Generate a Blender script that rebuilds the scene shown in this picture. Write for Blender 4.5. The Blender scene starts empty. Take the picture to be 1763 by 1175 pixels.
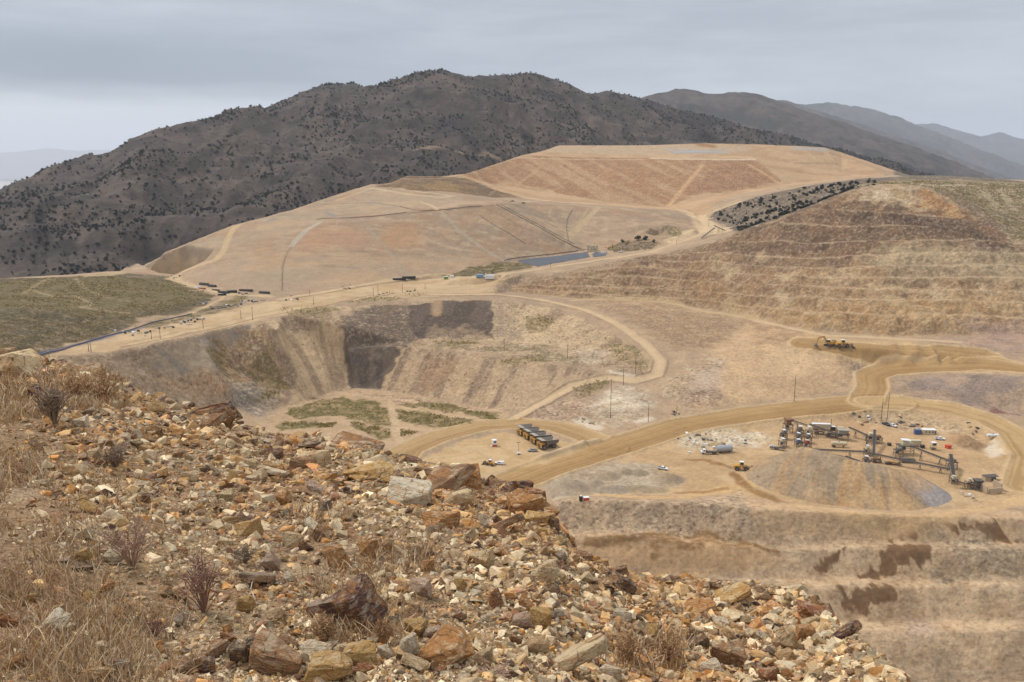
import bpy, math, random
import numpy as np
from mathutils import Vector, Matrix, geometry as mgeo
R = math.radians
random.seed(7)
RNG = np.random.default_rng(7)
SC = bpy.context.scene
COL = SC.collection

# ------------------------------------------------------------------ camera, sky, sun, exposure
PW, PH, FPX, PITCH = 1763.0, 1175.0, 1422.0, R(12.4)
cam_d = bpy.data.cameras.new("camera")
cam = bpy.data.objects.new("camera", cam_d)
COL.objects.link(cam)
cam.location = (0, 0, 0)
cam.rotation_euler = (R(90) - PITCH, 0, 0)
cam_d.sensor_width = 36.0
cam_d.lens = FPX / PW * 36.0
cam_d.clip_start = 0.1
cam_d.clip_end = 120000.0
SC.camera = cam
SC.view_settings.view_transform = 'Standard'
SC.view_settings.look = 'None'
SC.view_settings.gamma = 1.0
SC.view_settings.exposure = 0.14
SC.cycles.use_denoising = True
SC.cycles.max_bounces = 6
SC.cycles.volume_bounces = 1
SC.cycles.volume_step_rate = 4.0

SUN_EL, SUN_AZ = R(52), R(-60)      # azimuth from +Y towards +X: the sun stands left of the view
world = bpy.data.worlds.new("World")
SC.world = world
world.use_nodes = True
nt = world.node_tree
nt.nodes.clear()


class NT:
    """small helper for node graphs"""
    def __init__(s, tree): s.t = tree
    def n(s, typ, **kw):
        nd = s.t.nodes.new(typ)
        for k, v in kw.items():
            if k.startswith('i_'):
                key = k[2:]
                key = int(key) if key.isdigit() else key.replace('_', ' ')
                nd.inputs[key].default_value = v
            else:
                setattr(nd, k, v)
        return nd
    def l(s, a, b): s.t.links.new(a, b)
    def math(s, op, a, b=None, c=None, clamp=False):
        nd = s.t.nodes.new('ShaderNodeMath'); nd.operation = op; nd.use_clamp = clamp
        for i, x in enumerate((a, b, c)):
            if x is None: continue
            if isinstance(x, (int, float)): nd.inputs[i].default_value = x
            else: s.l(x, nd.inputs[i])
        return nd.outputs[0]
    def mix(s, fac, a, b, blend='MIX'):
        nd = s.t.nodes.new('ShaderNodeMix'); nd.data_type = 'RGBA'; nd.blend_type = blend
        for sock, x in ((nd.inputs[0], fac), (nd.inputs[6], a), (nd.inputs[7], b)):
            if isinstance(x, (int, float)): sock.default_value = x
            elif isinstance(x, tuple): sock.default_value = (*x, 1) if len(x) == 3 else x
            else: s.l(x, sock)
        return nd.outputs[2]
    def ramp(s, fac, stops):
        nd = s.t.nodes.new('ShaderNodeValToRGB')
        el = nd.color_ramp.elements
        while len(el) < len(stops): el.new(0.5)
        for e, (p, c) in zip(el, stops):
            e.position = p
            e.color = (c, c, c, 1) if isinstance(c, (int, float)) else (*c, 1)
        s.l(fac, nd.inputs[0])
        return nd.outputs[0]
    def noise(s, vec, scale, detail=4.0, rough=0.55, dist=0.0):
        nd = s.t.nodes.new('ShaderNodeTexNoise')
        nd.inputs['Scale'].default_value = scale; nd.inputs['Detail'].default_value = detail
        nd.inputs['Roughness'].default_value = rough; nd.inputs['Distortion'].default_value = dist
        if vec is not None: s.l(vec, nd.inputs['Vector'])
        return nd.outputs[0]
    def vscale(s, vec, x, y, z):
        nd = s.t.nodes.new('ShaderNodeVectorMath'); nd.operation = 'MULTIPLY'
        s.l(vec, nd.inputs[0]); nd.inputs[1].default_value = (x, y, z)
        return nd.outputs[0]


def lin(c):
    """0-255 sRGB triple -> linear"""
    o = []
    for x in c:
        x = x / 255.0
        o.append(x / 12.92 if x <= 0.04045 else ((x + 0.055) / 1.055) ** 2.4)
    return tuple(o)


w = NT(nt)
tc = w.n('ShaderNodeTexCoord')
sep = w.n('ShaderNodeSeparateXYZ'); w.l(tc.outputs['Generated'], sep.inputs[0])
X, Y, Z = sep.outputs
# thick overcast: brightness by height above the horizon, streaky sheets of cloud
zc = w.math('MAXIMUM', Z, 0.0)
base = w.ramp(zc, [(0.0, lin((184, 194, 206))), (0.05, lin((194, 202, 212))), (0.12, lin((186, 193, 202))),
                   (0.20, lin((182, 189, 197))), (0.5, (0.85, 0.88, 0.93)), (1.0, (1.25, 1.27, 1.3))])
sv = w.vscale(tc.outputs['Generated'], 1.8, 1.8, 9.0)
n1 = w.noise(sv, 1.3, 5.0, 0.55, 0.6)
n2 = w.noise(w.vscale(tc.outputs['Generated'], 3, 3, 22.0), 1.5, 4.0, 0.6, 0.3)
m1 = w.ramp(n1, [(0.35, 0.0), (0.68, 1.0)])
base = w.mix(w.math('MULTIPLY', m1, 0.6), base, w.mix(0.5, base, lin((122, 130, 143))))
m2 = w.ramp(n2, [(0.45, 0.0), (0.75, 1.0)])
base = w.mix(w.math('MULTIPLY', m2, 0.3), base, (0.78, 0.82, 0.88))
# the long darker cloud bank low in the west, with a paler clear strip under it
az = w.math('ARCTAN2', X, Y)
wob = w.math('MULTIPLY', w.math('SUBTRACT', w.noise(w.vscale(tc.outputs['Generated'], 5, 5, 30), 1.0, 4), 0.5), 0.035)
zz = w.math('ADD', Z, wob)
left = w.ramp(w.math('MULTIPLY_ADD', az, -0.9, 0.22), [(0.0, 0.0), (0.62, 1.0)])
bank = w.ramp(w.math('MULTIPLY', zz, 5.0), [(0.30, 0.0), (0.41, 1.0), (0.55, 0.75), (0.78, 0.0)])
base = w.mix(w.math('MULTIPLY', w.math('MULTIPLY', bank, left), 0.9), base, lin((126, 135, 151)))
strip = w.ramp(w.math('MULTIPLY', zz, 5.0), [(0.02, 0.0), (0.10, 0.8), (0.24, 1.0), (0.33, 0.0)])
base = w.mix(w.math('MULTIPLY', w.math('MULTIPLY', strip, left), 0.7), base, lin((214, 222, 232)))
sky = w.n('ShaderNodeTexSky')
sky.sky_type = 'NISHITA'; sky.sun_disc = False
sky.sun_elevation = SUN_EL; sky.sun_rotation = SUN_AZ
blue = w.mix(1.0, sky.outputs[0], (0.10, 0.10, 0.10), 'MULTIPLY')
final = w.mix(0.9, blue, base)
bg = w.n('ShaderNodeBackground'); w.l(final, bg.inputs[0]); bg.inputs[1].default_value = 1.0
wo = w.n('ShaderNodeOutputWorld'); w.l(bg.outputs[0], wo.inputs[0])

sl = bpy.data.lights.new("sun", 'SUN')
sl.energy = 2.4; sl.angle = R(8); sl.color = (1.0, 0.955, 0.89)
so = bpy.data.objects.new("sun", sl); COL.objects.link(so)
sd = Vector((math.sin(SUN_AZ) * math.cos(SUN_EL), math.cos(SUN_AZ) * math.cos(SUN_EL), math.sin(SUN_EL)))
so.rotation_euler = sd.to_track_quat('Z', 'Y').to_euler()

# ------------------------------------------------------------------ numeric helpers
SP, CP = math.sin(PITCH), math.cos(PITCH)


def ray(u, v):
    """photo pixel -> direction with unit forward (y) component: x/y and z/y"""
    dx = (np.asarray(u, float) - PW / 2) / FPX
    dz = -(np.asarray(v, float) - PH / 2) / FPX
    wy = CP + SP * dz
    wz = -SP + CP * dz
    return dx / wy, wz / wy


def pz(u, v, z):
    a, b = ray(u, v); y = z / b
    return (float(a * y), float(y), float(z))


def py(u, v, y):
    a, b = ray(u, v)
    return (float(a * y), float(y), float(b * y))


def _hash(ix, iy, iz, seed):
    h = (ix.astype(np.int64) * 374761393 + iy.astype(np.int64) * 668265263 + iz.astype(np.int64) * 2147483647 + seed * 974711) & 0xffffffff
    h = ((h ^ (h >> 13)) * 1274126177) & 0xffffffff
    return ((h ^ (h >> 16)) & 0xffff).astype(np.float32) / 65535.0


def vnoise(x, y, seed=0, z=None):
    ix = np.floor(x); iy = np.floor(y)
    fx = (x - ix).astype(np.float32); fy = (y - iy).astype(np.float32)
    fx = fx * fx * (3 - 2 * fx); fy = fy * fy * (3 - 2 * fy)
    ix = ix.astype(np.int64); iy = iy.astype(np.int64)
    def plane(iz):
        a = _hash(ix, iy, iz, seed); b = _hash(ix + 1, iy, iz, seed)
        c = _hash(ix, iy + 1, iz, seed); d = _hash(ix + 1, iy + 1, iz, seed)
        return (a * (1 - fx) + b * fx) * (1 - fy) + (c * (1 - fx) + d * fx) * fy
    if z is None:
        return plane(np.zeros_like(ix))
    iz = np.floor(z); fz = (z - iz).astype(np.float32); fz = fz * fz * (3 - 2 * fz); iz = iz.astype(np.int64)
    return plane(iz) * (1 - fz) + plane(iz + 1) * fz


def fbm(x, y, scale, octaves=4, seed=0, gain=0.5, z=None):
    """0..1 fractal noise with features of about `scale` metres"""
    x = np.asarray(x, float) / scale; y = np.asarray(y, float) / scale
    if z is not None: z = np.asarray(z, float) / scale
    t = 0; amp = 1; tot = 0
    for o in range(octaves):
        t = t + amp * vnoise(x + 13.7 * o, y - 7.1 * o, seed + o, z)
        tot += amp; amp *= gain; x = x * 2.03; y = y * 2.03
        if z is not None: z = z * 2.03
    return t / tot


def ridged(x, y, scale, octaves=4, seed=0, z=None):
    x = np.asarray(x, float) / scale; y = np.asarray(y, float) / scale
    if z is not None: z = np.asarray(z, float) / scale
    t = 0; amp = 1; tot = 0
    for o in range(octaves):
        t = t + amp * (1 - np.abs(2 * vnoise(x + 3.1 * o, y + 5.3 * o, seed + o, z) - 1))
        tot += amp; amp *= 0.5; x = x * 2.07; y = y * 2.07
        if z is not None: z = z * 2.07
    return t / tot


def sstep(e0, e1, x):
    t = np.clip((x - e0) / (e1 - e0), 0, 1)
    return t * t * (3 - 2 * t)


def rasterize(pts, x0, y0, nx, ny, cell):
    """Delaunay surface of 3D points sampled on a plan grid"""
    pts = np.asarray(pts, float)
    key = {}
    for p in pts:
        key.setdefault((round(p[0] / 2.5), round(p[1] / 2.5)), []).append(p)
    P = np.array([np.mean(k, axis=0) for k in key.values()])
    res = mgeo.delaunay_2d_cdt([Vector((p[0], p[1])) for p in P], [], [], 0, 1e-4)
    V, F, orig = res[0], res[2], res[3]
    zz = np.array([P[o[0]][2] if len(o) else 0 for o in orig])
    xy = np.array([(q.x, q.y) for q in V])
    H = np.full((ny, nx), np.nan, np.float32)
    for f in F:
        a, b, c = xy[f[0]], xy[f[1]], xy[f[2]]
        i0 = max(0, int((min(a[0], b[0], c[0]) - x0) / cell)); i1 = min(nx - 1, int((max(a[0], b[0], c[0]) - x0) / cell) + 1)
        j0 = max(0, int((min(a[1], b[1], c[1]) - y0) / cell)); j1 = min(ny - 1, int((max(a[1], b[1], c[1]) - y0) / cell) + 1)
        if i1 < i0 or j1 < j0: continue
        gx = x0 + np.arange(i0, i1 + 1) * cell; gy = y0 + np.arange(j0, j1 + 1) * cell
        GX, GY = np.meshgrid(gx, gy)
        d = (b[1] - c[1]) * (a[0] - c[0]) + (c[0] - b[0]) * (a[1] - c[1])
        if abs(d) < 1e-9: continue
        l1 = ((b[1] - c[1]) * (GX - c[0]) + (c[0] - b[0]) * (GY - c[1])) / d
        l2 = ((c[1] - a[1]) * (GX - c[0]) + (a[0] - c[0]) * (GY - c[1])) / d
        l3 = 1 - l1 - l2
        m = (l1 >= -1e-4) & (l2 >= -1e-4) & (l3 >= -1e-4)
        zv = l1 * zz[f[0]] + l2 * zz[f[1]] + l3 * zz[f[2]]
        sub = H[j0:j1 + 1, i0:i1 + 1]; sub[m] = zv[m]
    return H


def blur(H, n=1):
    for _ in range(n):
        P = np.pad(H, 1, mode='edge')
        H = (P[1:-1, :-2] + 2 * P[1:-1, 1:-1] + P[1:-1, 2:]) / 4
        P = np.pad(H, 1, mode='edge')
        H = (P[:-2, 1:-1] + 2 * P[1:-1, 1:-1] + P[2:, 1:-1]) / 4
    return H


class Grid:
    def __init__(s, H, x0, y0, cell): s.H, s.x0, s.y0, s.c = H, x0, y0, cell
    def __call__(s, x, y):
        H = s.H; ny, nx = H.shape
        fx = np.clip((np.asarray(x, float) - s.x0) / s.c, 0, nx - 1.001); fy = np.clip((np.asarray(y, float) - s.y0) / s.c, 0, ny - 1.001)
        i = fx.astype(int); j = fy.astype(int); a = fx - i; b = fy - j
        return (H[j, i] * (1 - a) + H[j, i + 1] * a) * (1 - b) + (H[j + 1, i] * (1 - a) + H[j + 1, i + 1] * a) * b


def densify(line, step):
    out = []
    for p, q in zip(line[:-1], line[1:]):
        p = np.array(p, float); q = np.array(q, float)
        n = max(1, int(np.linalg.norm(q[:2] - p[:2]) / step))
        for k in range(n): out.append(p + (q - p) * k / n)
    out.append(np.array(line[-1], float))
    return out


# ------------------------------------------------------------------ the mine: contour and break lines
LINES = []
def ZL(*pts): LINES.append([pz(*p) for p in pts])
def DL(*pts): LINES.append([py(*p) for p in pts])


def tb(v): return -ray(881.5, v)[1]


def bench_stack(us, start, lines, crest, width, slope):
    """pit wall: from the foot (v, z per column) climb steep faces and flat benches whose edges follow `lines`"""
    rows = [[] for _ in range(2 * len(lines) + 3)]
    top = []
    for u in us:
        v0, z0 = (np.interp(u, start[0], start[k]) for k in (1, 2))
        x, y, z = pz(u, v0, z0)
        vc = np.interp(u, *crest)
        w_ = np.interp(u, *width)
        flat = 0.0
        rows[0].append((x, y, z)); a0 = x / y
        k = 1
        for (lu, lv) in list(lines) + [crest]:
            last = lv is crest[1]
            v = vc if last else np.interp(u, lu, lv)
            if not last and (v < vc + 6 or u < lu[0] - 1 or u > lu[-1] + 1):
                continue
            v_ = v
            t = tb(v)
            h = (-z - t * (y + flat)) / (1 + t / slope)
            h = max(h, 0.5)
            y2 = y + flat + h / slope; z2 = z + h
            a1 = float(ray(u, v_)[0])
            if flat: rows[k].append((a0 * (y + flat), y + flat, z))
            rows[k + 1].append((a1 * y2, y2, z2)); k += 2; a0 = a1
            y, z, flat = y2, z2, w_
        top.append((u, y, z))
    for r in rows:
        for p in r: LINES.append([p])
    return top



# lower pit, right foreground
us = list(range(960, 1800, 20)) + list(range(1820, 2300, 45))
bench_stack(us, ([900, 2300], [1175, 1175], [-214, -214]),
            [([900, 1300, 2300], [1085, 1085, 1092]), ([900, 1150, 1340, 1500, 2300], [1010, 1005, 1003, 1010, 1018]),
             ([900, 1100, 1340, 1500, 2300], [930, 922, 948, 945, 950])],
            ([900, 1000, 1180, 1400, 1600, 1763, 2300], [872, 862, 866, 880, 888, 893, 905]), ([900, 2300], [5, 6]), 1.35)
ZL((700, 1400, -250), (1200, 1400, -250), (1763, 1400, -250), (2400, 1400, -250))
ZL((850, 1290, -230), (1300, 1290, -230), (1763, 1290, -230), (2400, 1290, -230))
# ground in front of the plant
ZL((960, 852, -167), (1100, 850, -166), (1250, 850, -166), (1400, 868, -166), (1560, 880, -166), (1763, 872, -166))
ZL((960, 800, -166.5), (1100, 790, -166), (1250, 780, -166), (1400, 770, -166), (1600, 770, -166), (1700, 780, -166))
ZL((1000, 830, -166.5), (1200, 815, -166), (1400, 810, -166), (1600, 830, -166), (1763, 850, -165.5))
ZL((1350, 735, -165.5), (1450, 727, -165.5), (1560, 730, -165), (1680, 750, -165), (1750, 790, -165.5))
ZL((1200, 765, -166), (1300, 742, -166))
# haul road
HAUL = [(700, 905, -168), (820, 856, -167.5), (930, 812, -167), (1040, 776, -166), (1180, 728, -164), (1300, 708, -162), (1400, 696, -160),
        (1470, 688, -158.5), (1505, 668, -156), (1502, 650, -152.5), (1530, 636, -149), (1600, 632, -146), (1690, 629, -143.5), (1760, 636, -142), (1900, 650, -140)]
ZL(*HAUL)
ZL((900, 800, -167), (1000, 770, -166.3), (1160, 716, -164), (1300, 695, -161.5), (1400, 683, -159.5), (1455, 672, -157.5), (1470, 655, -154.5), (1470, 642, -151.5), (1500, 630, -148.5), (1600, 625, -145.5), (1690, 622, -143))
ZL((960, 830, -167), (1080, 788, -166), (1210, 742, -164.2), (1320, 719, -162.2), (1420, 706, -160.5), (1500, 704, -159.5), (1560, 700, -159), (1620, 706, -159))
ZL((1530, 680, -157), (1540, 660, -153.5), (1570, 643, -149), (1660, 640, -146), (1763, 650, -143))
ZL((1500, 695, -159), (1560, 692, -158.5), (1640, 706, -159), (1700, 722, -160), (1763, 752, -162), (1800, 790, -164), (1790, 830, -165.5))
ZL((1620, 706, -159.3), (1690, 736, -161), (1740, 770, -163), (1745, 810, -165), (1700, 850, -166))
# upper branch with the excavator
ZL((1340, 572, -134.5), (1440, 594, -136.5), (1560, 606, -138), (1690, 616, -140), (1763, 630, -141.5))
ZL((1400, 580, -134), (1500, 585, -134.5), (1600, 592, -135), (1700, 600, -136), (1763, 606, -136.5))
# spoil right of the road loop
ZL((1545, 655, -152), (1600, 650, -149), (1763, 658, -144))
ZL((1580, 688, -157.5), (1650, 695, -157), (1763, 712, -157.5), (1900, 720, -157))
# bright slope in the middle
ZL((1250, 560, -135), (1330, 575, -135.5), (1400, 598, -138.5))
ZL((1180, 640, -150), (1290, 640, -150), (1400, 640, -149.5), (1455, 640, -150))
ZL((1180, 700, -161.5), (1300, 688, -160), (1400, 676, -157.8))
ZL((1230, 600, -142.5), (1330, 605, -142), (1440, 615, -143))
ZL((1060, 720, -164.5), (1000, 735, -166))
# rubble gully between the switchback and the bright slope
ZL((1150, 665, -155), (1230, 600, -142.8), (1290, 555, -134))
ZL((1060, 700, -161), (1130, 690, -160), (1180, 660, -154))
# backfilled pit: rim road and switchback
ZL((60, 617, -115), (200, 584, -116), (300, 566, -117), (440, 538, -118), (560, 516, -118.5), (650, 500, -118.5), (760, 492, -119), (860, 492, -121))
ZL((150, 612, -117), (240, 598, -117.5), (340, 576, -118), (440, 553, -118.5), (560, 528, -119.5), (640, 521, -120.3), (740, 518, -121.2), (850, 517, -121.8))
SWB = [(650, 511, -119.5), (740, 508, -120.5), (850, 508, -121.3), (920, 515, -123), (1000, 530, -127), (1060, 556, -132.5), (1110, 590, -140), (1138, 620, -147), (1132, 648, -153.5), (1090, 660, -156.5), (1040, 655, -157), (980, 668, -160), (930, 695, -164), (880, 720, -168)]
ZL(*SWB)
ZL((850, 517, -122), (915, 522, -124), (990, 539, -128), (1045, 566, -134), (1090, 598, -141.5), (1105, 625, -147.5), (1100, 640, -151))
ZL((1000, 515, -125.5), (1060, 528, -126.5), (1130, 560, -133.5), (1165, 600, -142), (1165, 640, -151))
ZL((1080, 516, -128), (1130, 525, -129), (1200, 540, -131.5), (1250, 556, -134))
# slope above inner plateau, right side
ZL((850, 586, -143), (940, 590, -144), (1010, 600, -145.5), (1050, 622, -149.5), (1070, 645, -154))
# plateau
ZL((700, 588, -143), (740, 583, -143), (850, 584, -143))
ZL((700, 596, -143.5), (790, 604, -144.5), (900, 618, -147.5), (1000, 632, -151.5), (1030, 640, -153.5))
# foot of the plateau face
ZL((660, 672, -171), (760, 690, -171), (860, 706, -170.5), (890, 712, -169.5))
# pit floor
ZL((595, 668, -171.5), (640, 668, -171.5), (660, 672, -171))
ZL((480, 705, -171), (530, 690, -171.5), (595, 670, -171.5))
ZL((460, 745, -171), (560, 730, -172), (700, 720, -172), (850, 722, -171))
ZL((500, 775, -172), (620, 765, -172), (690, 760, -172), (760, 738, -172))
# walls, left
ZL((590, 560, -128), (600, 600, -145), (598, 640, -163))
ZL((480, 570, -124), (500, 620, -145), (495, 665, -161))
ZL((170, 640, -126), (230, 650, -133), (285, 655, -139), (350, 642, -139.5), (395, 640, -140))
ZL((300, 720, -160), (400, 690, -160), (440, 720, -168))
ZL((380, 600, -131), (420, 640, -148))
# parking loop
LOOP = [(930, 900, -168), (690, 830, -168), (672, 800, -168), (705, 772, -167.5), (760, 748, -167), (830, 733, -166.6), (900, 728, -166.3), (960, 734, -166.2), (1010, 750, -166.2), (1045, 768, -166.2)]
ZL(*LOOP)
ZL((655, 790, -168.5), (700, 757, -168), (760, 736, -168), (830, 724, -167.5), (900, 720, -167.5), (980, 732, -167), (1020, 748, -167))
ZL((770, 790, -167.3), (860, 760, -166.8), (960, 765, -166.4), (880, 800, -167))
ZL((860, 740, -166.7), (960, 748, -166.3))
# left scrub field and valley behind it
ZL((-400, 560, -95), (-150, 600, -100), (0, 600, -106), (100, 590, -112), (200, 570, -115), (300, 548, -116.3), (440, 520, -117.5))
ZL((-400, 520, -90), (0, 540, -100), (200, 530, -107), (330, 520, -113), (380, 505, -116))
ZL((-600, 470, -85), (-200, 478, -92), (0, 480, -97), (100, 478, -98), (190, 472, -99), (205, 467, -104))
ZL((230, 500, -106), (320, 492, -114))
LINES.append([(-1200, 900, -170), (-700, 880, -165), (-450, 840, -160), (-350, 860, -150)])
LINES.append([(-1200, 1200, -230), (-700, 1200, -220), (-450, 1150, -200), (-330, 1250, -180)])
# near leach pad
ZL((205, 467, -105), (300, 472, -112), (320, 490, -115), (400, 503, -117), (480, 508, -118), (560, 502, -118), (640, 490, -117), (760, 472, -113), (880, 452, -108), (960, 440, -105), (1010, 432, -103))
DL((300, 430, 870), (400, 390, 930), (500, 365, 1000), (570, 342, 1060), (640, 321, 1110))
DL((215, 461, 830), (300, 428, 885), (400, 388, 945), (500, 362, 1018), (570, 338, 1078), (640, 317, 1125))
DL((330, 470, 810), (370, 430, 870), (420, 400, 910))
DL((520, 385, 940), (600, 376, 945), (700, 366, 955), (800, 353, 985), (870, 350, 1000))
DL((540, 378, 965), (620, 370, 975), (700, 360, 985), (800, 349, 1010), (870, 346, 1030))
DL((440, 440, 850), (480, 410, 890))
DL((700, 318, 1110), (760, 328, 1095), (850, 340, 1080), (900, 345, 1090))
# brown hummock and terrace behind
DL((660, 320, 1140), (700, 303, 1210), (790, 305, 1230), (840, 316, 1220), (880, 334, 1180))
DL((700, 306, 1250), (780, 304, 1290), (850, 318, 1280))
# second face, right of the pipeline
DL((870, 348, 1035), (950, 352, 1060), (1050, 358, 1080), (1130, 362, 1090), (1180, 370, 1090))
DL((1000, 430, 945), (1080, 418, 975), (1130, 405, 990), (1160, 388, 1030))
DL((1045, 432, 915), (1100, 425, 930), (1160, 410, 940), (1200, 395, 975))
DL((905, 340, 1180), (980, 349, 1190), (1100, 357, 1190), (1180, 362, 1190), (1215, 372, 1150))
DL((1050, 378, 1040), (1130, 372, 1060))
# heap toe knob
DL((1085, 412, 965), (1110, 396, 985), (1150, 386, 1000), (1180, 396, 985))
# far red pad
DL((852, 320, 1330), (958, 332, 1345), (1040, 349, 1330), (1150, 358, 1300), (1260, 332, 1390), (1330, 321, 1440), (1400, 313, 1500), (1530, 304, 1560))
DL((795, 302, 1310), (850, 284, 1430), (900, 267, 1560), (930, 261, 1600))
DL((905, 269, 1550), (1000, 271, 1565), (1100, 272, 1570), (1200, 273, 1560), (1300, 274, 1560), (1350, 285, 1560), (1450, 296, 1600))
DL((925, 264, 1590), (1000, 268, 1600), (1100, 269, 1600), (1200, 270, 1600), (1310, 270, 1610))
DL((962, 251, 1680), (1100, 251, 1690), (1215, 247, 1690), (1300, 249, 1690), (1420, 254, 1690), (1470, 270, 1720), (1535, 292, 1740))
DL((962, 251, 1780), (1100, 251, 1790), (1300, 250, 1790), (1420, 255, 1790))
LINES.append([(-250, 1500, -140), (0, 1950, -120), (300, 1980, -120), (700, 1950, -120), (1200, 1900, -110), (2000, 1900, -100)])
LINES.append([(-300, 1350, -110), (-220, 1500, -100), (-120, 1650, -90), (-80, 1780, -90)])
# road past the pond and over the saddle
PONDROAD = [(860, 482, -113), (930, 466, -108), (1000, 455, -105), (1060, 446, -102), (1120, 437, -98), (1160, 423, -93), (1200, 406, -86), (1212, 390, -82), (1200, 374, -80)]
ZL(*PONDROAD)
ZL((780, 484, -116), (850, 474, -112), (900, 462, -109))
ZL((440, 522, -117.8), (560, 500, -118.3), (640, 495, -117.8), (740, 480, -116.5), (780, 478, -116))
# pit high wall: foot, benches, crest
FOOT = ([870, 1000, 1130, 1200, 1300, 1400, 1530, 1650, 1763, 2300], [503, 515, 520, 530, 550, 570, 579, 577, 576, 576], [-124, -126, -129, -131, -132, -133, -133, -133, -133, -133])
CREST = ([870, 1000, 1060, 1130, 1200, 1250, 1270, 1330, 1400, 1440, 1480, 1540, 1600, 1640, 1690, 1763, 2300],
         [489, 462, 450, 438, 424, 412, 400, 378, 353, 336, 321, 317, 323, 345, 378, 418, 440])
BL = [([870, 1000, 1200, 1300, 1400, 1560, 1763, 2300], [498, 506, 518, 530, 540, 545, 549, 549]),
      ([870, 1000, 1200, 1300, 1400, 1560, 1763, 2300], [492, 493, 504, 511, 515, 519, 523, 523]),
      ([960, 1060, 1200, 1300, 1400, 1560, 1763, 2300], [478, 476, 486, 492, 495, 500, 503, 503]),
      ([1000, 1100, 1200, 1300, 1450, 1560, 1763, 2300], [467, 461, 468, 474, 480, 480, 480, 480]),
      ([1120, 1200, 1300, 1400, 1560, 1763, 2300], [448, 451, 460, 463, 461, 458, 458]),
      ([1180, 1300, 1400, 1500, 1600, 1763, 2300], [434, 443, 446, 442, 437, 437, 440]),
      ([1260, 1400, 1500, 1600, 1700, 1763], [416, 420, 418, 414, 414, 422]),
      ([1340, 1440, 1560, 1640, 1680], [388, 392, 390, 392, 395]),
      ([1400, 1480, 1560, 1640], [362, 366, 370, 374])]
us = list(range(880, 1780, 14)) + list(range(1790, 2300, 60))
TOP = bench_stack(us, FOOT, BL, CREST, ([880, 1200, 1400, 2300], [4, 4.5, 5, 5]), 0.66)
# behind the crest
DL((1222, 374, 1130), (1250, 386, 1010), (1290, 396, 905), (1340, 378, 900), (1400, 356, 905), (1480, 328, 945))
DL((1232, 365, 1150), (1300, 341, 1150), (1380, 324, 1130), (1480, 309, 1110), (1560, 306, 1100), (1640, 304, 1150))
DL((1300, 370, 1020), (1400, 340, 1020), (1480, 322, 1010))
DL((1480, 317, 930), (1560, 314, 930), (1640, 313, 940), (1763, 317, 950), (2300, 325, 950))
DL((1640, 330, 905), (1700, 350, 880), (1763, 370, 860), (2300, 390, 850))
DL((1500, 307, 1250), (1640, 306, 1250), (1763, 314, 1200))
DL((1540, 302, 1500), (1640, 303, 1450), (1763, 316, 1400), (2300, 325, 1400))
LINES.append([(900, 1650, -70), (1500, 1600, -90), (2200, 1500, -90)])
# hidden ground below the camera's ridge and outer frame
LINES.append([(-1200, 180, -120), (-500, 200, -150), (-200, 240, -185), (0, 260, -200), (150, 250, -240), (600, 240, -250), (1400, 240, -250)])
LINES.append([(-1200, 450, -90), (-900, 600, -85)])
LINES.append([(-300, 380, -135), (-200, 400, -160), (-60, 380, -180), (0, 330, -200)])
LINES.append([(-150, 440, -175), (-60, 450, -172)])

PTS = []
for ln in LINES: PTS += densify(ln, 7.0)
GX0, GY0, CELL, NX, NY = -1200.0, 180.0, 1.25, 2560, 1456
Hm = rasterize(PTS, GX0, GY0, NX, NY, CELL)
Hm = np.where(np.isnan(Hm), -180.0, Hm)
Hm = blur(Hm, 1)
GH = Grid(Hm, GX0, GY0, CELL)


def pick(us_, vs_):
    """first meeting of the sight lines through photo pixels with the mine ground -> x, y"""
    us_ = np.asarray(us_, float).ravel(); vs_ = np.asarray(vs_, float).ravel()
    a, b = ray(us_, vs_)
    ys = np.geomspace(285, 1980, 1900)
    out = np.empty((len(us_), 2))
    for c in range(0, len(us_), 400):
        aa, bb = a[c:c + 400, None], b[c:c + 400, None]
        Y_ = ys[None, :]
        d = GH(aa * Y_, Y_ + 0 * aa) - bb * Y_
        hit = d >= 0
        k = np.where(hit.any(1), hit.argmax(1), -1)
        k = np.where(k <= 0, 1, k); r = np.arange(len(k))
        none = ~hit.any(1)
        d0 = d[r, k - 1]; d1 = d[r, k]
        t = np.clip(-d0 / np.where(np.abs(d1 - d0) < 1e-6, 1, d1 - d0), 0, 1)
        yy = ys[k - 1] + (ys[k] - ys[k - 1]) * t
        # missed the ground: closest approach
        kk = d.argmax(1); yy = np.where(none, ys[kk], yy)
        out[c:c + 400, 0] = a[c:c + 400] * yy; out[c:c + 400, 1] = yy
    return out


def at(u, v):
    p = pick([u], [v])[0]
    return Vector((p[0], p[1], float(GH(p[0], p[1]))))

# ------------------------------------------------------------------ ground mesh
ALB = 0.80          # palette numbers below are read as sRGB and scaled to a base colour
def pal(c): return np.array(lin(c), np.float32) * ALB * np.array([0.94, 0.925, 0.905], np.float32)


def mesh_grid(name, X_, Y_, Z_, attrs, mat, smooth=True, kind='structure'):
    ny, nx = X_.shape
    co = np.stack([X_, Y_, Z_], -1).reshape(-1, 3).astype(np.float32)
    i = np.arange(ny * nx).reshape(ny, nx)
    q = np.stack([i[:-1, :-1], i[:-1, 1:], i[1:, 1:], i[1:, :-1]], -1).reshape(-1, 4)
    me = np_mesh(name, co, q, attrs, mat, smooth)
    ob = bpy.data.objects.new(name, me); COL.objects.link(ob)
    if kind: ob['kind'] = kind
    return ob


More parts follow.
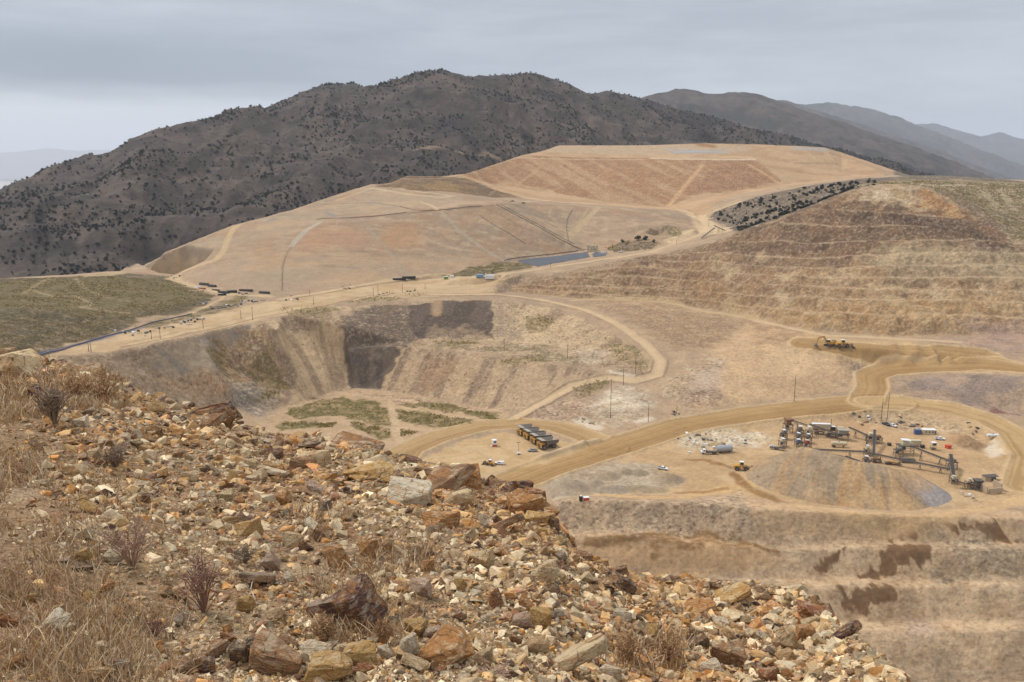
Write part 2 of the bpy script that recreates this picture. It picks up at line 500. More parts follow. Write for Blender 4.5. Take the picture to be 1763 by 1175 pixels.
def np_mesh(name, co, faces, attrs, mat, smooth=False):
    k = faces.shape[1]
    me = bpy.data.meshes.new(name)
    me.vertices.add(len(co)); me.vertices.foreach_set('co', co.astype(np.float32).ravel())
    me.loops.add(faces.size); me.loops.foreach_set('vertex_index', faces.astype(np.int32).ravel())
    me.polygons.add(len(faces)); me.polygons.foreach_set('loop_start', (np.arange(len(faces)) * k).astype(np.int32))
    me.polygons.foreach_set('loop_total', np.full(len(faces), k, np.int32))
    me.polygons.foreach_set('use_smooth', np.full(len(faces), smooth, bool))
    me.update(calc_edges=True)
    for an, av in attrs.items():
        if av.ndim == 2:
            at_ = me.color_attributes.new(an, 'FLOAT_COLOR', 'POINT')
            c4 = np.ones((len(av), 4), np.float32); c4[:, :3] = av
            at_.data.foreach_set('color', c4.ravel())
        else:
            at_ = me.attributes.new(an, 'FLOAT', 'POINT'); at_.data.foreach_set('value', av.astype(np.float32))
    if mat: me.materials.append(mat)
    return me


def new_mat(name):
    m = bpy.data.materials.new(name); m.use_nodes = True
    t = m.node_tree; t.nodes.clear()
    n = NT(t)
    o = n.n('ShaderNodeOutputMaterial'); b = n.n('ShaderNodeBsdfPrincipled')
    n.l(b.outputs[0], o.inputs[0])
    b.inputs['Roughness'].default_value = 0.95
    b.inputs['Specular IOR Level'].default_value = 0.15
    return m, n, b


# ground: colour comes with the mesh (what the dirt, rock and scrub are), fine grain and bumps from noise
M_ground, n, b = new_mat("mine_ground")
ca = n.n('ShaderNodeAttribute', attribute_name='Col')
st = n.n('ShaderNodeAttribute', attribute_name='streak')
ro = n.n('ShaderNodeAttribute', attribute_name='rough')
tcg = n.n('ShaderNodeTexCoord'); P_ = tcg.outputs['Object']
f1 = n.noise(P_, 0.55, 6, 0.65)
f2 = n.noise(P_, 0.09, 5, 0.6)
g = n.math('ADD', n.math('MULTIPLY', n.math('SUBTRACT', f1, 0.5), 1.35), n.math('MULTIPLY', n.math('SUBTRACT', f2, 0.5), 0.9))
g = n.math('MULTIPLY', g, n.math('MULTIPLY_ADD', ro.outputs['Fac'], 0.9, 0.35))
v1 = n.math('ADD', g, 1.0)
col = n.mix(1.0, ca.outputs['Color'], v1, 'MULTIPLY')
n.l(col, b.inputs['Base Color'])
bm = n.n('ShaderNodeBump'); bm.inputs['Distance'].default_value = 1.2
n.l(n.math('MULTIPLY_ADD', ro.outputs['Fac'], 0.55, 0.10), bm.inputs['Strength'])
n.l(n.noise(P_, 0.8, 6, 0.7), bm.inputs['Height']); n.l(bm.outputs[0], b.inputs['Normal'])

aa = np.concatenate([np.linspace(-1.25, -0.67, 50)[:-1], np.linspace(-0.67, 0.67, 1400), np.linspace(0.67, 1.25, 50)[1:]])
yy = np.concatenate([np.arange(286, 305, 1.0), np.arange(305, 395, 0.33), np.arange(395, 900, 0.8), np.arange(900, 1300, 1.7), np.arange(1300, 1975, 3.2)])
AX, YY = np.meshgrid(aa, yy)
XX = AX * YY
SH = XX.shape
xf, yf = XX.ravel(), YY.ravel()
N = len(xf)
BASE = np.tile(pal((182, 155, 125)), (N, 1)).astype(np.float32)
rough = np.full(N, 0.35, np.float32)
ZG = GH(xf, yf); yN = yf + 1.3 * ZG
NZ = {k: fbm(xf, yN, s, o, seed=k) for k, (s, o) in enumerate([(60, 4), (14, 4), (4, 3), (200, 3)])}
wx = (fbm(xf, yN, 9, 3, 21) - 0.5); wy_ = (fbm(xf, yN, 9, 3, 31) - 0.5)


def drape(px, step=7):
    """photo outline -> outline on the ground in plan"""
    L = densify([(p[0], p[1]) for p in px], step)
    L = np.array(L)
    return pick(L[:, 0], L[:, 1])


def region(poly, feather, warp=1.0):
    """soft inside mask of a plan polygon -> vertex indices, weight"""
    pad = feather + 6 * warp
    idx = np.where((xf > poly[:, 0].min() - pad) & (xf < poly[:, 0].max() + pad) & (yf > poly[:, 1].min() - pad) & (yf < poly[:, 1].max() + pad))[0]
    if not len(idx): return idx, np.zeros(0)
    px = xf[idx] + wx[idx] * 12 * warp; py_ = yf[idx] + wy_[idx] * 12 * warp
    inside = np.zeros(len(idx), bool); d2 = np.full(len(idx), 1e12)
    n_ = len(poly)
    for k in range(n_):
        x1, y1 = poly[k]; x2, y2 = poly[(k + 1) % n_]
        if abs(y2 - y1) > 1e-9:
            c = ((y1 > py_) != (y2 > py_)) & (px < (x2 - x1) * (py_ - y1) / (y2 - y1) + x1)
            inside ^= c
        ex, ey = x2 - x1, y2 - y1; l2 = ex * ex + ey * ey + 1e-9
        t = np.clip(((px - x1) * ex + (py_ - y1) * ey) / l2, 0, 1)
        d2 = np.minimum(d2, (px - x1 - t * ex) ** 2 + (py_ - y1 - t * ey) ** 2)
    sd_ = np.sqrt(d2) * np.where(inside, 1, -1)
    return idx, sstep(-feather, feather, sd_)


def near_line(line, width, warp=0.15):
    pad = width + 8
    idx = np.where((xf > line[:, 0].min() - pad) & (xf < line[:, 0].max() + pad) & (yf > line[:, 1].min() - pad) & (yf < line[:, 1].max() + pad))[0]
    px = xf[idx] + wx[idx] * 12 * warp; py_ = yf[idx] + wy_[idx] * 12 * warp
    d2 = np.full(len(idx), 1e12); side = np.zeros(len(idx))
    for k in range(len(line) - 1):
        x1, y1 = line[k]; x2, y2 = line[k + 1]
        ex, ey = x2 - x1, y2 - y1; l2 = ex * ex + ey * ey + 1e-9
        t = np.clip(((px - x1) * ex + (py_ - y1) * ey) / l2, 0, 1)
        q = (px - x1 - t * ex) ** 2 + (py_ - y1 - t * ey) ** 2
        s_ = np.sign(ex * (py_ - y1) - ey * (px - x1))
        side = np.where(q < d2, s_, side); d2 = np.minimum(d2, q)
    d = np.sqrt(d2)
    return idx, d, side


def lay(idx, m, colr, alpha=1.0):
    c = colr if isinstance(colr, np.ndarray) and colr.ndim == 2 else pal(colr)[None, :]
    m = (m * alpha)[:, None]
    BASE[idx] = BASE[idx] * (1 - m) + c * m


def zone(px, colr, feather=2.5, alpha=1.0, rgh=None, warp=1.0, second=None, scale=30, cut=(0.45, 0.6), streak=None, closed_plan=None, yr=(0, 9e9)):
    poly = drape(list(px) + [px[0]]) if closed_plan is None else closed_plan
    idx, m = region(poly, feather, warp)
    if not len(idx): return idx, m
    m = m * ((yf[idx] > yr[0]) & (yf[idx] < yr[1]))
    lay(idx, m, colr, alpha)
    if second is not None:
        if streak == 'bowl':
            s_ = np.arctan2(xf[idx] - BOWL[0], yf[idx] - BOWL[1]) * 75.0; t_ = np.hypot(xf[idx] - BOWL[0], yf[idx] - BOWL[1])
            nn = fbm(s_, t_ * 0.09, scale, 5, seed=int(abs(px[0][0])) % 97)
        elif streak is None:
            nn = fbm(xf[idx], yN[idx], scale, 5, seed=int(abs(px[0][0])) % 97)
        else:           # long streaks running down the fall line, direction given in plan degrees
            a_ = R(streak); s_ = xf[idx] * math.cos(a_) + yf[idx] * math.sin(a_); t_ = -xf[idx] * math.sin(a_) + yf[idx] * math.cos(a_)
            nn = fbm(s_, t_ * 0.12, scale, 5, seed=int(abs(px[0][0])) % 97)
        lay(idx, m * sstep(cut[0], cut[1], nn), second, alpha)
    if rgh is not None: rough[idx] = rough[idx] * (1 - m) + rgh * m
    return idx, m


def track(px, width, colr, feather=1.0, alpha=1.0, warp=0.15, bermh=0.0, step=9, world=None):
    line = drape(px, step) if world is None else world
    idx, d, side = near_line(line, width, warp)
    m = 1 - sstep(width / 2 - feather, width / 2 + feather, d)
    lay(idx, m, colr, alpha)
    if bermh:
        bz = np.exp(-((d - width / 2 - 1.2) / 1.3) ** 2) * bermh
        DZ[idx] += bz * (0.7 + 0.6 * NZ[2][idx])
    return idx, d, side


DZ = np.zeros(N, np.float32)

# --- height with rock and rubble relief
def base_height():
    # the wall zones are sampled through a warped plan so that bench edges wander
    wall = drape(WALLPX + [WALLPX[0]], 12); low = drape(LOWPX + [LOWPX[0]], 12)
    W = np.zeros(N, np.float32)
    for p_ in (wall, low):
        idx, m = region(p_, 5, 0.5); W[idx] = np.maximum(W[idx], m)
    wrp = 10.0
    wrp = np.where(yf < 480, 4.0, 10.0)
    qx = xf + W * (fbm(xf, yf, 26, 4, 51) - 0.5) * wrp; qy = yf + W * (fbm(xf, yf, 22, 4, 61) - 0.5) * wrp * 1.6
    z = GH(qx, qy)
    return z, W

WALLPX = [(880, 503), (880, 496), (1000, 470), (1060, 458), (1130, 446), (1200, 432), (1270, 408), (1330, 386), (1400, 361), (1480, 329), (1540, 326), (1600, 332), (1640, 354), (1690, 387), (1762, 426), (1762, 574), (1650, 575), (1530, 577), (1400, 568), (1300, 548), (1200, 528), (1130, 519), (1000, 513)]
LOWPX = [(960, 874), (1180, 868), (1400, 882), (1600, 890), (1762, 895), (1762, 1172), (962, 1172)]
Z0, WALL = base_height()
gy_, gx_ = np.gradient(blur(Z0.reshape(SH), 2))
# slope from the plan grid
Gs = np.gradient(blur(Hm, 1), CELL)
SLOPE = np.hypot(Grid(Gs[0], GX0, GY0, CELL)(xf, yf), Grid(Gs[1], GX0, GY0, CELL)(xf, yf))
steep = sstep(0.18, 0.6, SLOPE).astype(np.float32)
rk = ridged(xf, yf, 9, 4, 71, Z0 * 0.8)
LOWW = np.where(yf < 480, 0.22, 0.8).astype(np.float32)
DZ += LOWW * WALL * (ridged(xf, yN, 3.2, 3, 77) - 0.55) * 1.4 * (0.3 + steep) + LOWW * WALL * (rk - 0.55) * 3.6 * (0.25 + steep) + WALL * LOWW * (ridged(xf, yf, 34, 3, 75, Z0) - 0.55) * 3.5
DZ += (fbm(xf, yf, 30, 4, 81) - 0.5) * 1.6 + steep * (1 - WALL) * (fbm(xf, yf, 5, 4, 82, z=Z0) - 0.5) * 2.0
rough[:] = 0.25 + 0.5 * steep * (1 - WALL) + 0.4 * WALL

T = (186, 156, 122)          # plain tan dirt
PALE = (205, 180, 146)
# overall variation of the dirt
lay(np.arange(N), sstep(0.42, 0.62, NZ[0]), (166, 142, 117), 0.8)
lay(np.arange(N), sstep(0.5, 0.75, NZ[1]), (200, 170, 134), 0.5)

BOWL = pick([640], [712])[0]
# --- scrub field, left
zone([(-300, 560), (-300, 478), (0, 480), (100, 478), (190, 472), (215, 470), (300, 476), (300, 488), (330, 500), (372, 508), (345, 528), (300, 541), (240, 548), (190, 575), (130, 590), (60, 606), (0, 618), (-200, 640)],
     (112, 97, 70), 3, second=(90, 80, 58), scale=7, cut=(0.4, 0.62), rgh=0.3)
idx, m = zone([(-100, 540), (0, 486), (190, 476), (300, 484), (360, 505), (330, 520), (200, 545), (60, 530)], (126, 111, 70), 8, 0.45, second=(106, 96, 62), scale=16)
for p_ in ([(40, 505), (75, 484), (85, 481)], [(60, 500), (95, 512), (130, 510), (160, 525), (140, 530), (220, 540)], [(130, 480), (150, 500), (190, 515)]):
    track(p_, 3.5, (158, 138, 104), 1.5, 0.8)
track([(150, 476), (190, 474), (232, 463)], 7, (192, 168, 130), 2, 0.9)
zone([(200, 479), (240, 472), (310, 466), (300, 475), (270, 480)], (128, 110, 84), 3, 0.7, second=(100, 92, 66), scale=10, rgh=0.9)

# --- near leach pad
PAD1 = [(205, 467), (300, 430), (400, 390), (500, 363), (640, 321), (660, 320), (840, 330), (920, 345), (1150, 362), (1210, 375), (1160, 410), (1010, 432), (890, 450), (760, 472), (640, 490), (560, 500), (480, 506), (400, 500), (340, 488), (310, 478)]
zone(PAD1, (178, 152, 125), 3, second=(166, 144, 120), scale=55, rgh=0.15)
ix_, mm_ = zone(PAD1, (181, 152, 121), 3, 0.0)
lay(ix_, mm_ * sstep(0.5, 0.68, fbm(xf[ix_] * 0.12, yf[ix_], 6, 5, 91)), (160, 132, 106), 0.5)
lay(ix_, mm_ * sstep(0.56, 0.66, fbm(xf[ix_] * 0.3, yf[ix_], 5, 4, 92)), (204, 178, 144), 0.45)
lay(ix_, mm_ * sstep(0.52, 0.68, fbm(xf[ix_], yf[ix_], 26, 4, 93)), (176, 138, 106), 0.45)
zone([(330, 480), (350, 465), (430, 440), (560, 430), (700, 445), (860, 440), (860, 452), (640, 488), (480, 504), (400, 498)], (186, 156, 123), 14, 0.7, second=(172, 150, 127), scale=40)
zone([(500, 430), (520, 395), (590, 392), (640, 400), (640, 425), (560, 428)], (180, 138, 106), 12, 0.6)
zone([(650, 420), (660, 390), (720, 385), (735, 425), (690, 430)], (184, 142, 104), 10, 0.6)
zone([(340, 430), (420, 395), (520, 365), (640, 330), (800, 345), (800, 352), (560, 372), (470, 410), (400, 425)], (176, 154, 128), 10, 0.7, second=(190, 162, 128), scale=25)
zone([(420, 470), (560, 455), (640, 450), (640, 465), (520, 485), (440, 490)], (168, 148, 122), 12, 0.6)
zone([(212, 464), (320, 425), (370, 408), (380, 420), (340, 445), (300, 462)], (182, 160, 134), 4, 0.85, yr=(740, 1000))
# graded lines, old pipe scars
for p_, w_, c_ in [([(552, 383), (530, 395), (508, 416), (502, 424)], 6, (186, 176, 158)), ([(502, 424), (492, 440), (486, 458), (486, 500)], 1.6, (140, 122, 100)),
                   ([(625, 380), (640, 400), (668, 432), (690, 458), (700, 475)], 3, (168, 152, 130)), ([(762, 368), (790, 396), (830, 428), (870, 450)], 3.5, (176, 162, 140)),
                   ([(545, 378), (610, 376), (700, 368), (750, 363), (850, 354)], 4, (150, 128, 106)), ([(555, 353), (600, 350), (650, 350), (700, 358), (750, 362)], 1.8, (120, 106, 92)),
                   ([(640, 324), (700, 334), (760, 340), (780, 338)], 7, (204, 180, 146)), ([(578, 346), (640, 325)], 5, (200, 172, 134)),
                   ([(725, 348), (745, 355), (752, 362)], 5, (206, 178, 142)), ([(660, 322), (720, 330), (770, 336)], 3, (212, 190, 158)),
                   ([(290, 482), (315, 468), (345, 455), (370, 448), (385, 432), (392, 412), (400, 397), (410, 388)], 7, (205, 176, 136)),
                   ([(232, 463), (300, 460), (335, 455), (350, 456)], 5, (202, 176, 140)), ([(380, 446), (420, 436), (460, 428)], 3.5, (188, 156, 120)),
                   ([(820, 352), (860, 370), (900, 392), (940, 410), (980, 418), (990, 428)], 3, (160, 132, 108)),
                   ([(1030, 358), (1010, 378), (980, 408)], 7, (196, 170, 134)), ([(1012, 360), (985, 400), (978, 412)], 3, (190, 164, 128)),
                   ([(948, 358), (946, 372), (975, 400)], 3, (190, 160, 126)), ([(870, 344), (900, 347), (945, 346), (960, 348)], 5, (214, 190, 154))]:
    track(p_, w_, c_, 1.2, 0.85)
for p_ in ([(560, 366), (575, 372)], [(635, 350), (655, 350)], [(458, 382), (475, 378)]):
    track(p_, 5, (140, 138, 136), 2, 0.8)
for k in range(60):
    u_ = random.uniform(540, 660); v_ = random.choice([random.uniform(432, 452), random.uniform(455, 462)])
    track([(u_, v_), (u_ + random.uniform(6, 20), v_ + random.uniform(-1, 1))], 1.5, (136, 116, 98), 0.8, 0.35)
# hummock
zone([(650, 322), (700, 304), (790, 305), (850, 316), (895, 333), (905, 340), (850, 340), (780, 332), (720, 328)], (134, 106, 74), 4, second=(112, 90, 66), scale=30, rgh=0.5, yr=(0, 1290))
zone([(720, 318), (770, 312), (800, 325), (790, 330), (730, 325)], (152, 122, 74), 8, 0.6, yr=(0, 1290))
track([(670, 308), (740, 308), (800, 306)], 5, (178, 142, 102), 2, 0.8)
# --- far pad
zone([(790, 302), (850, 284), (940, 258), (962, 249), (1215, 245), (1425, 251), (1480, 268), (1540, 292), (1535, 300), (1400, 315), (1270, 335), (1225, 352), (1215, 372), (1150, 362), (1000, 352), (905, 342), (860, 330)], (198, 164, 126), 4, second=(186, 152, 116), scale=40, rgh=0.25, yr=(1100, 9e9))
RED = [(795, 302), (850, 285), (905, 268), (1000, 271), (1100, 272), (1200, 274), (1300, 276), (1345, 312), (1290, 325), (1245, 330), (1190, 337), (1150, 357), (1090, 352), (960, 334), (955, 328), (935, 325), (900, 320), (870, 309), (852, 318)]
zone(RED, (166, 126, 90), 3, second=(184, 148, 112), scale=16, cut=(0.5, 0.66), streak=30, rgh=0.5, yr=(1295, 9e9))
zone([(1185, 334), (1230, 290), (1280, 285), (1335, 310), (1290, 322), (1240, 328)], (152, 110, 78), 5, 0.6, second=(176, 134, 100), scale=18, cut=(0.55, 0.68))
for k in range(26):          # pale ripping marks that run slantwise down the face
    u0 = random.uniform(880, 1290); v0 = random.uniform(274, 300); ln = random.uniform(0.25, 1.0)
    track([(u0, v0), (u0 - 62 * ln, v0 + 44 * ln)], random.uniform(2.0, 3.2), (198, 160, 120), 1.4, random.uniform(0.2, 0.55))
track([(1210, 284), (1180, 320), (1150, 356)], 7, (206, 164, 120), 2, 0.95)
track([(1290, 284), (1320, 302), (1345, 318)], 7, (206, 164, 120), 2, 0.9)
for k in range(34):
    u0 = random.uniform(930, 1320); v0 = random.uniform(276, 318)
    track([(u0, v0), (u0 + random.uniform(8, 30), v0 + random.uniform(-1, 1))], 3, (198, 160, 122), 2, 0.45)
track([(880, 272), (960, 274), (1050, 275), (1110, 275)], 5, (206, 176, 140), 2, 0.8)
zone([(938, 262), (962, 251), (1215, 249), (1300, 252), (1280, 266), (1100, 268)], (190, 164, 134), 5, 0.9)
track([(1120, 273), (1200, 275), (1300, 275)], 5, (222, 204, 176), 2, 0.95)
track([(1150, 257), (1200, 260), (1250, 260)], 12, (170, 166, 162), 5, 0.7)
track([(1366, 256), (1422, 258)], 12, (176, 174, 172), 3, 0.8)
track([(1208, 250), (1225, 252)], 22, (160, 116, 78), 6, 0.9)
track([(1230, 272), (1290, 260), (1340, 252)], 6, (184, 148, 108), 3, 0.7)
track([(1430, 265), (1480, 278), (1530, 296)], 8, (168, 140, 110), 3, 0.7)
track([(1370, 281), (1440, 282)], 8, (150, 124, 100), 4, 0.6)
track([(1300, 282), (1400, 300), (1460, 302)], 12, (178, 140, 102), 5, 0.6)
zone([(1080, 425), (1110, 397), (1150, 386), (1176, 398), (1160, 420), (1100, 428)], (172, 146, 114), 4, 0.8, second=(150, 128, 104), scale=8, streak=20, rgh=0.5)
zone([(1040, 430), (1075, 415), (1130, 418), (1125, 428), (1060, 436)], (124, 104, 82), 4, 0.9, second=(104, 92, 72), scale=8, rgh=0.8)
zone([(1150, 400), (1168, 392), (1176, 404), (1165, 412)], (120, 108, 66), 3, 0.8, rgh=1.0)
# saddle roads
for p_, w_ in [([(905, 341), (960, 348), (1040, 352), (1150, 359), (1185, 364), (1210, 380), (1212, 395), (1190, 408)], 12), ([(1270, 350), (1235, 362), (1210, 372)], 10),
               ([(1160, 415), (1200, 402), (1240, 396)], 22), ([(1195, 372), (1215, 392), (1240, 400)], 26)]:
    track(p_, w_, (212, 184, 146), 3, 0.9)
# --- juniper hill
zone([(1222, 374), (1234, 364), (1300, 340), (1380, 322), (1480, 308), (1560, 304), (1640, 300), (1640, 312), (1540, 316), (1480, 322), (1400, 355), (1330, 380), (1275, 400), (1250, 388)], (116, 101, 86), 3, second=(98, 86, 74), scale=20, rgh=0.9)
track([(1222, 378), (1260, 388), (1300, 392)], 6, (128, 112, 96), 2, 0.9)
track([(1330, 322), (1360, 332), (1420, 340)], 2.5, (150, 130, 108), 1, 0.8)
zone([(1540, 296), (1700, 302), (1762, 314), (1762, 320), (1640, 308), (1550, 304)], (116, 104, 86), 5, second=(92, 86, 70), scale=15, rgh=0.9)
# --- green slope right of the pit
zone([(1480, 318), (1560, 309), (1762, 314), (1900, 318), (1900, 430), (1762, 416), (1690, 378), (1640, 345), (1600, 324), (1540, 317)], (142, 124, 92), 4, second=(122, 108, 74), scale=14, cut=(0.4, 0.6), rgh=1.0)
zone([(1600, 322), (1640, 330), (1690, 356), (1720, 390), (1690, 378), (1640, 345)], (142, 118, 94), 4, 0.85)
for p_ in ([(1690, 325), (1706, 345), (1722, 362)], [(1722, 328), (1735, 345), (1745, 360)]):
    track(p_, 9, (172, 156, 124), 2, 0.8)
track([(1590, 318), (1620, 320), (1660, 319)], 5, (196, 176, 146), 1.5, 0.8)
# --- high wall rock
wi = np.where((WALL > 0.02) & (yf > 560))[0]
wm = WALL[wi]
xz, yz, zz_ = xf[wi], yf[wi], Z0[wi]
A1 = fbm(xz, yz, 70, 4, 101, z=zz_ * 2); A2 = fbm(xz, yz, 22, 5, 102, z=zz_ * 1.5); A3 = fbm(xz, yz, 8, 4, 103, z=zz_)
lay(wi, wm, (188, 157, 117))
lay(wi, wm * sstep(0.44, 0.6, A1), (152, 122, 92), 0.9)
lay(wi, wm * sstep(0.5, 0.64, A2), (158, 122, 84), 0.6)
lay(wi, wm * sstep(0.58, 0.68, A3), (128, 102, 80), 0.4)
lay(wi, wm * sstep(0.40, 0.28, A2), (198, 172, 134), 0.8)
lay(wi, wm * sstep(0.36, 0.24, A3), (196, 170, 134), 0.35)
lay(wi, wm * sstep(0.5, 0.62, fbm(xz * .5, zz_, 5, 4, 104)), (158, 126, 94), 0.4)
DARK = [(1210, 430), (1290, 395), (1400, 358), (1440, 345), (1560, 345), (1640, 362), (1700, 380), (1762, 425), (1762, 456), (1700, 440), (1560, 412), (1520, 434), (1450, 450), (1350, 440), (1260, 446)]
zone(DARK, (112, 88, 70), 9, 0.85, second=(138, 108, 82), scale=22, cut=(0.42, 0.62), warp=2.5, rgh=0.6)
zone([(1440, 372), (1560, 372), (1650, 380), (1762, 440), (1640, 400), (1560, 394), (1460, 385)], (96, 76, 64), 6, 0.65, warp=2)
zone([(1250, 455), (1360, 445), (1460, 452), (1440, 462), (1300, 462)], (118, 94, 78), 6, 0.6, warp=2)
zone([(1480, 335), (1530, 325), (1570, 330), (1580, 350), (1540, 355), (1500, 350)], (190, 162, 124), 6, 0.8, second=(220, 200, 168), scale=8, warp=2)
zone([(1560, 340), (1600, 330), (1640, 355), (1670, 372), (1600, 370), (1570, 362)], (170, 118, 72), 6, 0.75, second=(196, 160, 116), scale=8, warp=2)
zone([(1555, 335), (1580, 340), (1590, 358), (1565, 360)], (214, 192, 160), 4, 0.7, warp=2)
zone([(1480, 445), (1600, 415), (1762, 440), (1762, 480), (1640, 478), (1500, 470)], (188, 166, 132), 12, 0.75, second=(160, 134, 104), scale=14, warp=2.5)
zone([(880, 500), (900, 488), (1000, 472), (1100, 462), (1180, 470), (1100, 480), (1000, 500)], (142, 112, 86), 8, 0.7, second=(164, 130, 96), scale=12, warp=2.5)
zone([(1060, 452), (1130, 440), (1230, 428), (1260, 440), (1150, 456)], (128, 100, 80), 6, 0.75, second=(150, 118, 92), scale=10, warp=2)
zone([(1300, 540), (1450, 520), (1762, 520), (1762, 572), (1530, 576), (1400, 566)], (192, 158, 114), 10, 0.6, second=(168, 130, 86), scale=9, cut=(0.45, 0.58), warp=2.5)
zone([(1650, 556), (1762, 552), (1762, 600), (1700, 590)], (168, 140, 126), 8, 0.7)
# bench floors carry pale fallen dust
flat = np.where((WALL > 0.3) & (SLOPE < 0.32))[0]
lay(flat, WALL[flat] * sstep(0.32, 0.12, SLOPE[flat]), (196, 172, 138), 0.42)
# --- backfilled pit walls
zone([(440, 556), (560, 530), (740, 520), (850, 518), (905, 524), (985, 540), (1040, 568), (1085, 600), (1096, 628), (1070, 645), (1000, 625), (850, 588), (740, 584), (700, 600), (660, 672), (600, 668), (480, 700), (380, 640), (395, 590)],
     (160, 134, 108), 1.5, second=(202, 174, 138), scale=7, streak='bowl', cut=(0.45, 0.6), rgh=0.7)
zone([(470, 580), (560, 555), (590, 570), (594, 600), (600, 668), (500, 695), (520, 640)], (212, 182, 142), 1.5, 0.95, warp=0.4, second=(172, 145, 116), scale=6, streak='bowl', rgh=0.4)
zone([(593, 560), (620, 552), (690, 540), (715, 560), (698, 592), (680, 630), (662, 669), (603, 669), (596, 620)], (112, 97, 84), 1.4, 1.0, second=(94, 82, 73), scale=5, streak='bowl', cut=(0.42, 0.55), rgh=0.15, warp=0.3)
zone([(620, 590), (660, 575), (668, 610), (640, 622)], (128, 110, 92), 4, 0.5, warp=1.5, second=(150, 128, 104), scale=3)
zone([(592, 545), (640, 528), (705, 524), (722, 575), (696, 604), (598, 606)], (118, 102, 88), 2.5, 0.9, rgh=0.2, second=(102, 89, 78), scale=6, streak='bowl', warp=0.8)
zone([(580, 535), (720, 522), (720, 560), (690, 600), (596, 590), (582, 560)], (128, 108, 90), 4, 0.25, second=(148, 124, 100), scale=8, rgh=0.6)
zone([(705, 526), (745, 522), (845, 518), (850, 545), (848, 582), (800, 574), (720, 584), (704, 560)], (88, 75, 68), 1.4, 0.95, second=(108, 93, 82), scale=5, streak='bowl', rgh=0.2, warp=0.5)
track([(752, 522), (752, 540)], 9, (176, 146, 112), 3, 0.9)
zone([(730, 584), (740, 562), (780, 570), (800, 560), (830, 568), (848, 584)], (158, 134, 108), 3, 0.8, warp=1.5, second=(130, 110, 92), scale=4)
zone([(850, 518), (868, 524), (885, 560), (895, 582), (852, 583)], (162, 140, 116), 3, 0.9, second=(180, 156, 126), scale=5, streak=0)
zone([(270, 600), (330, 585), (400, 566), (440, 556), (420, 575), (360, 602), (385, 640), (300, 655), (262, 630)], (152, 138, 122), 1.2, 1.0, warp=0.3, second=(172, 152, 126), scale=7, streak='bowl', rgh=0.3)
zone([(360, 600), (420, 575), (455, 570), (490, 640), (500, 668), (440, 700), (400, 660)], (160, 130, 100), 2, 0.9, second=(190, 154, 112), scale=7, cut=(0.45, 0.6), rgh=1.0)
zone([(400, 660), (440, 655), (480, 690), (450, 720), (410, 700)], (160, 146, 130), 5, 0.8, second=(132, 122, 112), scale=8, rgh=1.0)
zone([(285, 650), (385, 640), (395, 660), (330, 690), (300, 680)], (186, 152, 116), 4, 0.85, rgh=1.0)
# plateau face
zone([(690, 600), (760, 610), (900, 622), (1000, 636), (1030, 642), (960, 672), (890, 712), (820, 700), (750, 688), (660, 672)], (188, 160, 127), 1.5, 0.95, second=(148, 124, 102), scale=7, streak=-20, cut=(0.45, 0.58), rgh=0.5)
zone([(735, 610), (790, 615), (785, 640), (735, 680), (720, 650)], (164, 130, 100), 4, 0.7)
zone([(780, 628), (820, 628), (810, 660), (770, 680)], (190, 160, 124), 4, 0.7)
zone([(700, 592), (860, 588), (1010, 604), (1040, 622), (1000, 630), (900, 616), (790, 603)], (182, 156, 124), 4, 0.8, second=(142, 126, 94), scale=12, rgh=0.9)
zone([(985, 600), (1040, 605), (1050, 622), (1010, 628)], (196, 176, 150), 4, 0.7)
# floor
zone([(440, 740), (480, 705), (600, 672), (660, 674), (760, 692), (860, 708), (890, 716), (860, 724), (760, 742), (690, 762), (500, 780)], (190, 160, 126), 4, 0.9, rgh=0.3)
zone([(600, 672), (760, 692), (870, 712), (800, 712), (700, 696), (640, 684)], (186, 154, 124), 4, 0.7, second=(164, 138, 112), scale=5, rgh=0.9)
track([(560, 672), (640, 684), (720, 694), (800, 700), (860, 708)], 4, (202, 172, 136), 1.5, 0.7)
GREENPX = [[(500, 705), (545, 690), (590, 683), (640, 694), (668, 706), (670, 735), (640, 728), (580, 718), (520, 722), (498, 715)],
           [(690, 698), (720, 690), (790, 700), (860, 715), (850, 724), (800, 714), (740, 706)],
           [(684, 705), (740, 710), (800, 722), (812, 730), (770, 737), (700, 728), (686, 722)],
           [(600, 726), (640, 732), (672, 740), (672, 758), (640, 752)], [(688, 740), (725, 744), (690, 755)], [(480, 726), (560, 728), (520, 736), (480, 738)], [(545, 730), (580, 728), (572, 736), (548, 735)],
           [(860, 620), (935, 610), (935, 622), (880, 632)], [(740, 588), (800, 585), (830, 592), (780, 600)], [(900, 545), (935, 545), (955, 552), (930, 575), (905, 565)],
           [(1040, 580), (1100, 600), (1118, 630), (1105, 650), (1080, 625), (1040, 600)], [(985, 668), (1020, 655), (1060, 648), (1030, 676), (990, 688)], [(1002, 722), (1030, 728), (1024, 734), (1002, 728)],
           [(480, 530), (560, 525), (585, 530), (560, 545), (490, 540)], [(600, 516), (690, 506), (740, 503), (740, 510), (640, 520), (600, 522)], [(440, 690), (480, 650), (470, 620), (495, 660), (480, 685)],
           [(420, 640), (460, 600), (485, 640), (500, 665), (450, 660)], [(355, 605), (385, 595), (400, 640), (380, 640)]]
for k, gp in enumerate(GREENPX):
    zone(gp, (140, 120, 78) if k < 7 else (158, 136, 98), 2.5, 0.85 if k < 7 else 0.5, second=(108, 98, 56), scale=5, cut=(0.38, 0.55), rgh=0.4, warp=1.4)
track([(672, 690), (675, 710), (682, 735), (690, 762)], 5.5, (200, 172, 136), 1.5, 0.95)
track([(690, 700), (740, 710), (800, 718), (840, 728)], 3.5, (196, 168, 130), 1.2, 0.9)
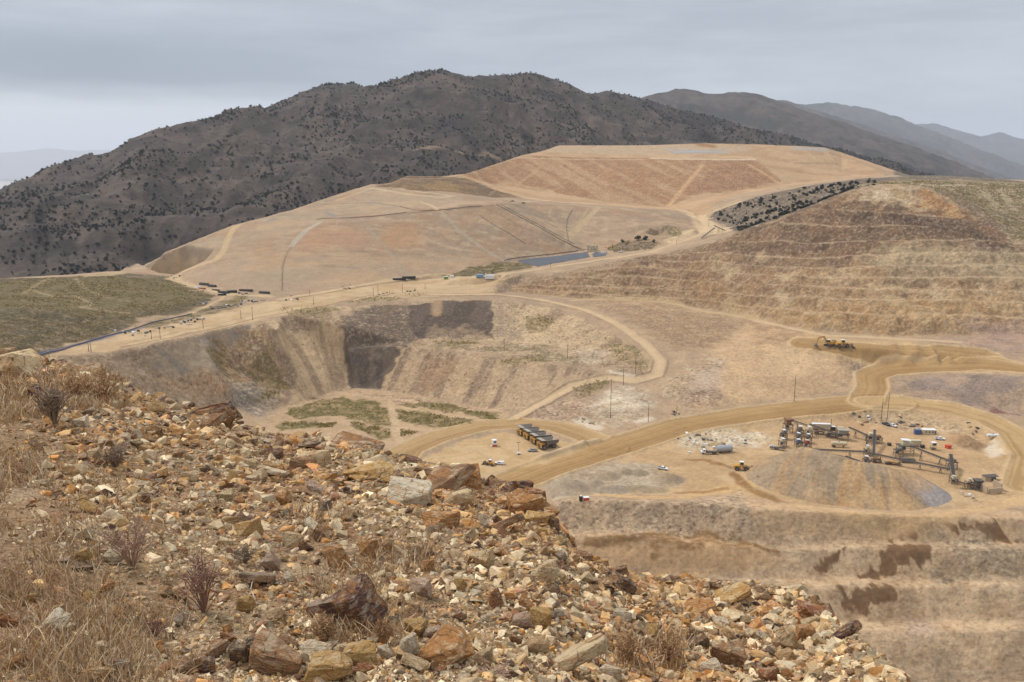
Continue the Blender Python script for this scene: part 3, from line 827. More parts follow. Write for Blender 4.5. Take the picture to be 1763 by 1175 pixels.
track([(684, 735), (740, 742), (760, 742)], 3, (198, 170, 134), 1.2, 0.9)
# --- slopes and rubble right of the switchback
zone([(1000, 515), (1130, 520), (1250, 545), (1290, 560), (1230, 600), (1160, 600), (1100, 560), (1040, 535)], (168, 139, 108), 5, 0.8, second=(182, 150, 116), scale=12, rgh=0.6)
zone([(1080, 530), (1240, 548), (1260, 565), (1210, 600), (1150, 595), (1100, 565)], (158, 130, 100), 5, 0.6, streak=20, second=(172, 143, 110), scale=8)
zone([(1230, 600), (1290, 560), (1400, 575), (1460, 620), (1470, 660), (1400, 680), (1180, 705), (1170, 660)], (206, 172, 132), 8, 0.85, second=(190, 158, 122), scale=26, rgh=0.5)
zone([(1190, 640), (1240, 622), (1240, 670), (1180, 695), (1170, 670)], (194, 172, 154), 8, 0.7)
zone([(1330, 590), (1420, 600), (1400, 650), (1310, 640)], (216, 184, 144), 10, 0.5)
zone([(1170, 672), (1230, 668), (1260, 690), (1180, 700)], (176, 148, 124), 5, 0.7, second=(160, 132, 110), scale=5, rgh=1.0)
zone([(1140, 680), (1170, 645), (1215, 612), (1250, 620), (1190, 660), (1160, 690)], (184, 156, 126), 5, 0.7, rgh=1.0, second=(206, 186, 158), scale=4, cut=(0.55, 0.62))
zone([(1010, 700), (1060, 665), (1100, 665), (1130, 690), (1110, 720), (1060, 735), (1020, 728)], (190, 168, 142), 5, 0.85, second=(214, 198, 172), scale=9, rgh=0.8)
zone([(890, 722), (960, 690), (1010, 690), (1020, 722), (970, 728)], (172, 144, 118), 5, 0.8, second=(188, 160, 134), scale=4, rgh=1.0)
for p_, w_ in [([(1000, 725), (1025, 738)], 9), ([(1098, 728), (1120, 722)], 6), ([(1050, 640), (1088, 650)], 4), ([(1020, 700), (1050, 690), (1085, 684)], 3)]:
    track(p_, w_, (222, 206, 184), 2.5, 0.85)
# --- ground round the plant
zone([(940, 850), (1100, 770), (1250, 725), (1340, 712), (1450, 704), (1560, 704), (1680, 725), (1745, 780), (1762, 860), (1600, 880), (1400, 868), (1250, 852), (1000, 855)], (203, 172, 131), 5, 0.95, second=(190, 158, 117), scale=25, rgh=0.25)
zone([(1340, 738), (1450, 722), (1560, 740), (1660, 770), (1680, 800), (1640, 830), (1500, 800), (1380, 790)], (190, 154, 114), 8, 0.7)
zone([(1160, 770), (1180, 750), (1230, 738), (1300, 745), (1330, 752), (1310, 768), (1240, 775)], (210, 188, 156), 5, 0.8, second=(228, 214, 190), scale=4, cut=(0.5, 0.6), rgh=1.0)
zone([(1460, 712), (1560, 715), (1640, 730), (1660, 745), (1560, 742), (1480, 728)], (206, 178, 140), 4, 0.8, second=(184, 152, 116), scale=4, rgh=1.0)
zone([(1704, 760), (1738, 765), (1735, 785), (1710, 788), (1700, 775)], (224, 208, 182), 2.5, 0.9)
zone([(1640, 745), (1680, 760), (1690, 780), (1650, 775)], (180, 146, 110), 4, 0.8, second=(150, 122, 94), scale=4, rgh=1.0)
zone([(1345, 712), (1460, 706), (1470, 716), (1380, 725), (1340, 728)], (186, 150, 116), 4, 0.8, rgh=1.0)
# grey gravel pads at the left
zone([(935, 832), (985, 812), (1060, 796), (1120, 800), (1170, 822), (1175, 835), (1120, 850), (1010, 852), (950, 862)], (172, 152, 126), 3, 0.95, second=(186, 168, 144), scale=12, rgh=0.5)
zone([(1040, 815), (1110, 812), (1130, 826), (1060, 832)], (194, 176, 152), 4, 0.8)
track([(1035, 852), (1100, 858), (1180, 856), (1240, 845), (1290, 835)], 9, (208, 172, 124), 2, 0.9)
track([(1165, 850), (1210, 848), (1250, 842)], 3, (164, 124, 78), 1.2, 0.9)
# wet tracks
for p_, w_ in [([(1180, 790), (1220, 795), (1255, 806)], 3), ([(1265, 820), (1280, 835), (1310, 850), (1340, 862), (1375, 878)], 6.5), ([(1215, 793), (1240, 800)], 3.5), ([(1262, 815), (1278, 832)], 5)]:
    track(p_, w_, (150, 112, 68), 1.6, 0.85, warp=0.4)
# below the gravel: dumps of grey rubble
zone([(950, 862), (1030, 858), (1130, 868), (1230, 856), (1280, 852), (1300, 880), (1290, 905), (1180, 920), (1080, 922), (960, 920)], (206, 176, 142), 4, 0.9, second=(186, 160, 132), scale=6, streak=0, rgh=1.0)
zone([(1290, 860), (1400, 872), (1560, 884), (1762, 880), (1762, 940), (1500, 925), (1300, 915)], (212, 178, 138), 5, 0.85, second=(194, 162, 126), scale=12, rgh=0.5)
zone([(980, 925), (1110, 922), (1200, 920), (1330, 945), (1345, 960), (1300, 990), (1000, 1000), (960, 960)], (212, 174, 130), 5, 0.9, second=(172, 132, 88), scale=14, rgh=0.35, cut=(0.56, 0.68))
zone([(1345, 950), (1500, 945), (1762, 950), (1762, 1172), (1345, 1172)], (218, 186, 148), 8, 0.9, second=(192, 160, 124), scale=11, rgh=0.6, warp=2)
track([(1010, 932), (1070, 930), (1110, 924), (1180, 922), (1260, 930), (1335, 950)], 3, (140, 106, 68), 1.2, 0.85, warp=0.5)
track([(1120, 944), (1150, 936), (1220, 936), (1300, 938)], 3.5, (150, 112, 70), 1.5, 0.8, warp=0.8)
for gp in ([(1475, 990), (1530, 938), (1600, 936), (1598, 960), (1570, 972), (1520, 990)], [(1445, 1048), (1460, 1008), (1545, 1006), (1535, 1030), (1490, 1048)],
           [(1530, 922), (1560, 908), (1605, 902), (1612, 908), (1585, 922)], [(1400, 976), (1440, 960), (1450, 940), (1430, 975)], [(1630, 905), (1700, 905), (1762, 918), (1762, 928), (1660, 918)]):
    poly_ = drape(list(gp) + [gp[0]]); ip_, mp_ = region(poly_, 3.0, 0.4)
    fl_ = fbm(xf[ip_] * math.cos(.5) + yf[ip_] * math.sin(.5), (yf[ip_] * math.cos(.5) - xf[ip_] * math.sin(.5)) * .15 + ZG[ip_] * .1, 2.2, 4, 95)
    mq_ = sstep(0.35, 0.62, mp_ * 0.75 + (fl_ - 0.5) * 1.1 + 0.12) * (mp_ > 0)
    lay(ip_, mq_, (118, 86, 57), 0.9); rough[ip_] *= 1 - .8 * mq_
zone([(1600, 940), (1762, 935), (1762, 990), (1620, 990)], (180, 160, 132), 6, 0.6, second=(140, 120, 98), scale=4, warp=2, rgh=1.0)
zone([(1560, 1072), (1600, 1070), (1600, 1090), (1565, 1095)], (176, 156, 148), 5, 0.6)
# loose rubble texture: pale and dark stones on all rough slopes
rb = fbm(xf, yN, 1.6, 2, 201)
lay(np.arange(N), sstep(0.60, 0.70, rb) * np.clip(rough, 0, 1), (212, 190, 158), 0.65)
lay(np.arange(N), sstep(0.36, 0.26, rb) * np.clip(rough, 0, 1), (118, 96, 76), 0.6)
# --- spoil right of the road
zone([(1560, 655), (1640, 645), (1762, 648), (1762, 720), (1700, 712), (1640, 704), (1580, 690)], (170, 146, 124), 4, 0.85, second=(148, 130, 118), scale=16, rgh=0.9)
zone([(1700, 705), (1725, 702), (1742, 714), (1700, 712)], (130, 88, 80), 2.5, 0.9)
zone([(1490, 586), (1560, 585), (1700, 602), (1762, 612), (1762, 580), (1600, 582)], (184, 154, 130), 5, 0.6, second=(172, 146, 130), scale=10, rgh=0.9)
zone([(1280, 545), (1400, 572), (1440, 585), (1400, 605), (1300, 590)], (190, 158, 122), 5, 0.7, second=(170, 138, 106), scale=7, rgh=0.8)
# --- left roads along the rim
zone([(60, 622), (60, 612), (200, 578), (300, 556), (440, 524), (560, 502), (650, 492), (780, 478), (860, 470), (870, 484), (860, 492), (760, 498), (650, 508), (560, 524), (440, 552), (340, 572), (240, 594), (130, 612)],
     (204, 176, 138), 2.5, 0.95, second=(192, 162, 124), scale=14, rgh=0.25)
track([(62, 611), (150, 590), (250, 563), (262, 557)], 3, (112, 110, 122), 0.9, 0.9)
track([(210, 598), (300, 580), (360, 568), (440, 548), (560, 526), (640, 508)], 1.8, (140, 116, 88), 0.8, 0.8)
track([(215, 592), (300, 574), (360, 561), (440, 542), (560, 518), (640, 503)], 1.4, (160, 138, 108), 0.8, 0.7)
track([(300, 548), (340, 536), (380, 516), (388, 508)], 3, (200, 172, 130), 1.2, 0.9)
track([(280, 560), (350, 540), (400, 526)], 3, (200, 174, 136), 1.2, 0.8)
zone([(225, 563), (300, 548), (380, 524), (420, 520), (400, 532), (300, 556), (260, 566)], (140, 124, 94), 2.5, 0.7, second=(112, 100, 64), scale=6, rgh=0.9)
zone([(380, 520), (420, 508), (425, 516), (390, 526)], (132, 118, 76), 2, 0.8, rgh=0.9)
track([(300, 478), (305, 485), (340, 496), (400, 508), (460, 510)], 11, (205, 178, 138), 2.5, 0.95)
track([(480, 515), (560, 503), (650, 486), (740, 474), (790, 474), (850, 466), (885, 456)], 5, (206, 178, 140), 1.5, 0.95)
track([(480, 519), (540, 509), (640, 492), (720, 480)], 2.5, (120, 106, 70), 1.2, 0.8)
zone([(760, 475), (850, 452), (885, 452), (920, 458), (880, 468), (800, 478)], (126, 112, 82), 2.5, 0.85, second=(104, 94, 64), scale=6, rgh=0.9)
track([(740, 482), (800, 478), (850, 476), (930, 463), (1000, 453), (1060, 444), (1120, 434), (1160, 420), (1200, 404), (1240, 398)], 7, (204, 178, 142), 1.5, 0.95)
track([(1400, 580), (1440, 592), (1560, 600)], 26, (206, 172, 126), 6, 0.6)
zone([(740, 498), (850, 494), (860, 500), (840, 506), (740, 512), (640, 514), (660, 508)], (200, 172, 134), 2.5, 0.8)
# --- haul roads: damp, brown, with tyre bands, berm on both sides
def haul(px, width, berm=1.3, colr=(172, 138, 92)):
    line = drape(px, 9)
    idx, d, side = near_line(line, width, 0.05)
    sd_ = d * side
    lay(idx, 1 - sstep(width / 2 + 1.5, width / 2 + 4.0, d), (206, 176, 134), 0.8)
    lay(idx, 1 - sstep(width / 2 - 1.2, width / 2 + 0.8, d), colr, 0.98)
    band = fbm(sd_, 0 * sd_, 3.2, 3, 301) * 0.7 + 0.3 * fbm(xf[idx], yf[idx], 18, 3, 302)
    lay(idx, (1 - sstep(width / 2 - 2, width / 2, d)) * sstep(0.5, 0.66, band), (150, 116, 74), 0.5)
    lay(idx, (1 - sstep(width / 2 - 2, width / 2, d)) * sstep(0.46, 0.3, band), (190, 158, 112), 0.55)
    rough[idx] = rough[idx] * sstep(width / 2 - 1, width / 2 + 2, d) + 0.05
    DZ[idx] += np.exp(-((d - width / 2 - 1.3) / 1.2) ** 2) * berm * (0.6 + 0.8 * NZ[2][idx])
haul([(1380, 590), (1440, 596), (1560, 606), (1640, 611), (1690, 616), (1725, 628), (1700, 634), (1640, 634)], 17, 0.0)
haul([(1700, 622), (1762, 636), (1900, 655)], 18, 0.0)
haul([(690, 830), (674, 800), (705, 774), (760, 750), (830, 733), (900, 728), (960, 735), (1010, 752), (1050, 772)], 19, 0.9, (182, 150, 106))
haul([(700, 905), (820, 856), (930, 812), (1040, 776), (1180, 732), (1300, 712), (1400, 700), (1480, 694), (1540, 694)], 24, 1.0)
haul([(1490, 694), (1503, 668), (1500, 648), (1530, 637), (1600, 633), (1690, 630), (1762, 636)], 19, 1.0)
haul([(1500, 694), (1560, 694), (1640, 706), (1700, 724), (1745, 748), (1775, 790), (1762, 840)], 17, 0.8, (192, 160, 114))
track([(1762, 860), (1690, 876), (1620, 888), (1540, 890), (1440, 880), (1380, 870)], 9, (206, 172, 128), 2.5, 0.9)
zone([(700, 800), (760, 772), (840, 752), (870, 745), (980, 765), (1000, 772), (930, 800), (880, 810), (760, 830)], (206, 176, 134), 3, 0.9, second=(194, 162, 118), scale=10, rgh=0.12)
for p_ in ([(790, 765), (850, 765), (900, 790)], [(760, 790), (820, 778), (860, 800)]):
    track(p_, 2, (182, 148, 106), 1, 0.5)
i_, d_, s_ = near_line(drape([(930, 790), (980, 775), (1026, 760)], 8), 8, 0.3)
DZ[i_] += np.exp(-(d_ / 3.0) ** 2) * 2.0
lay(i_, np.exp(-(d_ / 3.0) ** 2), (206, 184, 152), 0.7)
# switchback road
def dirtroad(px, width, colr=(214, 186, 148), berm=1.0):
    idx, d, side = near_line(drape(px, 9), width, 0.1)
    lay(idx, 1 - sstep(width / 2 - 1, width / 2 + 1, d), colr, 0.9)
    lay(idx, (1 - sstep(width / 2 - 1, width / 2 + 1, d)) * sstep(0.5, 0.62, fbm(d * side, 0 * d, 2.5, 2, 305)), (196, 166, 128), 0.4)
    rough[idx] = rough[idx] * sstep(width / 2 - 1, width / 2 + 2, d) + 0.05
    DZ[idx] += np.exp(-((d - width / 2 - 1.2) / 1.0) ** 2) * berm
dirtroad([(740, 508), (850, 508), (920, 515), (1000, 532), (1060, 558), (1110, 592), (1136, 622), (1130, 648), (1092, 657), (1045, 652), (985, 666), (932, 695), (882, 722)], 8)
dirtroad([(985, 518), (1060, 514), (1150, 522), (1220, 538), (1300, 548)], 6, (198, 170, 130), 0.3)
dirtroad([(1300, 552), (1420, 578), (1530, 583), (1650, 590)], 5, (206, 180, 142), 0.2)
for k in range(26):
    u_ = random.uniform(640, 1000); v_ = random.uniform(860, 900)
# gravel mounds by the lower road, as real heaps
def mound(u, v, r, h, colr=None, rx=1.0):
    c = pick([u], [v])[0]
    d = np.hypot((xf - c[0]) / rx, yf - c[1]) + (NZ[1] - 0.5) * 3
    m = np.clip(1 - d / r, 0, 1)
    DZ[:] += (h * sstep(0, 0.85, m)).astype(np.float32)
    if colr is not None: lay(np.arange(N), sstep(0, 0.12, m), colr, 0.8)
for a_ in [(980, 845, 13, 5.5, (170, 152, 130), 1.1), (1050, 822, 7, 2.6, (160, 142, 118), 1.0), (1075, 815, 6, 2.6, (164, 146, 120), 1.0), (1100, 816, 6, 2.4, (158, 142, 118), 1), (1150, 826, 8, 3, (166, 146, 120), 1.3),
           (1060, 845, 7, 2.5, (160, 146, 126), 2.2), (1110, 846, 6, 2.2, (168, 148, 120), 2.2), (1025, 835, 6, 2.5, (166, 150, 128), 1), (1235, 767, 4, 1.2, (176, 150, 110), 1.5), (1655, 760, 7, 3.5, (176, 142, 106), 1.4), (1675, 768, 6, 2.2, (168, 136, 102), 1.5), (1500, 752, 5, 3, (150, 130, 104), 1)]:
    mound(*a_)
# the boulder at the crest left of the road
ZF = (Z0 + DZ).astype(np.float32)
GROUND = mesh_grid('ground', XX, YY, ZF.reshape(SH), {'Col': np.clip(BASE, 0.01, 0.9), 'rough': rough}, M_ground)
ZR = ZF.reshape(SH)


def gz(x, y):
    """height of the finished ground mesh"""
    j = int(np.clip(np.searchsorted(yy, y) - 1, 0, len(yy) - 2)); i = int(np.clip(np.searchsorted(aa, x / y) - 1, 0, len(aa) - 2))
    t = (y - yy[j]) / (yy[j + 1] - yy[j]); s = (x / y - aa[i]) / (aa[i + 1] - aa[i])
    return float((ZR[j, i] * (1 - s) + ZR[j, i + 1] * s) * (1 - t) + (ZR[j + 1, i] * (1 - s) + ZR[j + 1, i + 1] * s) * t)


def spot(u, v, dz=0.0):
    p = pick([u], [v])[0]
    return Vector((p[0], p[1], gz(p[0], p[1]) + dz))


def along(u, v, y):
    """point on the sight line of a photo pixel at depth y"""
    a, b_ = ray(u, v); return Vector((float(a * y), y, float(b_ * y)))

# ------------------------------------------------------------------ mountains behind the mine
def ridge_pts(*pts): return [py(*p) for p in pts]

MAIN = ridge_pts((-900, 560, 1150), (-450, 470, 1300), (-150, 385, 1450), (0, 331, 1520), (60, 306, 1560), (115, 284, 1600), (150, 281, 1620), (190, 278, 1640), (250, 246, 1690), (300, 216, 1740),
                 (335, 209, 1770), (378, 206, 1800), (400, 192, 1830), (435, 184, 1860), (480, 186, 1900), (520, 172, 1930), (570, 162, 1960), (610, 156, 1990), (660, 146, 2030), (695, 140, 2060),
                 (720, 127, 2080), (742, 120, 2100), (765, 123, 2120), (800, 129, 2150), (850, 133, 2180), (905, 128, 2220), (935, 132, 2240), (965, 142, 2260), (1000, 161, 2290), (1020, 162, 2310), (1045, 157, 2330), (1075, 162, 2350), (1105, 172, 2370),
                 (1200, 197, 2420), (1300, 222, 2450), (1400, 247, 2480), (1500, 275, 2500), (1560, 293, 2500), (1640, 312, 2450), (1763, 345, 2400), (2100, 400, 2300))
SPURS = [ridge_pts(*s) for s in [
    [(300, 216, 1740), (270, 262, 1560), (215, 345, 1280), (165, 420, 1080), (140, 470, 980)],
    [(435, 184, 1860), (425, 240, 1700), (385, 320, 1450), (335, 395, 1220), (290, 440, 1060)],
    [(570, 162, 1960), (545, 230, 1780), (500, 300, 1550), (455, 365, 1330)],
    [(742, 120, 2100), (700, 185, 1950), (640, 245, 1750), (580, 305, 1500)],
    [(742, 120, 2100), (775, 190, 1960), (800, 238, 1780), (730, 268, 1640), (670, 306, 1450)],
    [(800, 238, 1780), (850, 245, 1770), (890, 262, 1740)],
    [(905, 128, 2220), (925, 190, 2080), (950, 235, 1950)],
    [(1045, 157, 2330), (1090, 215, 2180), (1120, 243, 2050)],
    [(1200, 197, 2420), (1260, 230, 2250), (1300, 246, 2100)],
    [(1400, 247, 2480), (1470, 272, 2300), (1540, 294, 2100)],
    [(150, 281, 1620), (100, 345, 1350), (50, 410, 1120), (20, 465, 990)],
    [(0, 331, 1520), (-60, 400, 1300), (-120, 480, 1080)],
    [(-150, 385, 1450), (-260, 460, 1200), (-350, 520, 1000)],
    [(500, 300, 1550), (560, 330, 1400)], [(215, 345, 1280), (120, 400, 1150), (60, 470, 1000)], [(385, 320, 1450), (300, 380, 1220)], [(640, 245, 1750), (500, 345, 1330)]]]
BACK = [ridge_pts(*s) for s in [
    [(480, 186, 2300), (520, 166, 2400), (545, 154, 2450), (580, 142, 2500), (605, 144, 2500), (622, 156, 2500), (660, 180, 2500)],
    [(1040, 190, 4350), (1105, 168, 4350), (1130, 161, 4379), (1165, 153, 4422), (1200, 157, 4466), (1230, 163, 4495), (1265, 159, 4524), (1300, 161, 4567), (1340, 176, 4611), (1400, 197, 4669), (1450, 211, 4712), (1500, 232, 4756), (1560, 262, 4785), (1640, 298, 4785), (1763, 345, 4712), (2100, 420, 4495)],
    [(1165, 153, 4422), (1250, 215, 4132), (1350, 250, 3915)], [(1300, 161, 4567), (1400, 225, 4277), (1500, 268, 3987)], [(1450, 211, 4712), (1530, 262, 4422), (1620, 300, 4132)],
    [(1260, 190, 7525), (1330, 172, 7525), (1350, 173, 7612), (1375, 183, 7700), (1410, 192, 7787), (1470, 210, 7875), (1560, 240, 7875), (1650, 280, 7875), (1763, 330, 7700), (2100, 430, 7350)],
    [(1300, 200, 10725), (1370, 180, 10725), (1400, 179, 10827), (1435, 176, 10931), (1465, 182, 10931), (1500, 187, 11033), (1530, 203, 11033), (1570, 222, 11033), (1640, 250, 10931), (1763, 305, 10725), (2100, 420, 10312)],
    [(1435, 176, 10931), (1540, 225, 10208), (1620, 270, 9693)],
    [(1480, 230, 15680), (1560, 214, 15680), (1610, 212, 15680), (1650, 224, 15680), (1690, 235, 15680), (1722, 227, 15680), (1763, 244, 15680), (1850, 268, 15680), (2000, 300, 15680), (2300, 330, 15680)],
    [(1610, 212, 15680), (1700, 262, 14560), (1763, 300, 13888)]]]

ma = np.concatenate([np.linspace(-1.3, -0.68, 60)[:-1], np.linspace(-0.68, 0.72, 900), np.linspace(0.72, 1.4, 60)[1:]])
my = np.concatenate([np.arange(860, 2700, 5.0), np.arange(2700, 4000, 14.0), np.geomspace(4010, 19500, 330)])
MA, MY = np.meshgrid(ma, my); MX = MA * MY
MS = MX.shape
mx, myf = MX.ravel(), MY.ravel()


def seg_field(x, y, lines, slope, rnd):
    H = np.full(len(x), -1e9)
    for ln in lines:
        for p, q in zip(ln[:-1], ln[1:]):
            ex, ey = q[0] - p[0], q[1] - p[1]; l2 = ex * ex + ey * ey + 1e-9
            t = np.clip(((x - p[0]) * ex + (y - p[1]) * ey) / l2, 0, 1)
            d = np.hypot(x - p[0] - t * ex, y - p[1] - t * ey)
            z = p[2] + (q[2] - p[2]) * t
            k = slope * d
            H = np.maximum(H, z - (np.sqrt(k * k + rnd * rnd) - rnd))
    return H


wxm = (fbm(mx, myf, 160, 3, 401) - 0.5) * 70; wym = (fbm(mx, myf, 160, 3, 411) - 0.5) * 70
HM = seg_field(mx + wxm * 0, myf, [MAIN], 0.50, 5)
HS = seg_field(mx + wxm, myf + wym, SPURS, 0.40, 9) - 2
HB = seg_field(mx, myf, BACK, 0.42, 5)
HMT = np.maximum(np.maximum(HM, HS), HB)
DR = -seg_field(mx, myf, [[(p[0], p[1], 0.0) for p in l_] for l_ in [MAIN] + BACK], 1.0, 0.01)   # distance to the nearest crest line
near_crest = np.clip((HMT - HM) / 30, 0, 1)
HMT += (ridged(mx, myf, 260, 4, 421) - 0.62) * 84 * np.clip((DR - 10) / 200, 0.0, 1) + (fbm(mx, myf, 26, 4, 431) - 0.5) * 4 + (ridged(mx, myf, 100, 4, 433) - 0.62) * 16
floor_ = -135 - np.clip((myf - 900) * 0.05, 0, 200) - np.clip(-(mx + 300), 0, 9000) * 0.04
beyond = np.clip((myf - (2300 + 0.2 * mx)) / 1500, 0, 1) * np.clip((1500 - mx) / 2500, 0, 1)
floor_ = floor_ - beyond * 560
k_ = 25.0
HMT = np.maximum(HMT, floor_) + np.maximum(0, k_ - np.abs(HMT - floor_)) ** 2 / (4 * k_) * 0.8
# stay under the mine where the mine ground is the visible surface
mz = GH(mx, myf)
inside = (myf < 1850) & (MA.ravel() > -0.475) & (MA.ravel() < 0.9)
inside &= (myf > 1500) | (mz > -128)
pad_poly = np.array([pz(200, 468, -105)[:2], py(300, 430, 890)[:2], py(400, 388, 950)[:2], py(500, 362, 1020)[:2], py(640, 317, 1130)[:2], py(690, 302, 1250)[:2], py(790, 302, 1320)[:2], py(850, 284, 1440)[:2], py(900, 267, 1570)[:2], py(960, 250, 1700)[:2],
                     py(1215, 247, 1720)[:2], py(1425, 252, 1720)[:2], py(1540, 292, 1760)[:2], py(2400, 320, 1500)[:2], (2500, 700), (500, 500), (-400, 600)])
def inpoly(x, y, P):
    ins = np.zeros(len(x), bool); n_ = len(P)
    for k in range(n_):
        x1, y1 = P[k]; x2, y2 = P[(k + 1) % n_]
        if abs(y2 - y1) < 1e-9: continue
        ins ^= ((y1 > y) != (y2 > y)) & (x < (x2 - x1) * (y - y1) / (y2 - y1) + x1)
    return ins
ip = inpoly(mx, myf, pad_poly)
HMT = np.where(ip, np.minimum(HMT, mz - 6), HMT)
MCOL = np.tile(pal((92, 81, 74)), (len(mx), 1)).astype(np.float32)  # brown slope, darkened: the cloud shadow over the mountains is put into this colour
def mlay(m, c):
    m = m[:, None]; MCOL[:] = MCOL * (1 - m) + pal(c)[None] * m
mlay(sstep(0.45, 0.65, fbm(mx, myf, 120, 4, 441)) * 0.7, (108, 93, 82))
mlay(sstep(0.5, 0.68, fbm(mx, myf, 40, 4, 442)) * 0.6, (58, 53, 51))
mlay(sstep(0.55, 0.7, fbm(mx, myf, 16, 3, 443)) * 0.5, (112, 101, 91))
mlay(sstep(0.55, 0.68, ridged(mx, myf, 60, 4, 444)) * 0.35, (48, 45, 43))  # dark gully tone: brush, with the gullies' shading painted in as colour
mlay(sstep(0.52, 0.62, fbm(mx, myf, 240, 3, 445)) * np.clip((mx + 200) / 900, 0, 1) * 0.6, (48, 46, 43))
for tr in ([(720, 275, 1640), (760, 262, 1660), (800, 246, 1700), (835, 243, 1740), (880, 256, 1750)],):
    ln = ridge_pts(*tr)
    d = np.full(len(mx), 1e9)
    for p, q in zip(ln[:-1], ln[1:]):
        ex, ey = q[0] - p[0], q[1] - p[1]; t = np.clip(((mx - p[0]) * ex + (myf - p[1]) * ey) / (ex * ex + ey * ey), 0, 1)
        d = np.minimum(d, np.hypot(mx - p[0] - t * ex, myf - p[1] - t * ey))
    mlay((1 - sstep(5, 12, d)) * 0.8, (150, 128, 106))
M_mount, n, b = new_mat("mountain_slope")
ca = n.n('ShaderNodeAttribute', attribute_name='Col'); tcg = n.n('ShaderNodeTexCoord'); P_ = tcg.outputs['Object']
g = n.math('MULTIPLY_ADD', n.noise(P_, 0.11, 7, 0.72), 1.5, 0.25)
n.l(n.mix(1.0, ca.outputs['Color'], g, 'MULTIPLY'), b.inputs['Base Color'])
bm = n.n('ShaderNodeBump'); bm.inputs['Distance'].default_value = 7.0; bm.inputs['Strength'].default_value = 0.7
n.l(n.noise(P_, 0.06, 7, 0.7), bm.inputs['Height']); n.l(bm.outputs[0], b.inputs['Normal'])
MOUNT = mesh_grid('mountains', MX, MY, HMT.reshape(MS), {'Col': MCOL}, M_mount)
HMg = HMT.reshape(MS)


def mount_z(x, y):
    x = np.asarray(x, float); y = np.asarray(y, float)
    j = np.clip(np.searchsorted(my, y) - 1, 0, len(my) - 2); a_ = x / y; i = np.clip(np.searchsorted(ma, a_) - 1, 0, len(ma) - 2)
    t = (y - my[j]) / (my[j + 1] - my[j]); s = np.clip((a_ - ma[i]) / (ma[i + 1] - ma[i]), 0, 1)
    return (HMg[j, i] * (1 - s) + HMg[j, i + 1] * s) * (1 - t) + (HMg[j + 1, i] * (1 - s) + HMg[j + 1, i + 1] * s) * t


# the desert valley and its far range, seen beyond the left end of the mountains
M_valley, n, b = new_mat("valley_floor")
tcg = n.n('ShaderNodeTexCoord')
n.l(n.ramp(n.noise(tcg.outputs['Object'], 0.0004, 5, 0.6), [(0.35, lin((150, 132, 118))), (0.65, lin((196, 180, 165)))]), b.inputs['Base Color'])
va = np.linspace(-2.2, 2.2, 60); vy = np.geomspace(1500, 44000, 60)
VA, VY = np.meshgrid(va, vy)
mesh_grid('valley_plain', VA * VY, VY, np.full(VA.shape, -690.0), {}, M_valley)
ra = np.linspace(-1.6, 1.6, 420); ry = np.linspace(27000, 43000, 60)
RA, RY = np.meshgrid(ra, ry); RX = RA * RY
prof = np.exp(-((RY - 33000) / 4200) ** 2)
crest_h = 980 + (fbm(RA.ravel() * 30000, 0 * RA.ravel(), 9000, 5, 501).reshape(RA.shape) - 0.5) * 700
RZ = -760 + crest_h * prof * (0.75 + 0.5 * ridged(RX.ravel(), RY.ravel(), 5000, 4, 511).reshape(RA.shape))
mesh_grid('far_hills', RX, RY, RZ, {'Col': np.tile(pal((104, 96, 96)), (RA.size, 1))}, M_mount)

# ------------------------------------------------------------------ junipers
M_jun, n, b = new_mat("juniper_foliage")
tcg = n.n('ShaderNodeTexCoord'); oi = n.n('ShaderNodeObjectInfo')
n.l(n.ramp(n.noise(tcg.outputs['Object'], 0.9, 3, 0.6), [(0.3, lin((16, 20, 17))), (0.7, lin((40, 46, 36)))]), b.inputs['Base Color'])
M_bark, n, b = new_mat("bark")
b.inputs['Base Color'].default_value = (*lin((96, 80, 66)), 1)
M_sage, n, b = new_mat("sagebrush")
tcg = n.n('ShaderNodeTexCoord')
n.l(n.ramp(n.noise(tcg.outputs['Object'], 0.35, 3, 0.6), [(0.3, lin((102, 88, 46))), (0.5, lin((138, 118, 56))), (0.72, lin((170, 146, 86)))]), b.inputs['Base Color'])


def leafy(seed, n_, flat=0.85):
    """crown of many small leaf clumps spread through an uneven volume; unit radius, standing on z = 0"""
    g = np.random.default_rng(seed)
    cen = g.normal(size=(5, 3)); cen /= np.linalg.norm(cen, axis=1)[:, None]
    cen = cen * 0.42 * np.array([1, 1, flat]); cen[:, 2] += 0.75 * flat
    V = []; F = []
    for k in range(n_):
        c = cen[g.integers(5)]; d = g.normal(size=3); d /= np.linalg.norm(d)
        p = c + d * g.uniform(0.3, 0.62) * np.array([1, 1, flat]); p[2] = max(p[2], 0.06)
        a_ = g.normal(size=3); a_ /= np.linalg.norm(a_); b_ = np.cross(a_, d + 1e-3); b_ /= np.linalg.norm(b_) + 1e-6
        s = g.uniform(0.16, 0.34); k0 = len(V)
        V += [p - a_ * s, p + b_ * s * 0.8, p + a_ * s, p - b_ * s * 0.8]; F.append((k0, k0 + 1, k0 + 2, k0 + 3))
    return np.array(V, np.float32), np.array(F)


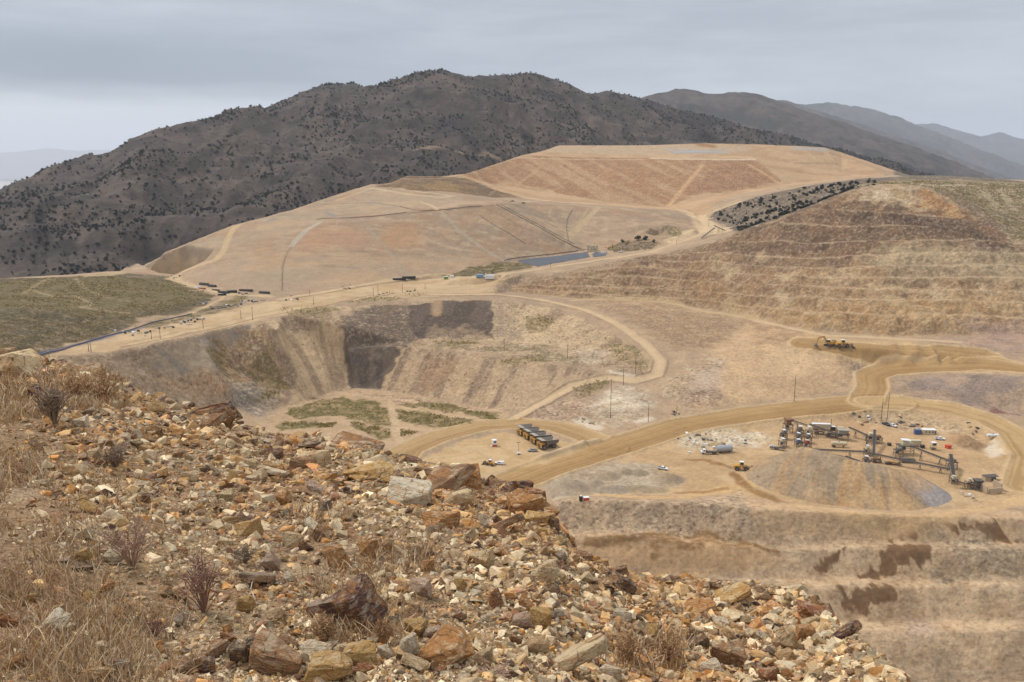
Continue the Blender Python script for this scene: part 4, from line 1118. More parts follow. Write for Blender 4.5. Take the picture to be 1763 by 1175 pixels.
def scatter_mesh(name, protos, pos, scale, mat, kind='stuff', attrs=None):
    Vs, Fs, off = [], [], 0; Cs = []
    pos = np.asarray(pos); sel = RNG.integers(len(protos), size=len(pos)); rot = RNG.uniform(0, 2 * np.pi, len(pos))
    for k, (pv, pf) in enumerate(protos):
        m = np.where(sel == k)[0]
        if not len(m): continue
        c, s = np.cos(rot[m]), np.sin(rot[m]); sc = scale[m] if np.ndim(scale) else np.full(len(m), scale)
        x = pv[None, :, 0] * c[:, None] - pv[None, :, 1] * s[:, None]; y = pv[None, :, 0] * s[:, None] + pv[None, :, 1] * c[:, None]
        P = np.stack([x, y, np.broadcast_to(pv[None, :, 2], x.shape)], -1) * sc[:, None, None] + pos[m][:, None, :]
        Vs.append(P.reshape(-1, 3)); Fs.append((pf[None] + (np.arange(len(m)) * len(pv))[:, None, None]).reshape(-1, pf.shape[1]) + off); off += len(m) * len(pv)
    me = np_mesh(name, np.concatenate(Vs), np.concatenate(Fs), {}, mat)
    ob = bpy.data.objects.new(name, me); COL.objects.link(ob)
    if kind: ob['kind'] = kind
    return ob


def seen(P):
    """True where a point is not hidden behind the mine ground or the mountains"""
    P = np.asarray(P, float); out = np.ones(len(P), bool)
    for f in np.concatenate([np.linspace(0.2, 0.97, 90), [0.975, 0.98, 0.985, 0.99]]):
        q = P * f
        lo = (q[:, 1] < 1970) & (q[:, 1] > 290)
        out &= ~(lo & (GH(q[:, 0], q[:, 1]) > q[:, 2] + 1.0))
        hi = q[:, 1] > 900
        out &= ~(hi & (mount_z(q[:, 0], np.maximum(q[:, 1], 870)) > q[:, 2] + 2.5))
    return out


def project(P):
    x, y, z = P[:, 0], P[:, 1], P[:, 2]
    f = y * CP - z * SP; up = y * SP + z * CP
    return PW / 2 + FPX * x / f, PH / 2 - FPX * up / f


cx_ = RNG.uniform(-1700, 3200, 230000); cy_ = RNG.uniform(880, 3600, 230000)
cz_ = mount_z(cx_, cy_)
P = np.stack([cx_, cy_, cz_], -1); uu, vv = project(P)
den = 0.10 + 0.9 * sstep(0.48, 0.66, fbm(cx_, cy_, 130, 4, 601)) + 0.55 * sstep(0.55, 0.7, fbm(cx_, cy_, 40, 3, 602)) + 0.7 * sstep(100, 1100, cx_) * sstep(0.35, 0.55, fbm(cx_, cy_, 300, 3, 603))
ok = (uu > -80) & (uu < 1850) & (RNG.random(len(P)) < den * 1.1) & (cz_ > -160) & (GH(cx_, cy_) < cz_ + 1)
P = P[ok]; P = P[seen(P + np.array([0, 0, 2.0]))]
sc_ = 1.2 + 2.6 * RNG.random(len(P)) ** 1.8 * (1 + P[:, 1] / 12000)
# junipers on the low hill behind the pit crest
hill = drape([(1224, 374), (1236, 366), (1300, 344), (1380, 326), (1480, 312), (1550, 307), (1560, 314), (1480, 324), (1400, 354), (1330, 379), (1276, 398), (1250, 386)])
hx = RNG.uniform(hill[:, 0].min(), hill[:, 0].max(), 5200); hy = RNG.uniform(hill[:, 1].min(), hill[:, 1].max(), 5200)
inh = inpoly(hx, hy, hill)
hx, hy = hx[inh], hy[inh]; HP = np.stack([hx, hy, GH(hx, hy)], -1)
hu, hv = project(HP); lowedge = np.interp(hu, [1270, 1330, 1400, 1480], [402, 380, 358, 330]) - hv
keep = (RNG.random(len(HP)) < 0.045 + 0.20 * sstep(0.5, 0.65, fbm(hx, hy, 40, 3, 605)) + 0.05 * (lowedge < 7) * (lowedge > -20)) & (hu < 1505) & seen(HP + np.array([0, 0, 2.0]))
HP = HP[keep]
HSc = RNG.uniform(1.3, 3.4, len(HP))
allP = np.concatenate([HP, P]); allS = np.concatenate([HSc, sc_]); allS[len(HP):] *= 0.92
big = allS / allP[:, 1]
au, av = project(allP)
big = np.where((au > 5) & (au < 1758), big, 0)
order = np.argsort(-big)
JP = [leafy(900 + k, 46) for k in range(8)]


def juniper_thing(k):
    root = bpy.data.objects.new('juniper_tree', None); COL.objects.link(root)
    v, f = leafy(950 + k, 70)
    cr = bpy.data.objects.new('crown', np_mesh('crown', v, f, {}, M_jun)); COL.objects.link(cr); cr.parent = root
    tb_ = bmesh_cone(0.09, 0.05, 0.5)
    tr = bpy.data.objects.new('trunk', tb_); COL.objects.link(tr); tr.parent = root
    return root


def bmesh_cone(r1, r2, h, n_=6):
    v = []; f = []
    for k in range(n_):
        a_ = 2 * math.pi * k / n_
        v += [(r1 * math.cos(a_), r1 * math.sin(a_), -0.2), (r2 * math.cos(a_), r2 * math.sin(a_), h)]
    for k in range(n_):
        j = (k + 1) % n_; f.append((2 * k, 2 * j, 2 * j + 1, 2 * k + 1))
    me = bpy.data.meshes.new('trunk'); me.from_pydata(v, [], f); me.materials.append(M_bark); return me


def copy_thing(root, name=None):
    c = root.copy(); COL.objects.link(c)
    for ch in [o for o in root.children]:
        d = ch.copy(); COL.objects.link(d); d.parent = c
        for g2 in [o for o in ch.children]:
            e = g2.copy(); COL.objects.link(e); e.parent = d
    return c


protos_j = [juniper_thing(k) for k in range(6)]
used_j = [False] * 6
for q, k in enumerate(order[:300]):
    r = random.randrange(6)
    if not used_j[r]: o = protos_j[r]; used_j[r] = True
    else: o = copy_thing(protos_j[r])
    o.location = allP[k]; s = float(allS[k]); o.scale = (s, s, s * random.uniform(0.85, 1.15)); o.rotation_euler.z = random.uniform(0, 6.28)
    onhill = k < len(HP)
    o['category'] = 'tree'
    o['label'] = 'dark green juniper on the low grey hill behind the terraced pit wall' if onhill else 'dark green juniper dotted on the brown mountain slope behind the mine'
    o['group'] = 'junipers on the low hill behind the pit' if onhill else 'junipers on the mountain slope'
for k in range(6):
    if not used_j[k]:
        for ch in list(protos_j[k].children): bpy.data.objects.remove(ch)
        bpy.data.objects.remove(protos_j[k])
rest = order[300:]
scatter_mesh('distant_junipers', JP, allP[rest], allS[rest], M_jun)

# ------------------------------------------------------------------ sagebrush on the mine's slopes and the scrub field
SB = [leafy(970 + k, 14, 0.7) for k in range(6)]
sp = []; ss = []
def sow(px, n_, smin, smax, thr=0.0, sc=12):
    poly = drape(list(px) + [px[0]])
    x = RNG.uniform(poly[:, 0].min(), poly[:, 0].max(), n_ * 3); y = RNG.uniform(poly[:, 1].min(), poly[:, 1].max(), n_ * 3)
    m = inpoly(x, y, poly); x, y = x[m][:n_], y[m][:n_]
    if thr > 0:
        q = fbm(x, y, sc, 3, 611) > thr; x, y = x[q], y[q]
    for a_, b_ in zip(x, y):
        sp.append((a_, b_, gz(a_, b_) - 0.05)); ss.append(random.uniform(smin, smax))
for k, gp in enumerate(GREENPX):
    sow(gp, 430 if k < 4 else 150, 0.4, 1.0, 0.42, 6)
sow([(-60, 600), (-60, 485), (0, 482), (190, 476), (300, 486), (372, 508), (345, 528), (240, 548), (190, 575), (60, 606), (0, 612)], 8000, 0.35, 0.85, 0.42, 14)
sow([(440, 560), (740, 522), (900, 530), (1040, 575), (1090, 630), (1000, 625), (740, 590), (660, 668), (600, 668), (480, 700), (380, 640)], 1500, 0.4, 0.9, 0.5, 14)
sow([(690, 605), (1000, 636), (890, 708), (760, 690), (665, 672)], 260, 0.4, 0.9, 0.48, 14)
sow([(1560, 310), (1762, 318), (1762, 412), (1690, 374), (1600, 322)], 800, 0.6, 1.4, 0.42, 14)
sow([(1480, 320), (1600, 316), (1560, 312), (1480, 316)], 200, 0.7, 1.4)
sow([(760, 475), (850, 456), (885, 455), (920, 460), (880, 467), (800, 477)], 350, 0.5, 1.2, 0.42, 8)
sow([(1040, 428), (1075, 416), (1130, 418), (1120, 430), (1060, 434)], 260, 0.7, 1.6, 0.42, 10)
sow([(1150, 400), (1168, 392), (1176, 404), (1165, 412)], 60, 0.5, 1.0)
sow([(225, 563), (300, 550), (380, 526), (420, 510), (425, 516), (300, 556)], 300, 0.4, 0.9, 0.45, 8)
sow([(155, 625), (240, 610), (300, 600), (240, 640), (280, 690)], 90, 0.4, 0.9)
scatter_mesh('sagebrush', SB, np.array(sp), np.array(ss), M_sage)

# ------------------------------------------------------------------ the rocky ridge under the camera
SIL = [(-700, 470, 34), (-300, 540, 28), (0, 604, 24), (60, 614, 22.5), (110, 624, 21), (180, 642, 19), (230, 668, 18), (300, 694, 17), (350, 706, 16), (400, 724, 15.2), (480, 746, 14.2), (560, 752, 13.4), (650, 768, 12.2),
       (720, 790, 11.4), (780, 800, 10.6), (850, 828, 9.8), (900, 842, 9.0), (940, 862, 8.4), (962, 905, 7.8), (1000, 955, 7.3), (1060, 980, 7.2), (1100, 994, 7.3), (1180, 996, 7.8), (1300, 1005, 8.4), (1350, 1004, 8.6), (1400, 1034, 7.6),
       (1440, 1066, 6.8), (1500, 1120, 5.8), (1560, 1176, 5.0), (1650, 1262, 4.4), (1763, 1380, 3.9), (2100, 1700, 3.4)]
_t = []
for u, v, r in SIL:
    a_, b_ = ray(u, v); hd = math.hypot(a_, 1)
    _t.append((math.atan2(a_, 1), -float(b_) / hd, r))
_t = np.array(_t)
def sil(th):
    return np.interp(th, _t[:, 0], _t[:, 1]), np.interp(th, _t[:, 0], _t[:, 2])
EYE = 1.65
_ft = np.linspace(-R(125), R(125), 1000)
_a0, _r0 = sil(_ft)
_s0 = _a0 - EYE / _r0
def _sm(v, n_):
    for _ in range(n_): v = np.convolve(np.pad(v, 2, mode='edge'), [0.1, 0.2, 0.4, 0.2, 0.1], 'valid')
    return v
_s1 = _sm(_s0, 3); _r1 = _sm(_r0, 3); _s2 = _sm(_s0, 160)


def fore(x, y, fine=True):
    x = np.asarray(x, float); y = np.asarray(y, float)
    th = np.arctan2(x, y); r = np.hypot(x, y) + 1e-6
    s = np.interp(th, _ft, _s1); s2 = np.interp(th, _ft, _s2); Rr = np.interp(th, _ft, _r1)
    # slope eases from a smooth plane near the eye to the outline's own slope at the crest
    f = sstep(0.15, 0.95, r / Rr)
    z = -EYE - (s2 * (1 - f) + s * f) * r
    e = np.clip(r - Rr * 1.0, 0, None)
    z = z - 1.05 * e * e / (e + 0.8)
    z = np.maximum(z, -235)
    if fine:
        q = np.clip(r / 4, 0.15, 1) * (1 - sstep(0.8, 1.0, r / Rr) * 0.7)
        z = z + (fbm(x, y, 1.6, 4, 701) - 0.5) * 0.34 * q + (fbm(x, y, 0.35, 3, 711) - 0.5) * 0.07 * np.clip(r / 3, 0.3, 1) + (fbm(x, y, 25, 4, 721) - 0.5) * 14 * sstep(10, 60, e)
        z = z - 0.06 * q
    return z


rr = np.concatenate([np.geomspace(0.25, 34, 620), np.geomspace(35, 300, 70)])
tt = np.concatenate([np.linspace(-R(125), -R(38), 120)[:-1], np.linspace(-R(38), R(38), 760), np.linspace(R(38), R(125), 120)[1:]])
TT, RR_ = np.meshgrid(tt, rr)
FX, FY = np.sin(TT) * RR_, np.cos(TT) * RR_
FZ = fore(FX.ravel(), FY.ravel()).reshape(FX.shape)
fx_, fy_ = FX.ravel(), FY.ravel()
FC = np.tile(pal((168, 140, 108)), (len(fx_), 1)).astype(np.float32)
def flay(m, c):
    m = m[:, None]; FC[:] = FC * (1 - m) + pal(c)[None] * m
flay(sstep(0.5, 0.66, fbm(fx_, fy_, 1.5, 4, 731)) * 0.6, (146, 118, 92))
flay(sstep(0.52, 0.66, fbm(fx_, fy_, 0.4, 4, 732)) * 0.5, (192, 168, 138))
flay(sstep(0.55, 0.7, fbm(fx_, fy_, 0.8, 3, 733)) * 0.5, (158, 112, 78))
M_soil, n, b = new_mat("ridge_soil")
ca = n.n('ShaderNodeAttribute', attribute_name='Col'); tcg = n.n('ShaderNodeTexCoord'); P_ = tcg.outputs['Object']
vor = n.n('ShaderNodeTexVoronoi'); vor.inputs['Scale'].default_value = 30; n.l(P_, vor.inputs['Vector'])
g = n.math('MULTIPLY_ADD', n.noise(P_, 14, 6, 0.75), 1.3, 0.35)
c1 = n.mix(1.0, ca.outputs['Color'], g, 'MULTIPLY')
vr = n.n('ShaderNodeRGBToBW'); n.l(vor.outputs['Color'], vr.inputs[0])
c2 = n.mix(1.0, c1, n.math('MULTIPLY_ADD', vr.outputs[0], 0.9, 0.6), 'MULTIPLY')
n.l(c2, b.inputs['Base Color'])
bm = n.n('ShaderNodeBump'); bm.inputs['Distance'].default_value = 0.05; bm.inputs['Strength'].default_value = 0.8
n.l(n.math('ADD', n.noise(P_, 25, 5, 0.7), n.math('MULTIPLY', vor.outputs['Distance'], 0.7)), bm.inputs['Height']); n.l(bm.outputs[0], b.inputs['Normal'])
mesh_grid('ridge', FX, FY, FZ, {'Col': FC}, M_soil)

# rock material: body colour from attribute or object colour, rust and lichen stains, dark seams, gritty bump
def rock_mat(name, src, sc):
    m, n, b = new_mat(name)
    tcg = n.n('ShaderNodeTexCoord')
    oi = n.n('ShaderNodeObjectInfo')
    if src == 'attr':
        colr = n.n('ShaderNodeAttribute', attribute_name='Col').outputs['Color']; vec = tcg.outputs['Object']
    else:
        colr = oi.outputs['Color']
        va_ = n.n('ShaderNodeVectorMath'); va_.operation = 'ADD'; n.l(tcg.outputs['Object'], va_.inputs[0])
        cmb = n.n('ShaderNodeCombineXYZ')
        for k in range(3): n.l(n.math('MULTIPLY', oi.outputs['Random'], 17.0 + 9 * k), cmb.inputs[k])
        n.l(cmb.outputs[0], va_.inputs[1]); vec = va_.outputs[0]
    a1 = n.noise(vec, 2.2 * sc, 6, 0.65, 0.4); a2 = n.noise(vec, 7.0 * sc, 6, 0.7); a3 = n.noise(n.vscale(vec, 1, 1, 5), 1.8 * sc, 5, 0.65, 0.8)
    c = n.mix(n.math('MULTIPLY', n.ramp(a1, [(0.46, 0.0), (0.56, 1.0)]), 0.8 if src != 'attr' else 0.35), colr, n.mix(0.6, colr, lin((186, 132, 76))))
    c = n.mix(n.math('MULTIPLY', n.ramp(a3, [(0.50, 0.0), (0.60, 1.0)]), 0.7), c, n.mix(0.6, colr, lin((226, 206, 172))))
    c = n.mix(n.math('MULTIPLY', n.ramp(a2, [(0.30, 1.0), (0.42, 0.0)]), 0.6), c, n.mix(0.6, colr, lin((66, 46, 42))))
    g = n.math('MULTIPLY_ADD', a2, 1.0, 0.52)
    n.l(n.mix(1.0, c, g, 'MULTIPLY'), b.inputs['Base Color'])
    b.inputs['Roughness'].default_value = 0.85; b.inputs['Specular IOR Level'].default_value = 0.2
    if src != 'attr':
        vo = n.n('ShaderNodeTexVoronoi'); vo.feature = 'DISTANCE_TO_EDGE'; vo.inputs['Scale'].default_value = 1.6; n.l(n.vscale(vec, 1, 1, 1.8), vo.inputs['Vector'])
        ck = n.math('MULTIPLY', n.ramp(vo.outputs['Distance'], [(0.0, 1.0), (0.035, 0.0)]), n.ramp(a1, [(0.42, 0.0), (0.5, 0.75)]))
        c = n.mix(ck, n.mix(1.0, c, g, 'MULTIPLY'), lin((58, 42, 36))); g = 1.0
        n.l(c, b.inputs['Base Color'])
    bm = n.n('ShaderNodeBump'); bm.inputs['Distance'].default_value = 0.12 / sc if src != 'attr' else 0.02; bm.inputs['Strength'].default_value = 0.7
    n.l(n.math('ADD', a2, n.math('MULTIPLY', a3, 0.6)), bm.inputs['Height']); n.l(bm.outputs[0], b.inputs['Normal'])
    return m
M_scree = rock_mat("scree_rock", 'attr', 5.0)
M_rock = rock_mat("broken_rock", 'obj', 1.0)


def fore_pick(u, v):
    """photo pixel -> point on the ridge"""
    a_, b_ = ray(np.atleast_1d(u), np.atleast_1d(v)); hd = np.hypot(a_, 1)
    th = np.arctan2(a_, 1); t = -b_ / hd
    lo = np.full(len(th), 0.8); hi = np.interp(th, _ft, _r1) * 1.03
    rs = lo[:, None] + (hi - lo)[:, None] * np.linspace(0, 1, 160)[None] ** 1.5
    z = fore((np.sin(th)[:, None] * rs).ravel(), (np.cos(th)[:, None] * rs).ravel()).reshape(rs.shape)
    d = z + t[:, None] * rs
    hit = d >= 0; k = np.where(hit.any(1), hit.argmax(1), 159); k = np.maximum(k, 1); i = np.arange(len(k))
    d0, d1 = d[i, k - 1], d[i, k]; f = np.clip(-d0 / np.where(np.abs(d1 - d0) < 1e-9, 1, d1 - d0), 0, 1)
    r = rs[i, k - 1] + (rs[i, k] - rs[i, k - 1]) * f
    return np.stack([np.sin(th) * r, np.cos(th) * r, -t * r], -1), hit.any(1)


import bmesh
def hull_rock(seed, npts, flat, det=0, slab=False):
    """angular broken stone: convex hull of scattered points, optionally chipped finer"""
    g = np.random.default_rng(seed)
    p = g.normal(size=(npts, 3)); p /= np.linalg.norm(p, axis=1)[:, None]
    if slab: p = np.sign(p) * np.abs(p) ** 0.45
    p *= g.uniform(0.8, 1.0, size=(npts, 1)); p *= np.array([1.0, g.uniform(0.6, 0.85), flat])
    bmm = bmesh.new()
    for q in p: bmm.verts.new(q)
    r = bmesh.ops.convex_hull(bmm, input=bmm.verts)
    bmesh.ops.delete(bmm, geom=[e for e in r['geom_interior'] if isinstance(e, bmesh.types.BMVert)], context='VERTS')
    if det:
        bmesh.ops.dissolve_limit(bmm, angle_limit=R(14), verts=bmm.verts, edges=bmm.edges)
        bmesh.ops.bevel(bmm, geom=list(bmm.edges), offset=0.035, segments=1, affect='EDGES')
        bmesh.ops.triangulate(bmm, faces=bmm.faces)
        for _ in range(det):
            bmesh.ops.subdivide_edges(bmm, edges=[e for e in bmm.edges if e.calc_length() > 0.16], cuts=1)
            bmesh.ops.triangulate(bmm, faces=bmm.faces)
        co = np.array([v.co[:] for v in bmm.verts])
        dn = (ridged(co[:, 0] + 9 * seed, co[:, 1], 0.5, 3, seed, co[:, 2]) - 0.6) * 0.10 + (fbm(co[:, 0], co[:, 1], 0.16, 2, seed + 3, z=co[:, 2]) - 0.5) * 0.05
        # layered ledges along the bedding
        lay_ = np.abs(((co[:, 2] / flat * 3.0 + fbm(co[:, 0], co[:, 1], 0.9, 2, seed) * 1.2) % 1) - 0.5)
        nn = co / (np.linalg.norm(co, axis=1)[:, None] + 1e-6)
        co = co + nn * (dn - 0.05 * (lay_ < 0.09))[:, None]
        for v, c in zip(bmm.verts, co): v.co = c
    else:
        bmesh.ops.triangulate(bmm, faces=bmm.faces)
    me = bpy.data.meshes.new('rock'); bmm.to_mesh(me); bmm.free()
    return me


def mesh_arrays(me):
    v = np.zeros(len(me.vertices) * 3, np.float32); me.vertices.foreach_get('co', v)
    f = np.array([p.vertices[:] for p in me.polygons])
    return v.reshape(-1, 3), f

small = []
for k in range(16):
    me = hull_rock(1000 + k, 9 + k % 4, [0.22, 0.35, 0.5, 0.7][k % 4], slab=k % 3 == 0)
    small.append(mesh_arrays(me)); bpy.data.meshes.remove(me)

# loose stones too many to count: laid over the slope, sizes shrink to gravel
PALR = np.array([pal(c) for c in [(206, 178, 138), (236, 222, 194), (192, 142, 86), (188, 138, 92), (140, 106, 86), (150, 122, 100), (208, 190, 160), (186, 150, 106), (96, 74, 68), (198, 166, 120), (168, 140, 112), (214, 196, 168)]])
NS = 165000
su = RNG.uniform(-120, 1800, NS); 
a_, b_ = ray(su, np.full(NS, 700.0))
crest_v = np.interp(su, [s[0] for s in SIL], [s[1] for s in SIL])
sv_ = crest_v + 2 + (1230 - crest_v) * RNG.random(NS) ** 1.0
sv_ = np.where(crest_v > 1180, crest_v + 40 * RNG.random(NS), sv_)
SPt, okp = fore_pick(su, sv_)
# fewer stones on the soil and dry grass at the lower left
def soilness(u, v):
    s = 0.85 * sstep(150, 0, u - (v - 640) * 0.15) * sstep(640, 760, v)
    s = np.maximum(s, 0.88 * sstep(420, 160, u) * sstep(860, 990, v))
    s = np.maximum(s, 0.8 * np.exp(-(((u - 300) / 260) ** 2 + ((v - 1060) / 110) ** 2)))
    s = np.maximum(s, 0.55 * np.exp(-(((u - 620) / 200) ** 2 + ((v - 950) / 60) ** 2)))
    s = np.maximum(s, 0.6 * np.exp(-(((u - 1130) / 60) ** 2 + ((v - 1120) / 50) ** 2)))
    return np.clip(s, 0, 1)
so_ = soilness(su, sv_)
keep = okp & (RNG.random(NS) > so_ * 0.86) & (RNG.random(NS) < 0.55 + 0.9 * sstep(0.4, 0.55, fbm(SPt[:, 0], SPt[:, 1], 0.9, 3, 741)))
SPt = SPt[keep]; so_ = so_[keep]; NSk = len(SPt)
dist = np.linalg.norm(SPt, axis=1)
pxs = 2.6 + RNG.pareto(1.75, NSk) * 3.3
pxs = np.clip(pxs, 2.2, 26) * (1 - 0.4 * so_)
ssz = pxs * dist / FPX * RNG.uniform(0.8, 1.2, NSk)
sel = RNG.integers(len(small), size=NSk)
ci = RNG.integers(len(PALR), size=NSk)
# patches of like-coloured stone
pt = fbm(SPt[:, 0], SPt[:, 1], 1.2, 3, 751)
ci = np.where((pt > 0.58) & (RNG.random(NSk) < 0.5), RNG.choice([2, 3, 7, 7, 9], NSk), ci)
ci = np.where((pt < 0.40) & (RNG.random(NSk) < 0.55), RNG.choice([0, 1, 6, 9, 11], NSk), ci)
SC_ = PALR[ci] * np.clip(RNG.normal(1.03, 0.42, (NSk, 1)), 0.28, 1.8) * np.array([0.99, 0.95, 0.86])
Vs, Fs, Cs, off = [], [], [], 0
for k, (pv, pf) in enumerate(small):
    m = np.where(sel == k)[0]
    n_ = len(m)
    if not n_: continue
    az_ = RNG.uniform(0, 2 * np.pi, n_); tx = RNG.normal(0, 0.6, n_); ty = RNG.normal(0, 0.6, n_)
    cz, sz = np.cos(az_), np.sin(az_); cx1, sx1 = np.cos(tx), np.sin(tx); cy1, sy1 = np.cos(ty), np.sin(ty)
    q = np.broadcast_to(pv[None], (n_, len(pv), 3)).copy()
    x, y, z = q[..., 0], q[..., 1], q[..., 2]
    x, y = x * cz[:, None] - y * sz[:, None], x * sz[:, None] + y * cz[:, None]
    y, z = y * cx1[:, None] - z * sx1[:, None], y * sx1[:, None] + z * cx1[:, None]
    x, z = x * cy1[:, None] + z * sy1[:, None], -x * sy1[:, None] + z * cy1[:, None]
    q = np.stack([x, y, z], -1) * ssz[m][:, None, None] * 0.62 + SPt[m][:, None, :]
    Vs.append(q.reshape(-1, 3)); Fs.append((pf[None] + (np.arange(n_) * len(pv))[:, None, None]).reshape(-1, 3) + off); off += n_ * len(pv)
    Cs.append(np.repeat(SC_[m], len(pv), axis=0))
me = np_mesh('scree', np.concatenate(Vs), np.concatenate(Fs), {'Col': np.concatenate(Cs)}, M_scree)
o = bpy.data.objects.new('scree', me); COL.objects.link(o); o['kind'] = 'stuff'

# ---- rocks one can point at
PROTO = {}
for kind_, (flat, npts, slab, cnt) in {'block': (0.75, 14, True, 5), 'slab': (0.3, 14, True, 4), 'wedge': (0.55, 9, False, 5), 'lump': (0.7, 22, False, 4)}.items():
    PROTO[kind_] = []
    for k in range(cnt):
        me = hull_rock(1100 + 37 * k + len(kind_), npts, flat, 2, slab); me.name = 'rock'; me.materials.append(M_rock); PROTO[kind_].append(me)
CN = {'tan': (196, 162, 120), 'white': (238, 222, 192), 'orange': (190, 136, 84), 'rust': (158, 104, 74), 'purple-brown': (110, 80, 72), 'grey': (161, 145, 129), 'dark': (110, 94, 83), 'cream': (224, 198, 156), 'brown': (158, 123, 94), 'yellow': (206, 166, 104), 'pink': (200, 173, 153), 'greenish': (161, 145, 111)}
ROCKS = []


def rock(u, v, w_, h_, colr, kind_, label, tilt=0.0, name='rock', group='rocks on the ridge', sink=0.18, k=None):
    """a stone whose outline covers about w_ x h_ photo pixels round (u, v)"""
    cv_ = float(np.interp(u, [s[0] for s in SIL], [s[1] for s in SIL]))
    if 738 < u < 962 and 772 < v < 905: w_, h_ = w_ * 1.18, h_ * 1.2
    p, _ = fore_pick(u, min(max(v + h_ * 0.30, cv_ + 5), 1240)); p = p[0]
    oncrest = v + h_ * .5 < cv_ + h_ * .9
    d = float(np.linalg.norm(p)); W = w_ * d / FPX; Hh = h_ * d / FPX
    me = random.choice(PROTO[kind_]) if k is None else PROTO[kind_][k]
    o = bpy.data.objects.new(name, me); COL.objects.link(o)
    co = np.array([q.co[:] for q in me.vertices]); ext = co.max(0) - co.min(0)
    yaw = random.uniform(-0.35, 0.35) + (math.pi if random.random() < 0.5 else 0)
    sx = W / ext[0]; sz = Hh / (ext[2] * 0.86 + 0.18 * ext[1]); 
    sy = min(max(sx, 0.55 * sz), 1.5 * sz) * 0.9
    if kind_ == 'slab': sz = Hh / (ext[2] * 0.86 + 0.42 * ext[1] * sx / max(sz, 1e-6)) if False else max(0.25, 1) * Hh * 0.7 / ext[2]; sy = sx * 0.7
    o.scale = (sx, sy, sz); o.rotation_euler = (random.uniform(-0.2, 0.3), tilt, yaw) if kind_ != 'slab' else (0.35 + random.uniform(-0.1, 0.2), tilt, yaw)
    o.location = (p[0], p[1] + (0.0 if oncrest else 0.15 * W), p[2] + Hh * ((0.22 if oncrest else 0.5) - sink))
    c = CN[colr]; f = random.uniform(0.9, 1.08)
    o.color = (*[x * ALB * 1.05 * f for x in lin(c)], 1)
    o['label'] = label; o['category'] = 'rock'; o['group'] = group
    ROCKS.append((u, v, w_, h_, colr, kind_, label))
    return o

